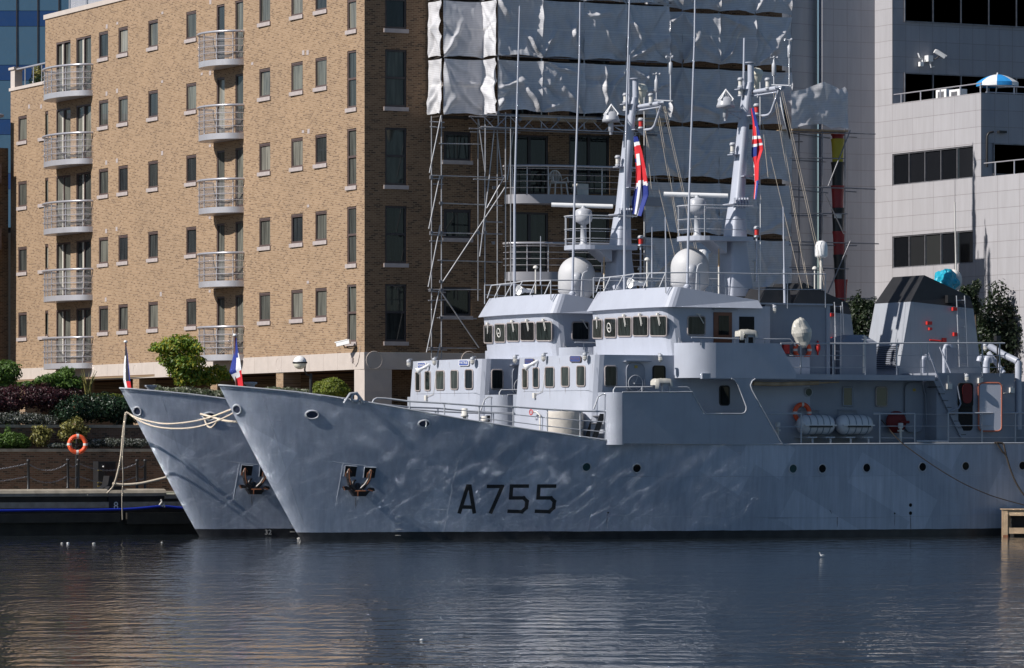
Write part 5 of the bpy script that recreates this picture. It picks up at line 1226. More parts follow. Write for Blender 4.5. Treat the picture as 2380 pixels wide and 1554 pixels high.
    mb = MB(); lA = [S(T('b',985,310),-hw-.1), S(T('b',1020,1165),-hw-.1)]; lB = [S(T('b',1082,310),-hw-.1), S(T('b',1120,1165),-hw-.1)]
    mb.tube(lA, .022, 5); mb.tube(lB, .022, 5)
    for y in (365,470,580,688,795,905,1012,1120): f = (y-310)/855; mb.tube([lA[0].lerp(lA[1],f), lB[0].lerp(lB[1],f)], .014, 4)
    mb.build('ladder', M['fitting'], fn)
    for x, y, w_, h_ in ((955,470,.2,.14),(650,638,.22,.13),(665,707,.12,.1),(960,772,.14,.14),(832,842,.15,.17)):
        p = S(T('b',x,y), -hw-.02); mb = MB(); mb.box((p.x-w_/2,-hw-.12,p.z-h_/2), (p.x+w_/2,-hw-.0,p.z+h_/2)); mb.build('red_fitting', M['red'], fn)
    mb = MB(); mb.tube([S(T('b',665,840),-hw-.08), S(T('b',835,855),-hw-.08)], .035, 5); mb.build('red_lever', M['red'], fn)
    mb = MB(); p = S(T('b',880,350), -hw); mb.box((p.x-.05,-hw-.1,p.z-.15), (p.x+.25,-hw+.1,p.z+.15)); mb.build('hatch', M['black'], fn)
    # goose-neck vents and the open hatch behind the funnel rails
    for xs, yy, r_ in (((838,1240),-2.3,.0),):
        pass
    for x0, x1, yb4, ym, yt, yy, r_ in ((580,655,1240,1080,1040,-2.6,.09),(1205,1265,1235,1095,1045,-2.8,.12),(1340,1400,1235,1110,1045,-2.9,.14),(840,920,1240,960,895,-2.2,.08)):
        pts = [S(T('b',x0,yb4),yy), S(T('b',x0,ym),yy), S(T('b',lerp(x0,x1,.2),lerp(ym,yt,.75)),yy), S(T('b',lerp(x0,x1,.55),yt),yy), S(T('b',x1,lerp(yt,ym,.35)),yy), S(T('b',x1+6,ym),yy)]
        if x0 in (1205,): pts = [Vector((2*pts[0].x-p.x+.45, p.y, p.z)) for p in pts]
        mb = MB(); mb.tube(pts, r_, 9); P(mb, 'goose_neck_vent', M['grey'])
    mb = MB(); a = S(T('b',860,930),-2.25); b2 = S(T('b',985,1180),-2.25); mb.box((a.x,-2.3,b2.z), (b2.x,-2.2,a.z)); P(mb, 'vent_cover', M['grey_d'])
    bulkhead_lamp(S(T('b',1330,920),-3.4), root, Vector((0,-1,0)))
    mb = MB(); p = S(T('b',1475,820),-3.2); mb.box((p.x-.1,-3.3,p.z-.1), (p.x+.1,-3.1,p.z+.1)); mb.tube([p, p-Vector((0,0,1.5))], .03, 6); P(mb, 'flood_lamp', M['black'])
    # workboat under a grey cover on the boat deck
    a = S(T('a',1240,270), -1.5); b2 = S(T('a',1680,190), -1.5); zt_ = S(T('a',1560,182), -1.5).z; zl = S(T('a',1240,275), -1.5).z
    mb = MB(); mb.hexa([(a.x,-2.3,zb1),(b2.x,-2.3,zb1),(b2.x,-.4,zb1),(a.x,-.4,zb1),(a.x,-2.3,zl),(b2.x,-2.3,zl-.05),(b2.x,-.4,zl),(a.x,-.4,zl)])
    mb.hexa([(a.x-.05,-2.35,zl),(b2.x+.05,-2.35,zl-.02),(b2.x+.05,-.35,zl),(a.x-.05,-.35,zl),(a.x+.9,-1.6,zt_),(b2.x-.1,-1.6,zt_),(b2.x-.1,-.9,zt_),(a.x+.9,-.9,zt_)]); P(mb, 'deck_locker', M['grey_d'])
    mb = MB(); p = S(T('a',1690,200), -2.6); mb.tube([S(T('a',1660,640),-2.6), S(T('a',1665,300),-2.6), S(T('a',1680,210),-2.6), S(T('a',1655,195),-2.6)], .06, 7); P(mb, 'davit', M['ivory'])
    mb = MB(); xl = S(T('a',1275,100), -2.3).x; 
    for dx in (-.13,.13): mb.tube([(xl+dx,-2.75,zb1), (xl+dx,-2.75,z1)], .015, 4)
    for i in range(7): mb.tube([(xl-.13,-2.75,zb1+.25+i*.33), (xl+.13,-2.75,zb1+.25+i*.33)], .012, 4)
    mb.build('ladder', M['fitting'], ah)
    mb = MB(); p = S(T('a',1110,330), -2.65); mb.lathe([(.03,.25),(.05,.15),(.1,.05),(.1,-.08),(.04,-.18),(.03,-.3)], p, (0,0,1), 10); mb.build('buoy_light', M['red'], ah)
    mb = MB(); p = S(T('a',730,330), -2.65); mb.box((p.x-.15,-2.75,p.z-.25), (p.x+.1,-2.61,p.z+.1)); mb.build('red_box', M['red'], ah)
    mb = MB(); p = S(T('O',990,562), YA-.3); mb.lathe([(.42,0),(.42,.12),(.1,.14)], p, (0,-1,0), 20); mb.tube([p+Vector((.1,-.16,0)), p+Vector((.5,-.16,0))], .06, 6); mb.build('hose_reel', M['red_d'], dh)
    # raft cradles
    for x0 in (345,485,642,780):
        mb = MB(); p = S(T('O',x0,690), -4.05); q_ = S(T('O',x0,738), -4.05); mb.tube([p, q_], .045, 7); z = S(T('O',x0,680), -4.05).z; mb.box((p.x-.22,-4.1,z-.03), (p.x+.18,-3.0,z+.02)); P(mb, 'raft_cradle', M['fitting'])
    for x0, x1 in ((250,395),(550,690)):
        mb = MB(); mb.tube([S(T('O',x0,560),-3.15), S(T('O',x0,470),-3.15), S(T('O',x1,470),-3.15), S(T('O',x1,560),-3.15)], .025, 5); P(mb, 'raft_frame', M['grey_d'])
    return root
m, nt, b = new_mat('rust_stain'); M['stain'] = m
b.inputs['Base Color'].default_value = (.15,.09,.045,1); b.inputs['Roughness'].default_value = .8
mr_ = node(nt, 'ShaderNodeMapRange'); nt.links.new(noise_(nt, posn(nt, True), 9, 4, .6, (1,1,.15)), mr_.inputs[0]); mr_.inputs[1].default_value = .35; mr_.inputs[2].default_value = .7; mr_.inputs[3].default_value = .1; mr_.inputs[4].default_value = .75; nt.links.new(mr_.outputs[0], b.inputs['Alpha'])
M['navy_d'] = paint('dark_blue_opening', (.02,.028,.06), .5)
M['plate'] = paint('plate_blue', (.04,.07,.22), .4, .1); M['plate_rim'] = paint('plate_rim_brown', (.12,.09,.09), .5); M['plate_text'] = paint('plate_letters_dull', (.16,.10,.12), .5)
M['plate_w'] = paint('plate_rim_white', (.75,.74,.74), .4, .03); M['plate_n'] = paint('plate_field_navy', (.05,.09,.30), .4, .05); M['plate_tw'] = paint('plate_letters_white', (.78,.78,.78), .4, .03)
M['red_d'] = paint('dark_red_cloth', (.16,.012,.012), .7); M['salmon'] = paint('faded_red_seal', (.42,.13,.08), .6)
M['curt_d'] = glass_dark('curtained_glass', (.10,.12,.10), .1); M['grey_f'] = paint('funnel_grey', (.34,.36,.40), .45, .06, 1.0, streak=.25)
ship = build_ship()
for o in list(bpy.data.objects):
    if o.parent: CH.setdefault(o.parent, []).append(o)
far = copy_tree(ship, None, ('hull_number',))
far.location = ORG+Vector((-.35, 8.55, 0))
far['label'] = 'farther grey naval ship behind, with white HONNEUR and PATRIE plates'
def restyle(o):
    for ch in kids(o): restyle(ch)
    k = o.name.split('.')[0]
    if k in ('name_plate','plate_field','lettering'):
        o.data = o.data.copy(); o.data.materials[0] = M[{'name_plate':'plate_w','plate_field':'plate_n','lettering':'plate_tw'}[k]]
restyle(far)

def far_hull(p, out=.004):
    y = -3.0
    for i in range(60):
        q = on_v(p, OY+8.55+y)-ORG-Vector((-.35,8.55,0)); y = .5*y-.5*halfb(q.x, q.z/ZD(q.x))
    q = on_v(p, OY+8.55+y)-ORG-Vector((-.35,8.55,0)); q.y -= out; return q
q = far_hull((622.5,1238)); vs, fs = text_mesh('32', .26, 0); n = hull_n(q.x, q.z); ex = Vector((0,0,1)).cross(n)*1.0; ex = Vector((n.y*-1,n.x,0)).normalized(); 
mb = MB(); mb.add([q+ex*v.x*1.1+Vector((0,0,1))*v.y+Vector((0,-.02,0)) for v in vs], fs)
fh = [c for c in kids(far) if c.name.startswith('hull')][0]
mb.build('draught_number', M['ivory'], fh, recalc=False)
# ================================================================ scaffolding with debris sheeting
rng = random.Random(11)
def sheet_mat():
    m, nt, b = new_mat('debris_sheeting'); L = nt.links
    p = posn(nt, True); sp = node(nt, 'ShaderNodeSeparateXYZ'); L.new(p, sp.inputs[0])
    c = ramp(nt, noise_(nt, p, 1.3, 5, .6), [(.3,(.56,.56,.59)),(.7,(.68,.68,.71))])
    d = node(nt, 'ShaderNodeMath', operation='SUBTRACT'); L.new(sp.outputs[2], d.inputs[0]); d.inputs[1].default_value = 1.2
    a = node(nt, 'ShaderNodeMath', operation='ABSOLUTE'); L.new(d.outputs[0], a.inputs[0])
    lt = node(nt, 'ShaderNodeMath', operation='LESS_THAN'); L.new(a.outputs[0], lt.inputs[0]); lt.inputs[1].default_value = .022
    c = mix(nt, lt.outputs[0], c, (.74,.73,.73))
    wv = node(nt, 'ShaderNodeTexWave', Scale=4.2, Distortion=1.0); wv.bands_direction = 'Z'; L.new(p, wv.inputs['Vector'])
    c = mix(nt, 1, c, ramp(nt, wv.outputs['Fac'], [(.2,(.90,.90,.90)),(.8,(1.06,1.06,1.06))]), 'MULTIPLY')
    g = noise_(nt, p, .9, 6, .65); c = mix(nt, ramp(nt, g, [(.55,(0,0,0)),(.75,(.5,.5,.5))]), c, (.33,.29,.26))
    L.new(c, b.inputs['Base Color']); b.inputs['Roughness'].default_value = .55
    tr = node(nt, 'ShaderNodeBsdfTranslucent'); L.new(c, tr.inputs[0]); ms = node(nt, 'ShaderNodeMixShader'); ms.inputs[0].default_value = .12
    L.new(b.outputs[0], ms.inputs[1]); L.new(tr.outputs[0], ms.inputs[2]); L.new(ms.outputs[0], nt.nodes['Material Output'].inputs[0])
    return m
M['sheet'] = sheet_mat()
V_IN = 170.95
u0 = on_v((1003,600), V_IN).x; V1 = on_u((1030,600), u0).y
uS = on_v((1124,300), V1).x; V2 = on_u((1158,300), uS).y
uE = on_v((1553,300), V2).x; V3 = V1-.1; u3 = on_v((1500,300), V3).x; u4 = on_v((1838,300), V3).x
sca = empty('scaffold', (u0,V1,1.7), 'tube scaffold hung with torn white debris sheeting across the brick front', 'scaffold')
def spart(mb, name, mat, par=None, label=None):
    o = mb.build(name, mat, par or sca)
    if par is None: o.matrix_parent_inverse = Matrix.Translation(-sca.location)
    if label: o['label'] = label
    return o
def sheet(A, B, z0, z1, seed, amp=1.0, sag=.12, out=Vector((0,-1,0))):
    """cloth between two standards A and B (x, y), billowing along out, with creases running from its ties"""
    r = random.Random(seed); A = Vector((A[0],A[1],0)); B = Vector((B[0],B[1],0)); Lw = (B-A).length; H = z1-z0
    nu = max(8, int(Lw/.05)); nz = int(H/.055)
    pil = r.uniform(-.14,.08)*amp; eg = r.choice((0,.06,.12,.17,.22)); cr = []
    for k in range(r.randint(3,7)):
        cr.append((r.choice((0,0,Lw,Lw,r.uniform(0,Lw))), r.choice((0,0,H,r.uniform(0,H))), 0, r.uniform(.08,.20)*amp*r.choice((1,1,-.6)), r.uniform(.10,.26), r.uniform(.9,2.4))); c_ = cr[-1]; an_ = math.atan2(H*r.uniform(.15,.85)-c_[1], Lw*r.uniform(.2,.8)-c_[0]); cr[-1] = (c_[0],c_[1],an_)+c_[3:]
    vs = []; off = r.uniform(0,99)
    for j in range(nz+1):
        for i in range(nu+1):
            s, t = i/nu, j/nz; x, z = s*Lw, t*H
            d = pil*math.sin(PI*s)*math.sin(PI*t)
            for cx, cz, an, a, wd, ln in cr:
                dx, dz = x-cx, z-cz; al = dx*math.cos(an)+dz*math.sin(an); pe = -dx*math.sin(an)+dz*math.cos(an)+.12*noise.noise(Vector((al*1.6+off, cx, 2)))
                if 0 <= al < ln:
                    wl = wd*(.35+1.3*al/ln); d += a*max(0, 1-abs(pe)/wl)*math.sin(PI*min(1,(al/ln)*.9+.1))
            d += .06*amp*noise.noise(Vector((x*.9+off, z*.5, off)))
            rd = 1-abs(2*noise.noise(Vector((x*1.5+off+z*.5, z*.9, 5.0)))); d += .045*amp*rd*rd
            d += .018*amp*noise.noise(Vector((x*7+off, z*3.0, 7.0)))
            d += eg*amp*math.exp(-(Lw-x)/(.08+.22*abs(noise.noise(Vector((z*1.1,off,4))))))*(.25+1.3*abs(noise.noise(Vector((z*1.4,off,1)))))
            e = min(1, 4*s, 4*(1-s)); 
            zb = sag*math.sin(PI*s)*(1-t)**3*r.choice((1,)) - .06*abs(noise.noise(Vector((x*1.5+off,3.3,0))))*(1-t)**4 - .3*sag*math.sin(PI*s)*t**4
            p = A+(B-A)*s+out*d; vs.append((p.x-A.x, p.y-A.y, z+zb*.9))
    mb = MB(); fs = [(j*(nu+1)+i, j*(nu+1)+i+1, (j+1)*(nu+1)+i+1, (j+1)*(nu+1)+i) for j in range(nz) for i in range(nu)]
    mb.add(vs, fs, True); o = mb.build('debris_sheet', M['sheet'], sca, recalc=False)
    o.matrix_parent_inverse = Matrix.Translation(-sca.location); o.location = (A.x,A.y,z0); return o
zr1 = [on_v((1090,y), V1).z for y in (266,139,133,4,-2)]
LIFT = zr1[1]-zr1[0]+.1
rows1 = [(zr1[0],zr1[1]),(zr1[2],zr1[3]),(zr1[4],zr1[4]+2.4)]
WL_ = Vector((-1,0,0)); sd0 = 100
for (za, zb_) in rows1:
    sheet((u0-.08,V_IN+.1), (u0-.02,V1), za, zb_, sd0, .9, .05, WL_); sd0 += 1
    sheet((u0,V1), (uS,V1), za-.05, zb_, sd0, .7, .1); sd0 += 1
    sheet((uS-.05,V1), (uS-.02,V2), za-.02, zb_, sd0, .9, .05, WL_); sd0 += 1
zr2 = [on_v((1360,y), V2).z for y in (262,148,136,6,0)]
rows2 = [(zr2[0],zr2[1]),(zr2[2],zr2[3]),(zr2[4],zr2[4]+2.4)]
n2 = 4
for za, zb_ in rows2:
    for i in range(n2):
        a, b2 = lerp(uS, uE, i/n2), lerp(uS, uE, (i+1)/n2)
        sheet((a,V2), (b2,V2), za-.06, zb_, sd0, 1.5, .10); sd0 += 1
ys3 = ((-60,29),(34,152),(163,290),(299,418),(428,547),(557,690),(700,800))
n3 = 4
for k, (ya, yb_) in enumerate(ys3):
    zt_, zb_ = on_v((1700,ya), V3).z, on_v((1700,yb_), V3).z
    for i in range(n3):
        if k in (0,1) and False: continue
        a, b2 = lerp(u3, u4, i/n3), lerp(u3, u4, (i+1)/n3)
        sheet((a,V3), (b2,V3), zb_, zt_, sd0, .95, .12); sd0 += 1
M['board_k'] = paint('gap_shade_board', (.035,.027,.022), .85, .3, 3.0)  # near-black so the gaps between sheets read as deep shade
# decks behind the gaps
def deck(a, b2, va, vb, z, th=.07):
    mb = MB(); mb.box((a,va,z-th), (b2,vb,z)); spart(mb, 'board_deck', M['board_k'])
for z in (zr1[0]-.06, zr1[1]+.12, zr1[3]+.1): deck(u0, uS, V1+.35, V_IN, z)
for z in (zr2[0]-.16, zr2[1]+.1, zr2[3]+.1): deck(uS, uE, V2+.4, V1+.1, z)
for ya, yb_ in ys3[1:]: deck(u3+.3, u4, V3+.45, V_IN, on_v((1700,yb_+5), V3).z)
mb = MB(); mb.box((uS+1,V2-.02,zr2[0]-.42), (uS+4.6,V2+.02,zr2[0]-.17)); spart(mb, 'toe_board', M['board'])
mb = MB(); mb.box((uE-1.9,V2-.02,zr2[0]-.45), (uE-.2,V2+.02,zr2[0]-.12)); spart(mb, 'toe_board', M['timber'])
# tubes: each standard, ledger and brace is its own piece
def tubep(a, b2, name, mat='galv', r=.027):
    mb = MB(); mb.tube([a, b2], r, 6); spart(mb, name, M[mat])
def stand(x, v, ytop, ybot, name='standard', mat='galv'):
    u = on_v((x,700), v).x; tubep((u,v,on_v((x,ytop),v).z), (u,v,on_v((x,ybot),v).z), name, mat)
for x, v, y0_, y1_ in ((1003,V_IN,270,845),(1026,V1,268,850),(1111,V_IN,275,700),(1127,V1,270,690),(1156,V_IN-.2,300,700),(1175,V2,262,690),(1187,V2+.3,265,690),(1128,V2+.1,290,400)): stand(x, v, y0_, y1_)
G_ = lambda x, y, v: on_v(T('G',x,y), v)
for xa, ya, xb, yb_, v in ((1400,5,1960,22,V1),(1470,220,1960,240,V1),(1410,450,1960,462,V1),(1460,665,1960,680,V1),(1385,893,1795,893,V1),(1455,1112,1760,1118,V1),(1385,1345,1760,1350,V1),(1395,465,1520,470,V_IN),(1395,515,1520,515,V_IN),(1390,905,1520,915,V_IN),(1385,978,1520,972,V_IN),(1395,30,1500,30,V_IN),(1420,72,1500,75,V_IN),(1385,1362,1530,1362,V_IN),(1820,365,1960,370,V1),(1735,1375-1375+35,1960,40,V2)):
    tubep(G_(xa,ya,v), G_(xb,yb_,v), 'ledger')
for xa, ya, xb, yb_, v in ((1475,5,1390,420,V1-.1),(1478,390,1385,872,V1-.1),(1470,900,1372,1380,V1-.1),(1478,1310,1450,1425,V1-.1),(1500,830,1985,95,V1-.15),(1470,890,1780,1345,V1-.15),(1862,0,1785,635,V2),(1985,0,1840,260,V2+.1)):
    tubep(G_(xa,ya,v), G_(xb,yb_,v), 'brace')
for xa, ya, xb, yb_ in ((125,900,35,1345),(415,930,468,1350),(560,1040,600,1385),(690,990,640,1400),(540,990,480,1550)):
    tubep(on_v(T('C',xa,ya),V1-.1), on_v(T('C',xb,yb_),V1-.1), 'brace')
for xa, xb, y in ((40,150,950),(40,150,990),(430,700,1000),(350,740,1030),(110,440,1120)): tubep(on_v(T('C',xa,y-3),V1), on_v(T('C',xb,y+3),V1), 'ledger')
# couplers at the crossings
for t, x, y in (('G',1408,450),('G',1485,450),('G',1408,895),('G',1488,895),('G',1408,20),('G',1487,20),('G',1772,450),('G',1826,360),('G',1826,450),('G',1485,830),('G',1408,1350),('G',1485,1350),('G',1485,1112),('G',1485,220),('G',1895,100),('G',1890,530),('C',565,880),('C',735,930),('C',1035,930),('C',1385,915),('C',1680,1000)):
    p = on_v(T(t,x,y), V1-.05 if t == 'G' else V2-.03); mb = MB(); mb.box((p.x-.06,p.y-.06,p.z-.06), (p.x+.06,p.y+.06,p.z+.06)); spart(mb, 'coupler', M['galv_d'])
# lattice beam carrying the sheeted platform over the balconies
zc0, zc1 = on_v(T('C',1000,1008), V2).z, on_v(T('C',1000,915), V2).z
ua = on_v(T('C',435,960), V2).x; ub = on_v(T('C',1900,960), V2).x
mb = MB(); mb.tube([(ua,V2,zc0),(ub,V2,zc0)], .035, 6); mb.tube([(ua,V2,zc1),(ub,V2,zc1)], .035, 6)
x = ua; n = int((ub-ua)/.62)
for i in range(n): a = lerp(ua, ub, i/n); b2 = lerp(ua, ub, (i+1)/n); mb.tube([(a+.05,V2,zc0),(b2-.05,V2,zc1)] if i % 2 else [(a+.05,V2,zc1),(b2-.05,V2,zc0)], .024, 5)
spart(mb, 'lattice_beam', M['galv'])
mb = MB(); mb.tube([(ua,V2+1.1,zc0),(ub,V2+1.1,zc0)], .035, 6); mb.tube([(ua,V2+1.1,zc1),(ub,V2+1.1,zc1)], .035, 6)
for i in range(n): a = lerp(ua, ub, i/n); b2 = lerp(ua, ub, (i+1)/n); mb.tube([(a+.05,V2+1.1,zc0),(b2-.05,V2+1.1,zc1)] if i % 2 else [(a+.05,V2+1.1,zc1),(b2-.05,V2+1.1,zc0)], .024, 5)
spart(mb, 'lattice_beam', M['galv_d'])
for i in range(4): a = lerp(uS, uE, i/n2)+.02; tubep((a,V2+.03,zr2[0]-.7), (a,V2+.03,24), 'standard')
tubep((uE,V2+.03,zr2[0]-.7), (uE,V2+.03,24), 'standard')
for z in (zr2[1]+.17, zr2[0]-.2, zr2[3]+.15): tubep((uS-.1,V2-.0,z), (uE+.15,V2-.0,z), 'ledger', 'galv_d')
for i in range(n3+1): a = lerp(u3, u4, i/n3)+.03; tubep((a,V3+.05,3.4), (a,V3+.05,24), 'standard', 'galv_d')
# right hand bay with the rubbish chute
VR = 168.9
R_ = lambda x, y, v=VR: on_v(T('m',x,y), v)
for x, v in ((60,VR+.9),(405,VR),(740,VR)): u = on_v(T('m',x,700), v).x; tubep((u,v,3.4), (u,v,on_v(T('m',x,-60 if x < 700 else 0), v).z), 'standard', 'galv_d')
for xa, ya, xb, yb_, v in ((-100,175,1190,212,VR),(-60,200,515,275,VR+.4),(780,250,915,262,VR+.5),(-80,565,740,575,VR),(-60,600,450,625,VR+.9),(-80,985,720,1015,VR),(720,1010,1190,1030,VR),(-60,1030,490,1085,VR+.5),(740,1060,910,1070,VR+.5),(-80,1385,775,1392,VR),(-80,1420,465,1422,VR+.9),(0,328,110,326,VR+.9),(0,1145,135,1147,VR+.9)):
    tubep(R_(xa,ya,v), R_(xb,yb_,v), 'ledger', 'galv_d')
JR = lambda x, y, v=VR: on_v(T('J',x,y), v)
for xa, ya, xb, yb_, v in ((165,520,860,537,VR),(165,545,690,552,VR+.5),(165,720,625,732,VR),(165,738,440,742,VR+.9),(460,960,845,962,VR),(460,975,690,972,VR+.5),(165,170,280,176,VR+.9),(165,600,260,600,VR+.9)):
    tubep(JR(xa,ya,v), JR(xb,yb_,v), 'ledger', 'galv_d')
tubep(R_(820,155,VR-.1), R_(490,985,VR-.1), 'brace', 'galv_d'); tubep(R_(440,1090,VR-.1), JR(590,460,VR-.1), 'brace', 'galv_d'); tubep(JR(640,515,VR-.1), JR(465,920,VR-.1), 'brace', 'galv_d')
# sheeted hood over the chute head
def hood():
    E2 = lambda x, y, v: on_v(T('E',x,y), v)
    nx, nz = 40, 26; vs = []
    topy = [(185,715),(300,690),(420,638),(520,672),(560,700),(608,672),(622,720)]; boty = [(185,1005),(280,975),(420,965),(490,1000),(560,990),(620,1010),(628,990)]
    for j in range(nz+1):
        for i in range(nx+1):
            s, t = i/nx, j/nz; x = lerp(185, 625, s); yt = tab(topy, x); yb_ = tab(boty, x); y = lerp(yb_, yt, t)
            p = E2(x, y, VR-.12); d = .10*noise.noise(Vector((x*.012, y*.008, 3)))+.05*noise.noise(Vector((x*.03,y*.02,9)))+.12*math.exp(-((x-420)/40)**2)*t
            vs.append((p.x, VR-.12-d, p.z))
    mb = MB(); mb.add(vs, [(j*(nx+1)+i, j*(nx+1)+i+1, (j+1)*(nx+1)+i+1, (j+1)*(nx+1)+i) for j in range(nz) for i in range(nx)], True)
    spart(mb, 'debris_sheet', M['sheet'], label='crumpled sheet hood over the chute head')
    a, b2 = E2(185,990,VR), E2(620,1000,VR); mb = MB(); mb.box((a.x,VR-.05,a.z-.12), (b2.x,VR+1.5,a.z-.05)); spart(mb, 'board_deck', M['board'])
hood()
ch = empty('rubbish_chute', R_(630,700,VR+.55), 'builders rubbish chute of yellow, black and red plastic sections beside the scaffold', 'rubbish chute')
segs = [('m',215,285,'red_d2'),('m',285,628,'yellow'),('m',628,975,'black'),('m',975,1312,'red_d2'),('m',1312,None,'black'),('J',440,622,'red_d2'),('J',622,815,'black'),('J',815,992,'red_d2'),('J',992,1200,'black')]
M['red_d2'] = paint('faded_red_plastic', (.26,.022,.025), .5, .12, 3.0)
segs[4] = ('J',258,440,'black')
for t, ya, yb_, mat in segs:
    xm = 632 if t == 'm' else lerp(545, 580, (ya-250)/900)
    p1 = on_v(T(t,xm,ya), VR+.55); p0_ = on_v(T(t,xm,yb_), VR+.55); h = p1.z-p0_.z
    mb = MB(); mb.lathe([(.235,-.12),(.245,h*.35),(.275,h*.85),(.30,h-.06),(.30,h)], (p1.x,VR+.55,p0_.z), (0,0,1), 20); o = mb.build('chute_section', M[mat], ch); o.matrix_parent_inverse = Matrix.Translation(-ch.location)
    if t == 'J' and ya == 258:
        mb = MB(); q_ = on_v(T('J',545,322), VR+.29); mb.box((q_.x-.2,VR+.27,q_.z-.09), (q_.x+.16,VR+.3,q_.z+.09)); o2 = mb.build('sticker', M['ivory'], o)
# ================================================================ plants
def leaf_mat(name, c1, c2, c3=None, rough=.5, trans=.25):
    m, nt, b = new_mat(name); L = nt.links
    st = [(.25,c1),(.6,c2)]+([(.8,c3)] if c3 else [])
    oi = nt.nodes.new('ShaderNodeNewGeometry')
    c = ramp(nt, oi.outputs['Random Per Island'], [(0,c1),(.55,c2),(1,c3 or tuple(x*1.3 for x in c2))])
    big = ramp(nt, noise_(nt, posn(nt), 1.8, 3), [(.3,(.7,.7,.7)),(.7,(1.2,1.2,1.2))]); c = mix(nt, 1, c, big, 'MULTIPLY')
    L.new(c, b.inputs['Base Color']); b.inputs['Roughness'].default_value = rough
    tr = node(nt, 'ShaderNodeBsdfTranslucent'); L.new(c, tr.inputs[0]); ms = node(nt, 'ShaderNodeMixShader'); ms.inputs[0].default_value = trans
    L.new(b.outputs[0], ms.inputs[1]); L.new(tr.outputs[0], ms.inputs[2]); L.new(ms.outputs[0], nt.nodes['Material Output'].inputs[0])
    return m
M['leaf_y'] = leaf_mat('laburnum_leaf', (.09,.17,.02), (.17,.27,.035), (.50,.43,.04), .5, .4)
M['leaf_g'] = leaf_mat('green_leaf', (.05,.11,.018), (.09,.17,.028), (.15,.24,.045), .5, .35)
M['leaf_d'] = leaf_mat('dark_leaf', (.010,.026,.012), (.018,.045,.018), (.03,.065,.03), .35)
M['leaf_p'] = leaf_mat('purple_leaf', (.022,.006,.010), (.05,.013,.02), (.09,.025,.03))
M['leaf_w'] = leaf_mat('variegated_leaf', (.05,.08,.03), (.13,.16,.08), (.45,.45,.38))
M['leaf_o'] = leaf_mat('olive_leaf', (.10,.10,.02), (.20,.19,.05), (.33,.30,.09))
M['leaf_t'] = leaf_mat('topiary_leaf', (.10,.15,.018), (.18,.23,.03), (.30,.32,.05), .5, .35)
M['leaf_b'] = leaf_mat('shade_tree_leaf', (.008,.018,.006), (.016,.032,.010), (.03,.05,.015))
M['flower_w'] = leaf_mat('white_blossom_hedge', (.025,.04,.02), (.06,.075,.05), (.5,.5,.48))
M['bark'] = paint('bark', (.09,.065,.045), .9, .3, 6.0, bump=.02)
def leaves(mb, blobs, n, size, r, shell=.35, stretch=1.0):
    tot = sum(b[3]*b[4]*b[5] for b in blobs)
    for (cx, cy, cz, rx, ry, rz) in blobs:
        k = max(8, int(n*(rx*ry*rz)/tot))
        off = Vector((r.uniform(0,50), r.uniform(0,50), r.uniform(0,50)))
        for i in range(k):
            d = Vector((r.gauss(0,1), r.gauss(0,1), r.gauss(0,1))).normalized()
            f = shell+(1-shell)*r.random()**.5; f *= 1+.28*noise.noise(d*2.2+off)
            p = Vector((cx+d.x*rx*f, cy+d.y*ry*f, cz+d.z*rz*f))
            nrm = (d+Vector((r.gauss(0,.6), r.gauss(0,.6), r.gauss(0,.6)+.3))).normalized(); t = nrm.orthogonal().normalized(); t = Matrix.Rotation(r.uniform(0,2*PI), 3, nrm) @ t; bt = nrm.cross(t)
            s = size*r.uniform(.6,1.3); a = t*s*stretch; b2 = bt*s*.55
            mb.add([p-a, p-b2+nrm*s*.12, p+a, p+b2+nrm*s*.12], [(0,1,2,3)])
def plant(name, loc_, label, cat, blobs, n, size, mat, trunk=None, seed=1, shell=.35, group=None, part='foliage', stretch=1.0):
    r = random.Random(seed); root = empty(name, loc_, label, cat, group); L0 = Vector(loc_)
    mb = MB(); leaves(mb, blobs, n, size, r, shell, stretch); o = mb.build(part, M[mat], root, recalc=False); o.matrix_parent_inverse = Matrix.Translation(-L0)
    if trunk:
        mb = MB()
        for pts, r0, r1 in trunk: mb.tube(pts, r0, 7, r2=r1)
        o = mb.build('trunk', M['bark'], root); o.matrix_parent_inverse = Matrix.Translation(-L0)
    return root
def K_(x, y, v): return on_v(T('K',x,y), v)
def blob(t, x, y, v, rxp, rzp, ry):   # ellipsoid from a pixel centre and pixel radii (tile pixels)
    c = on_v(T(t,x,y), v); Y = c.x*ST+c.y*CT; s = Y/FOC/3.343 if t in TILES else Y/FOC/1.0
    return (c.x, c.y, c.z, rxp*s/.9, ry, rzp*s)
B_ = blob
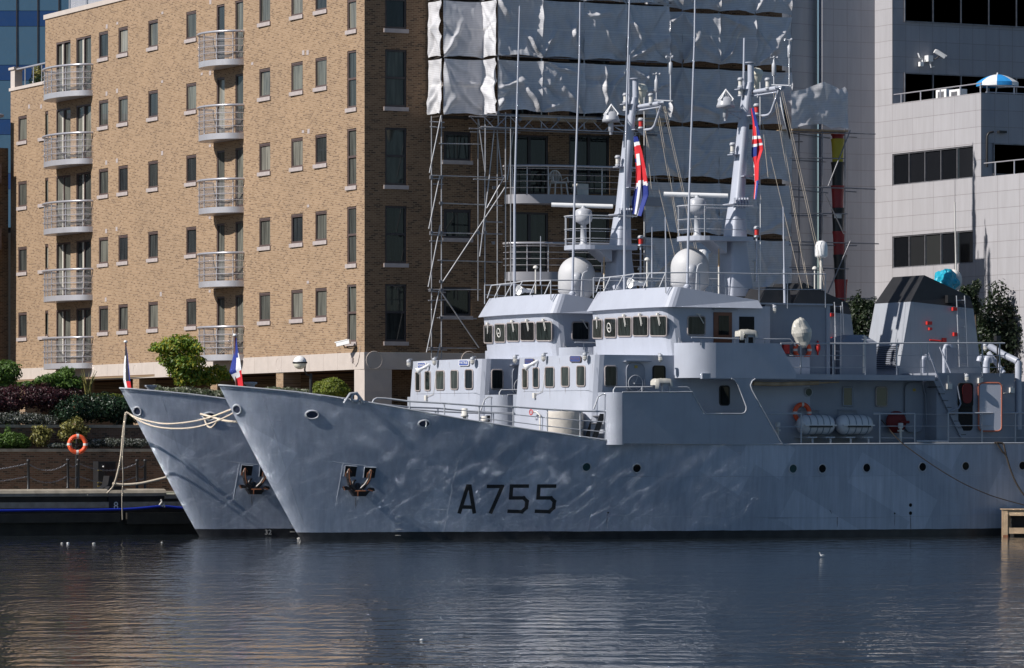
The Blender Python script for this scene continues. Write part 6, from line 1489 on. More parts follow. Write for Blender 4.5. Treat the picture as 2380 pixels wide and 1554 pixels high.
# flowering tree in front of the flats
vt = 172.4; tb = K_(1445, 420, vt)
c = [K_(x,y,vt) for x, y in ((1445,300),(1400,150),(1380,20),(1500,180),(1600,160),(1320,-20))]
plant('laburnum_tree', K_(1445,420,vt), 'loose yellow green tree with hanging blossom in front of the brick flats', 'tree',
  [B_('K',x,y,vt+dv,rx,rz,ry) for x,y,dv,rx,rz,ry in ((1345,-35,0,95,75,.8),(1250,-20,.2,70,45,.6),(1430,-60,.3,90,60,.8),(1500,-10,-.2,70,60,.7),(1330,70,.2,95,70,.8),(1430,90,-.2,120,80,.9),(1390,165,.1,90,60,.7),(1470,220,.2,110,70,.8),(1560,180,0,70,60,.6),(1680,160,.2,85,40,.6),(1740,200,.1,60,45,.5),(1620,230,0,90,50,.6),(1200,-5,0,45,22,.4),(1560,90,.1,35,40,.4))],
  6500, .085, 'leaf_y', [([K_(1450,420,vt),K_(1440,250,vt),K_(1390,100,vt),K_(1350,-20,vt)],.08,.03),([K_(1440,260,vt),K_(1500,120,vt),K_(1480,0,vt)],.05,.02),([K_(1445,300,vt),K_(1600,200,vt),K_(1700,170,vt)],.05,.02),([K_(1400,130,vt),K_(1260,0,vt)],.04,.015)], 3, .2)
plant('round_bush', on_v(T('L',630,390),169.4), 'clipped round yellow green bush beside the globe lamp', 'bush', [B_('L',628,305,169.4,122,82,.85),B_('L',640,250,169.4,60,34,.5)], 4200, .055, 'leaf_t', [([on_v(T('L',628,420),169.4), on_v(T('L',628,330),169.4)],.05,.03)], 5, .7)
vh = 170.9
def hedge(name, label, t, blobs, n, size, mat, seed, cat='hedge', shell=.5, v=vh): 
    plant(name, on_v(T(t,blobs[0][0],blobs[0][1]+60), v), label, cat, [B_(t,x,y,v+dv,rx,rz,ry) for x,y,dv,rx,rz,ry in blobs], n, size, mat, None, seed, shell)
hedge('purple_shrub', 'long dark purple shrub along the upper wall', 'K', [(60,390,.6,120,110,.8),(200,360,.6,120,100,.8),(330,370,.5,110,110,.8),(420,360,.7,110,80,.8),(540,340,.8,110,60,.7),(-80,400,.6,120,110,.8)], 7000, .06, 'leaf_p', 11, 'shrub')
hedge('evergreen_hedge', 'large dark green hedge behind the bow of the farther ship', 'K', [(500,480,0,100,100,.9),(600,450,.1,130,110,.9),(720,455,.1,130,115,.9),(830,450,.1,130,115,.9),(930,470,.1,110,120,.9),(1020,480,.2,110,110,.9)], 9000, .06, 'leaf_d', 12)
hedge('blossom_hedge', 'low dark hedge with a whitish flowering top on the upper wall', 'K', [(0,535,-.2,110,55,.5),(120,535,-.2,110,55,.5),(240,540,-.2,110,50,.5),(350,548,-.2,90,42,.5),(-110,535,-.2,110,55,.5)], 5000, .045, 'flower_w', 13)
hedge('clipped_hedge', 'bright green clipped hedge top above the dark hedge', 'K', [(830,365,1.2,70,24,.5),(900,372,1.2,60,30,.5)], 1500, .05, 'leaf_t', 14)
hedge('variegated_hedge', 'pale variegated hedge between the two ships bows', 'K', [(1290,330,.3,120,36,.5),(1420,330,.3,120,42,.5),(1550,340,.3,120,40,.5),(1680,350,.3,110,40,.5),(1210,300,.3,45,30,.4)], 5000, .05, 'leaf_w', 15, v=170.5)
hedge('variegated_hedge', 'pale variegated hedge beneath the arcade pillars right of the bow flag', 'L', [(180,320,.3,90,32,.5),(300,325,.3,110,30,.5),(420,330,.3,80,25,.5)], 2500, .05, 'leaf_w', 16, v=170.5)
hedge('leafy_tree', 'bushy green tree at the left edge in front of the shaded block', 'K', [(0,180,1.5,90,95,1.0),(70,170,1.5,70,85,.9),(40,120,1.5,60,40,.8),(-60,180,1.5,90,100,1.0),(30,260,1.5,80,50,.9)], 5000, .075, 'leaf_g', 17, 'tree', .3, 171.5)
hedge('sprawling_shrub', 'airy light green shrub spilling over the purple shrub', 'K', [(330,240,.9,60,35,.5),(400,220,.9,70,40,.5),(470,210,.9,60,45,.5),(520,180,.9,55,50,.5),(560,260,.9,80,55,.6),(480,270,.9,90,40,.6),(200,270,.9,60,25,.5),(590,290,.9,50,40,.5)], 3200, .07, 'leaf_g', 18, 'shrub', .2)
v1_ = 169.3
hedge('rounded_shrub', 'mossy green rounded shrub on the lower wall at the left edge', 'K', [(40,710,0,90,60,.5),(130,710,0,90,62,.5),(-40,710,0,80,60,.5),(90,670,0,60,35,.4),(180,735,0,60,35,.4),(60,620,.1,22,45,.2)], 4500, .05, 'leaf_g', 19, 'shrub', .4, v1_)
hedge('golden_shrub', 'open golden leaved shrub left of the quay lifebuoy', 'K', [(310,680,0,75,70,.4),(300,620,0,50,40,.35),(350,640,0,60,45,.35),(330,730,0,50,30,.3)], 900, .065, 'leaf_o', 20, 'shrub', .1, v1_)
hedge('golden_shrub', 'open golden leaved shrub directly behind the quay lifebuoy', 'K', [(560,600,0,90,55,.4),(600,550,0,45,35,.3),(640,620,0,60,45,.35),(500,660,0,55,45,.35),(590,680,0,90,50,.4)], 1300, .07, 'leaf_o', 21, 'shrub', .1, v1_)
hedge('blossom_hedge', 'low clipped hedge with a pale top on the lower wall right of the lifebuoy', 'K', [(740,725,0,70,36,.35),(850,722,0,90,36,.35),(970,722,0,90,36,.35),(1070,725,0,80,36,.35),(680,735,0,40,25,.3)], 3800, .04, 'flower_w', 22, 'hedge', .5, v1_)
hedge('blossom_hedge', 'straggling low plants with white specks left of the lifebuoy post', 'K', [(440,745,-.2,80,22,.3),(540,745,-.2,60,20,.3)], 1200, .04, 'flower_w', 27, 'hedge', .3, v1_)
# strap-leaved plant
r = random.Random(5); mb = MB(); base = K_(680, 360, 171.2)
for i in range(16):
    a = r.uniform(-.7,.7); h = r.uniform(.5,1.1); tip = base+Vector((math.sin(a)*h*.7+.1*i/16, r.uniform(-.2,.2), h)); mb.tube([base+Vector((r.uniform(-.15,.15),0,0)), base.lerp(tip,.6)+Vector((0,0,.1)), tip], .03, 4, r2=.006)
tag(mb.build('flax_plant', M['leaf_o']), 'spiky pale strap leaved plant above the evergreen hedge', 'plant')
# plants on the roof terrace
p = on_f(T('A',190,590)); p.x += .8
plant('potted_shrub', p-Vector((0,0,.5)), 'yellow tipped shrub on the roof terrace at the top left', 'shrub', [(p.x,p.y+.3,p.z+.25,.3,.35,.45),(p.x,p.y-.1,p.z,.35,.4,.3)], 500, .07, 'leaf_o', None, 23, .1)
p = on_f(T('A',240,620)); p.x += .7
plant('terrace_planting', p-Vector((0,0,.4)), 'dull trailing plants behind the roof terrace rail at the top left', 'plant', [(p.x,p.y+1.2,p.z-.1,.3,.7,.45),(p.x,p.y,p.z,.3,.9,.4),(p.x,p.y-1.2,p.z+.05,.3,.8,.35)], 1400, .06, 'leaf_d', None, 24, .2)
# trees to the right behind the ships
def J2(x, y, v): return on_v(T('J',x,y), v)
vr_ = 166.8
plant('shade_tree', J2(730,1450,vr_), 'dark leafy tree between the chute and the funnel', 'tree', [B_('J',x,y,vr_+dv,rx,rz,ry) for x,y,dv,rx,rz,ry in ((720,1150,0,110,170,.9),(790,1050,.2,60,80,.6),(690,1000,.1,70,60,.6),(760,1000,0,50,40,.5),(640,1120,.2,60,100,.6),(700,930,0,22,40,.3),(820,1000,0,30,60,.3),(740,1350,0,110,120,.8),(650,1320,0,80,120,.8))], 4500, .085, 'leaf_b', [([J2(735,1500,vr_),J2(730,1250,vr_),J2(715,1000,vr_)],.12,.03),([J2(730,1250,vr_),J2(800,1020,vr_)],.06,.02)], 31, .15)
plant('shade_tree', J2(1850,1500,vr_), 'large dark tree at the right edge behind the after rails', 'tree', [B_('J',x,y,vr_+dv,rx,rz,ry) for x,y,dv,rx,rz,ry in ((1800,1250,.3,180,220,1.3),(1930,1200,.2,140,230,1.2),(1700,1150,.2,80,140,.8),(1760,1010,.1,90,80,.7),(1780,900,0,75,90,.5),(1850,1000,.2,60,60,.5),(1900,1060,.2,90,70,.7),(2020,1150,.3,140,200,1.1),(1800,1450,.3,230,120,1.2),(1640,1100,.1,40,90,.4))], 9500, .09, 'leaf_b', [([J2(1850,1560,vr_),J2(1830,1250,vr_),J2(1790,920,vr_)],.16,.03),([J2(1835,1280,vr_),J2(1950,1080,vr_)],.08,.02)], 32, .15)
plant('birch_sapling', J2(1590,1300,vr_-.4), 'slim sapling with small leaves close behind the funnel', 'tree', [B_('J',x,y,vr_-.4+dv,rx,rz,ry) for x,y,dv,rx,rz,ry in ((1570,920,0,60,70,.4),(1620,860,0,30,50,.3),(1600,1000,0,45,70,.3),(1520,890,0,25,30,.3),(1625,1050,0,30,60,.3))], 1500, .07, 'leaf_b', [([J2(1620,1400,vr_-.4),J2(1610,1000,vr_-.4),J2(1622,830,vr_-.4)],.05,.015)], 33, .1)
# ================================================================ loose things on ships and quay
def at(par, o): o.matrix_parent_inverse = Matrix.Translation(-par.location); return o
def shp(p, y, k=0):     # world point on the near ship (k=0) or the farther one (k=1): pixel on plane y of that ship
    v = OY+y+(8.55 if k else 0); return on_v(p, v)
FO = Vector((-.35, 8.55, 0))
# ---- flags
def mix_cloth(name, col): return paint(name, col, .75, .06, 6.0)
M['f_blue'] = mix_cloth('flag_blue', (.012,.03,.22)); M['f_red'] = mix_cloth('flag_red', (.62,.02,.03)); M['f_white'] = mix_cloth('flag_white', (.74,.74,.76)); M['f_black'] = mix_cloth('flag_black', (.015,.015,.025))
def union(s, t):        # s along the fly 0..1 (flag is 2 wide, 1 high), t up the hoist
    x, y = (s-.5)*2, t-.5
    if abs(x) < .1 or abs(y) < .1: return 1
    if abs(x) < .167 or abs(y) < .167: return 2
    d1 = abs(y-x*.5)/1.118; d2 = abs(y+x*.5)/1.118
    if d1 < .035 or d2 < .035: return 1
    if min(d1, d2) < .1: return 2
    return 0
def tricol(s, t): return 0 if s < 1/3 else 2 if s < 2/3 else 1
def flag(name, label, top, bot, out, L, nx, ny, func, mats, fold=.08, droop=.8, seed=1, taper=.4, folds=3.2, spr=.2):
    """cloth hung from hoist top->bot, its fly fallen against the hoist: out = sideways direction"""
    top, bot = Vector(top), Vector(bot); out = Vector(out).normalized(); side = out.cross(Vector((0,0,1))).normalized(); r = random.Random(seed); ph = r.uniform(0,6)
    vs = []
    for j in range(ny+1):
        t = j/ny
        for i in range(nx+1):
            s = i/nx; h = bot.lerp(top, t)
            d = L*s; spread = spr*(1-.35*t*taper)
            p = h+out*(d*spread)-Vector((0,0,1))*(d*droop*(.55+.45*t)*.9)
            w_ = math.sin(s*folds*2*PI+ph+t*1.6)*fold*min(1, s*4); w2 = math.sin(s*folds*2*PI*1.9+ph*2+t*3)*fold*.4*min(1,s*3)
            p = p+side*(w_+w2)+out*w2*.8; vs.append(p-bot)
    mb = MB()
    for j in range(ny):
        for i in range(nx): mb.add([vs[j*(nx+1)+i], vs[j*(nx+1)+i+1], vs[(j+1)*(nx+1)+i+1], vs[(j+1)*(nx+1)+i]], [(0,1,2,3)], True, func((i+.5)/nx, (j+.5)/ny))
    o = mb.build(name, mats, None, recalc=False, weld=True); o.location = bot; return tag(o, label, 'flag')
FM = [M['f_blue'], M['f_red'], M['f_white'], M['f_black']]
CR = Vector((CT,-ST,0))      # to the right in the picture
UJ = 'union flag'
def far_union(a, b):
    d = abs(a-.45); e = .50+.22*d
    if b < .07: return 0
    if b < .11: return 2
    if b < e: return 2 if (.20 < b < .33 and abs(a-.3) < .16) or (a > .86 and .40 < b < .50) else 0 if (.24 < b < .29 and a < .12) else 1
    if b < e+.05: return 2
    return 1 if d < .06 else 2 if d < .17 else 0
def near_union(a, b):
    if b < .30: return 1 if a < .42 else 2 if a < .58 else 0
    if b < .35 or .41 < b < .46: return 2
    if b < .41: return 1
    if b < .62: return 0 if a < .62+(.46-b)*1.5 else 1
    if b < .84: return 2 if a < .18 else 1
    return 1 if a < .35 else 2 if a < .65 else 0
def drape(name, label, left, right, y, k, func, seed, deep=.09, nf=2.2, na=22, nb=44, y2=None):
    """limp cloth hanging between a left and a right outline (pixels), folded in depth"""
    l = [shp(p, y, k) for p in left]; r_ = [shp(p, y if y2 is None else y2, k) for p in right]
    def ev(c, t): 
        f = t*(len(c)-1); i = min(int(f), len(c)-2); return c[i].lerp(c[i+1], f-i)
    o0 = l[0].copy(); g = []; rr = random.Random(seed); ph = rr.uniform(0,6)
    for j in range(nb+1):
        t = j/nb; A, B = ev(l, t), ev(r_, t); w_ = (B-A).length
        row = []
        for i in range(na+1):
            s = i/na; d = deep*min(1, w_/.35)*(math.sin(nf*2*PI*s+ph+1.3*t)+.4*math.sin(nf*5*s+ph*2+4*t)); row.append(A.lerp(B, s)+Vector((0.25*d,-d,0))-o0)
        g.append(row)
    mb = MB()
    for j in range(nb):
        for i in range(na): mb.add([g[j][i], g[j][i+1], g[j+1][i+1], g[j+1][i]], [(0,1,2,3)], True, func((i+.5)/na, (j+.5)/nb))
    o = mb.build(name, FM, None, recalc=False, weld=True); o.location = o0; return tag(o, label, 'flag')
UD = lambda ka, kb: (lambda a, b: union(max(0,min(1,.02+b*.93+(a-.5)*ka)), max(0,min(1,.98-b*.80+(a-.5)*kb))))
drape('union_flag', 'large red white and blue British flag hanging from the farther ship mast', [(1475,318),(1476,360),(1478,400),(1474,440),(1467,470),(1468,496)], [(1479,318),(1490,352),(1499,390),(1506,425),(1511,450),(1492,505)], -.6, 1, far_union, 4, .07, y2=-.95)
drape('union_flag', 'furled narrow British flag close against the near ship mast', [(1747,252),(1750,285),(1749,315),(1746,340),(1745,362),(1752,385),(1754,430),(1752,462)], [(1750,252),(1758,282),(1765,315),(1772,335),(1774,346),(1763,372),(1762,425),(1757,464)], -.6, 0, near_union, 8, .06, y2=-.85)
drape('signal_flag', 'limp white and dark blue house flag hanging under the near ship yard', [T('D',*p) for p in ((1400,755),(1402,800),(1410,860),(1425,930),(1445,1000),(1470,1080))], [T('D',*p) for p in ((1406,755),(1424,810),(1442,870),(1460,940),(1474,1010),(1478,1085))], -2.1, 0, lambda a, b: 2 if a+b*.55 < .72 else 3, 2, .04)
def jack(k, label, top, base, seed, y=0):
    a, b2 = shp(top, y, k), shp(base, y, k); po = empty('jackstaff', b2, label+' staff', 'flagpole'); 
    po['label'] = ('rusty brown staff at the near bow carrying the tricolour' if k == 0 else 'rusty brown staff at the farther bow carrying a rolled flag')
    mb = MB(); mb.tube([b2-Vector((0,0,.15)), a], .035, 7); at(po, mb.build('pole', M['rust_p'], po)); mb = MB(); mb.lathe([(.05,0),(.08,.03),(.05,.08),(0,.09)], a, (0,0,1), 12); at(po, mb.build('truck', M['white'], po))
    return a, b2
M['rust_p'] = paint('brown_staff', (.12,.05,.04), .6, .2, 5.0)
a, b2 = jack(0, '', (546,782), (549,897), 1); d = b2-a
Q = lambda x, y: ((900+x/4.07)/1.72101, (1340+y/4.07)/1.72101)
def jack_col(a, b):
    if b < .36: return 2 if a > .78 and b > .28 else 0
    if b < .64: return 0 if a < .50 else 2
    if b < .78: return 2 if a < .72 else 1
    return 2 if a < .12 else 1
drape('tricolour_flag', 'blue white and red jack drooping from the near bow', [Q(*p) for p in ((182,55),(165,170),(148,300),(112,450),(78,610),(140,705),(172,760),(180,835))], [Q(*p) for p in ((188,55),(203,170),(225,310),(250,420),(265,530),(275,620),(288,720),(303,835))], .1, 0, jack_col, 5, .02, 1.0, y2=-.4)
a, b2 = jack(1, '', (292,797), (296,902), 2); d = b2-a
drape('tricolour_flag', 'dark rolled blue white and red jack at the farther bow', [T('F',*p) for p in ((974,1330),(970,1400),(962,1470),(958,1540),(957,1590),(966,1630),(972,1655))], [T('F',*p) for p in ((984,1330),(994,1400),(1001,1470),(1008,1540),(1012,1590),(1017,1630),(1020,1655))], -.1, 1, lambda a, b: (1 if b > .72 and a > .35 else 2 if (a < .38 and b > .18) or b > .9 else 3 if a < .8 else 0), 9, .015, 1.1, y2=-.35)
# ---- anchors
def anchor(off, label):
    mb = MB(); mr = MB()
    KP = lambda x, y: T('k', x, y)
    H_ = lambda x, y, o=.12: hull_at(KP(x,y), o)
    c = H_(870, 900); 
    for pts in (((560,320),(540,450),(545,640),(600,860),(760,1010),(860,1050)),((1310,350),(1300,470),(1265,660),(1150,850),(1000,1000),(870,1050))):
        pp = [H_(x,y,.12+.1*min(1,max(0,(y-300)/500))) for x,y in pts]
        for i in range(len(pp)-1): mb.tube([pp[i], pp[i+1]], .075 if i else .03, 8, r2=.085 if i else .07)
        mr.tube([p-Vector((0,.085,-.0)) for p in pp[:4]], .016, 5)
    for q4 in (((560,310),(440,480),(430,580),(560,560),(655,600),(640,430)),((1315,345),(1190,470),(1165,610),(1290,590),(1405,600),(1400,440))):
        pts = [H_(x,y,.11) for x, y in q4]; mb.prism(pts, (0,-.05,0)); mr.tube([p+Vector((0,-.055,0)) for p in pts[-1:]+pts[:3]], .018, 5)
    pts = [H_(x,y,.1) for x, y in ((530,1030),(700,1080),(1060,1080),(1210,1080),(1060,1260),(680,1260))]; mb.prism(pts, (0,-.22,0)); mr.tube([p+Vector((0,-.23,0)) for p in pts[1:3]], .022, 5); mr.tube([H_(880,1110,.34), H_(875,1260,.34)], .022, 5)
    for q4 in (((320,930),(420,910),(560,960),(590,1030),(380,1050)),((1180,1040),(1260,960),(1380,980),(1410,1070),(1340,1090))):
        pts = [H_(x,y,.16) for x, y in q4]; mb.prism(pts, (0,-.14,0)); mr.tube([p+Vector((0,-.145,0)) for p in pts[-1:]+pts[:1]], .02, 5)
    mb.tube([H_(870,1050,.2), H_(865,830,.06)], .085, 8); mb.ring(H_(870,860,.02), (0,-1,.2), .19, .05, 22, 8)
    base = c+ORG
    root = empty('anchor', base, label, 'anchor', 'bower anchors')
    o = mb.build('fluke_body', M['black_g'], root); o.matrix_parent_inverse = Matrix.Translation(-c)
    o = mr.build('rust_edge', M['rust'], root); o.matrix_parent_inverse = Matrix.Translation(-c)
    return root
M['black_g'] = paint('tarred_iron', (.02,.017,.017), .3, .3, 6.0, dirt_amt=.6, dirt=(.10,.04,.02))
an = anchor(None, 'black anchor with rusty edges on the near ship bow left of the hull number')
CH.clear()
a2 = copy_tree(an); a2.location = an.location+FO; a2['label'] = 'black anchor with rusty edges on the farther ship bow, half hidden by the near bow'
# ---- mooring ropes
def rope(name, label, pts, r_=.035, mat='rope', cat='rope', n=8, group=None):
    P_ = [Vector(p) for p in pts]; out = []
    for i in range(len(P_)-1):      # Catmull-Rom through the points
        p0_, p1_, p2_, p3_ = P_[max(i-1,0)], P_[i], P_[i+1], P_[min(i+2,len(P_)-1)]
        for k in range(n):
            t = k/n; out.append(.5*((2*p1_)+(p2_-p0_)*t+(2*p0_-5*p1_+4*p2_-p3_)*t*t+(3*p1_-p0_-3*p2_+p3_)*t**3))
    out.append(P_[-1]); b0 = out[0].copy()
    mb = MB(); mb.tube([p-b0 for p in out], r_, 6); o = mb.build(name, M[mat]); o.location = b0; return tag(o, label, cat, group)
Yf = lambda p: p.x*ST+p.y*CT
pf = hull_at(T('K',985+478,470+0)) if False else None
fA = Vector((OX-2.75,OY+8.4,0)); YA_, YB_ = 170.9, 164.7
def lineY(pts, ya, yb): 
    x0_, x1_ = pts[0][0], pts[-1][0]; return [at_Y(T('K',x,y), lerp(ya, yb, (x-x0_)/(x1_-x0_))) for x, y in pts]
rope('mooring_rope', 'upper cream mooring line sagging between the two bows', lineY([(990,490),(1080,535),(1250,572),(1400,570),(1600,535),(1825,452)], YA_, YB_), .032)
rope('mooring_rope', 'lower cream mooring line sagging deeper between the two bows', lineY([(995,495),(1100,560),(1220,600),(1370,613),(1530,600),(1700,548),(1835,480)], YA_, YB_), .032)
rope('mooring_rope', 'thick doubled cream line from the fairlead of the farther ship to the near stem', lineY([(1560,500),(1650,525),(1740,550),(1845,562)], 169.6, 165.2), .045)
rope('mooring_rope', 'slack loop of cream line below the farther ship fairlead', lineY([(1585,530),(1610,590),(1640,604),(1670,580),(1705,530)], 169.3, 168.2), .035)
YQ = 176.0
def ropeQ(pts, ya, yb): 
    n = len(pts)-1; return [at_Y(T('K',x,y), lerp(ya, yb, i/n)) for i, (x, y) in enumerate(pts)]
rope('mooring_rope', 'cream line dropping from the farther bow to the numbered bollard', ropeQ([(985,485),(962,620),(945,800),(915,960),(880,1060),(835,1112)], 170.7, 175.2), .036)
rope('mooring_rope', 'second cream line running down beside the first to the bollard', ropeQ([(975,490),(955,640),(938,830),(905,985),(885,1040)], 170.7, 175.4), .032)
rope('heaving_line', 'thin doubled line hanging straight down before the quay almost to the water', ropeQ([(978,490),(962,700),(952,850),(957,1000),(948,1150),(952,1320)], 170.6, 174.0), .022)
rope('mooring_rope', 'stout cream rope from the bollard to behind the farther bow', ropeQ([(875,1040),(960,1048),(1080,1040),(1170,1022),(1250,1003),(1320,985)], 175.3, 175.8), .055)
rope('mooring_rope', 'long dark tarry rope slanting from the deck across the near ship side', [shp(T('O',880,545),-3.95), shp(T('O',1015,700),-4.25), shp(T('O',1120,785),-4.45), shp(T('O',1300,910),-4.7), shp(T('O',1500,1030),-4.95), shp(T('O',1700,1120),-5.2), shp(T('O',1860,1172),-5.4), shp(T('O',2100,1235),-5.7)], .022, 'rope_d')
rope('mooring_rope', 'knotted dark rope hanging over the near ship side at the right edge', [shp(T('O',1775,722),-4.25), shp(T('O',1820,790),-4.3), shp(T('O',1850,825),-4.32), shp(T('O',1880,920),-4.35), shp(T('O',1925,1030),-4.4), shp(T('O',1990,1130),-4.5), shp(T('O',2080,1220),-4.7)], .035, 'rope_d')
rope('mooring_rope', 'short dark loop of rope tied above the knot at the right edge', [shp(T('O',1850,825),-4.32), shp(T('O',1838,770),-4.3), shp(T('O',1822,728),-4.25), shp(T('O',1760,722),-4.2)], .035, 'rope_d')
# ---- lifebuoys
def lifebuoy(c, ax, R, label):
    root = empty('lifebuoy', c, label, 'lifebuoy'); mb = MB(); mb.ring((0,0,0), ax, R*.78, R*.22, 36, 10); mb.build('ring', M['orange'], root)
    axv = Vector(ax).normalized(); e1 = axv.orthogonal().normalized(); e2 = axv.cross(e1)
    for k in range(4):
        an_ = k*PI/2+PI/4; mb = MB(); cc = (e1*math.cos(an_)+e2*math.sin(an_))*R*.78; tg = (-e1*math.sin(an_)+e2*math.cos(an_))
        mb.tube([cc-tg*R*.11, cc+tg*R*.11], R*.235, 12); mb.build('reflective_band', M['ivory'], root)
    return root
c = K_(602,735,165.55); lifebuoy(c, (-.3,-1,0), .40, 'orange lifebuoy with grey bands on a post at the quay edge')
lifebuoy(shp(T('I',1766,1362),-2.75), (0,-1,0), .40, 'red orange lifebuoy on the bridge house wall under the canvas hood')
lifebuoy(shp(T('O',265,490),-3.25), (0,-1,0), .40, 'red orange lifebuoy on the main deck wall behind the left raft canister')
po = empty('lifebuoy_post', K_(597,1075,165.7), 'dark post with a small top bracket carrying the quay lifebuoy', 'post')
mb = MB(); a, b2 = K_(592,1078,165.75), K_(613,640,165.75); b2.x = a.x+.03; mb.tube([a, b2], .05, 8); mb.box((a.x-.25,165.66,c.z-.02), (a.x+.3,165.72,c.z+.03)); at(po, mb.build('post', M['black'], po))
# ---- life rafts
def raft(x, label):
    cpt = shp(T('O',x,583),-3.6); root = empty('liferaft', cpt, label, 'liferaft', 'white liferaft canisters on the main deck')
    Lh = .66; R = .375
    mb = MB(); prof = [(0,-Lh-.12),(.16,-Lh-.10),(.30,-Lh),(.36,-Lh+.12),(R,-Lh+.2),(R,Lh-.2),(.36,Lh-.12),(.30,Lh),(.16,Lh+.10),(0,Lh+.12)]; mb.lathe(prof, (0,0,0), (1,0,0), 26); mb.build('canister', M['gloss'], root)
    mb = MB(); mb.box((-Lh-.02,-.41,-.045), (Lh+.02,.41,.0)); mb.build('joint_flange', M['gloss'], root)
    for dx in (-.42,-.12,.14,.42): mb = MB(); mb.ring((dx,0,0), (1,0,0), R+.004, .018, 28, 5); mb.build('strap', M['strap'], root)
    mb = MB(); mb.box((-.5,-.42,-.10), (.5,-.385,-.035)); mb.build('joint_strip', M['black'], root)
    return root
M['gloss'] = paint('glossy_white_shell', (.62,.62,.64), .18, .03, 3.0); M['strap'] = paint('webbing', (.20,.24,.27), .6)
raft(370, 'white liferaft canister on the main deck rail, the one nearer the bow'); raft(668, 'white liferaft canister on the main deck rail, the one nearer the stern')
# ---- covers
def crumple(name, label, cat, pts, v_fn, rad, mat, seed, lathe=None):
    pass
def cover(name, label, c, rx, ry, rz, mat, seed, amp=.12, squash=None, cat='cover', n=28, tilt=0):
    mb = MB(); m_ = n//2; vs = []; off = seed*7.3
    for i in range(m_+1):
        a = PI*i/m_
        for j in range(n):
            d = Vector((math.sin(a)*math.cos(2*PI*j/n), math.sin(a)*math.sin(2*PI*j/n), math.cos(a)))
            k = 1+amp*noise.noise(d*1.8+Vector((off,0,0)))+amp*.6*(1-abs(2*noise.noise(d*4+Vector((off,2,0)))))*.5
            p = Vector((d.x*rx*k, d.y*ry*k, d.z*rz*k))
            if squash: p = squash(p, rx, rz)
            vs.append(Matrix.Rotation(tilt, 3, 'Y') @ p)
    mb.add(vs, [(i*n+j, (i+1)*n+j, (i+1)*n+(j+1)%n, i*n+(j+1)%n) for i in range(m_) for j in range(n)], False)
    o = mb.build(name, M[mat], None, weld=True); o.location = c; return tag(o, label, cat)
cover('searchlight_cover', 'tall crumpled cream hood over a lamp at the boat deck rail', shp(T('J',262,1228),-3.95), 0.37, .3, .56, 'vinyl', 2, .16, lambda p, rx, rz: Vector((p.x*(1+.25*min(0,p.z)/rz)-.06*p.z, p.y, p.z)), tilt=-.1)
def capcover(t, x0, x1, y0, y1, yy, label, seed):
    a = shp(T(t,x0,y1),yy); b2 = shp(T(t,x1,y0),yy); w_ = b2.x-a.x; h_ = b2.z-a.z; root = empty('repeater_cover', a, label, 'cover', 'cream covers on the rail instruments')
    vs = []; n = 18
    for i in range(n+1):
        s = i/n; an_ = PI*s; x = w_*.5-w_*.5*math.cos(an_); z = h_*(.55+.45*math.sin(an_)**.5) if 0 < s < 1 else h_*.35
        dz = .04*noise.noise(Vector((s*6,seed,0)))
        for yy2 in (-.16,-.05,.1,.22): vs.append((x, yy2, z+dz+.02*noise.noise(Vector((s*9,yy2*8,seed)))))
    for i in range(n+1):
        s = i/n; low = h_*(.0 if s < .3 else .55 if s < .75 else .25)
        vs.append((w_*.5-w_*.5*math.cos(PI*s), -.17, max(low, 0)))
    mb = MB()
    for i in range(n):
        for k in range(3): mb.add([vs[i*4+k], vs[i*4+k+1], vs[(i+1)*4+k+1], vs[(i+1)*4+k]], [(0,1,2,3)], True)
        mb.add([vs[i*4], vs[(i+1)*4], vs[(n+1)*4+i+1], vs[(n+1)*4+i]], [(0,1,2,3)], True)
    mb.build('cloth', M['vinyl'], root, recalc=False, weld=True)
    mb = MB(); mb.tube([(w_*.52,0,-.45),(w_*.52,0,h_*.7)], .05, 7); mb.tube([(w_*.92,0,-.45),(w_*.92,0,h_*.6)], .045, 7); mb.box((w_*.5,-.1,h_*.3),(w_*.95,.12,h_*.62)); mb.build('pedestal', M['fitting'], root)
capcover('I', 1265, 1403, 1205, 1285, -4.0, 'cream cover draped over an instrument on the bridge wing rail', 1)
capcover('N', 608, 745, 223, 305, -4.0, 'cream cover draped over an instrument on the lower bulwark rail', 2)
c = shp(T('M',1282,1050),-2.6); hc = shp(T('M',1282,868),-2.6).z-c.z
mb = MB(); loops = []
for z, r_ in ((-.6,.69),(.0,.70),(hc*.5,.71),(hc*.9,.70),(hc,.67)):
    loops.append([(r_*math.cos(2*PI*j/40)*(1+.02*noise.noise(Vector((j*.9,z*2,0)))), r_*.8*math.sin(2*PI*j/40)*(1+.02*noise.noise(Vector((j*.7,z*2,4)))), z+.02*math.sin(j)) for j in range(40)])
mb.rings(loops, True, True, None, False, True); o = mb.build('covered_reel', M['canvas']); o.location = c; tag(o, 'drum shaped winch wrapped in beige canvas on the near foredeck', 'cover')
o2 = cover('tarpaulin_bundle', 'bright turquoise tarpaulin bundle lashed behind the black funnel top', shp(T('J',1385,828),.6), 0.46, .4, .42, 'cyan', 5, .4, cat='tarpaulin')
o2 = cover('grey_sack', 'grey padded bundle next to the turquoise tarpaulin', shp(T('J',1450,822),.8), .28, .3, .42, 'ivory', 6, .1, cat='bundle')
mb = MB(); a = shp(T('J',1465,890),.9); b2 = shp(T('J',1450,212),.9); mb.tube([Vector((0,0,0)), b2-a], .035, 6, r2=.02); o = mb.build('whip_antenna', M['ivory']); o.location = a; tag(o, 'thin pale whip antenna rising behind the funnel of the near ship', 'antenna')
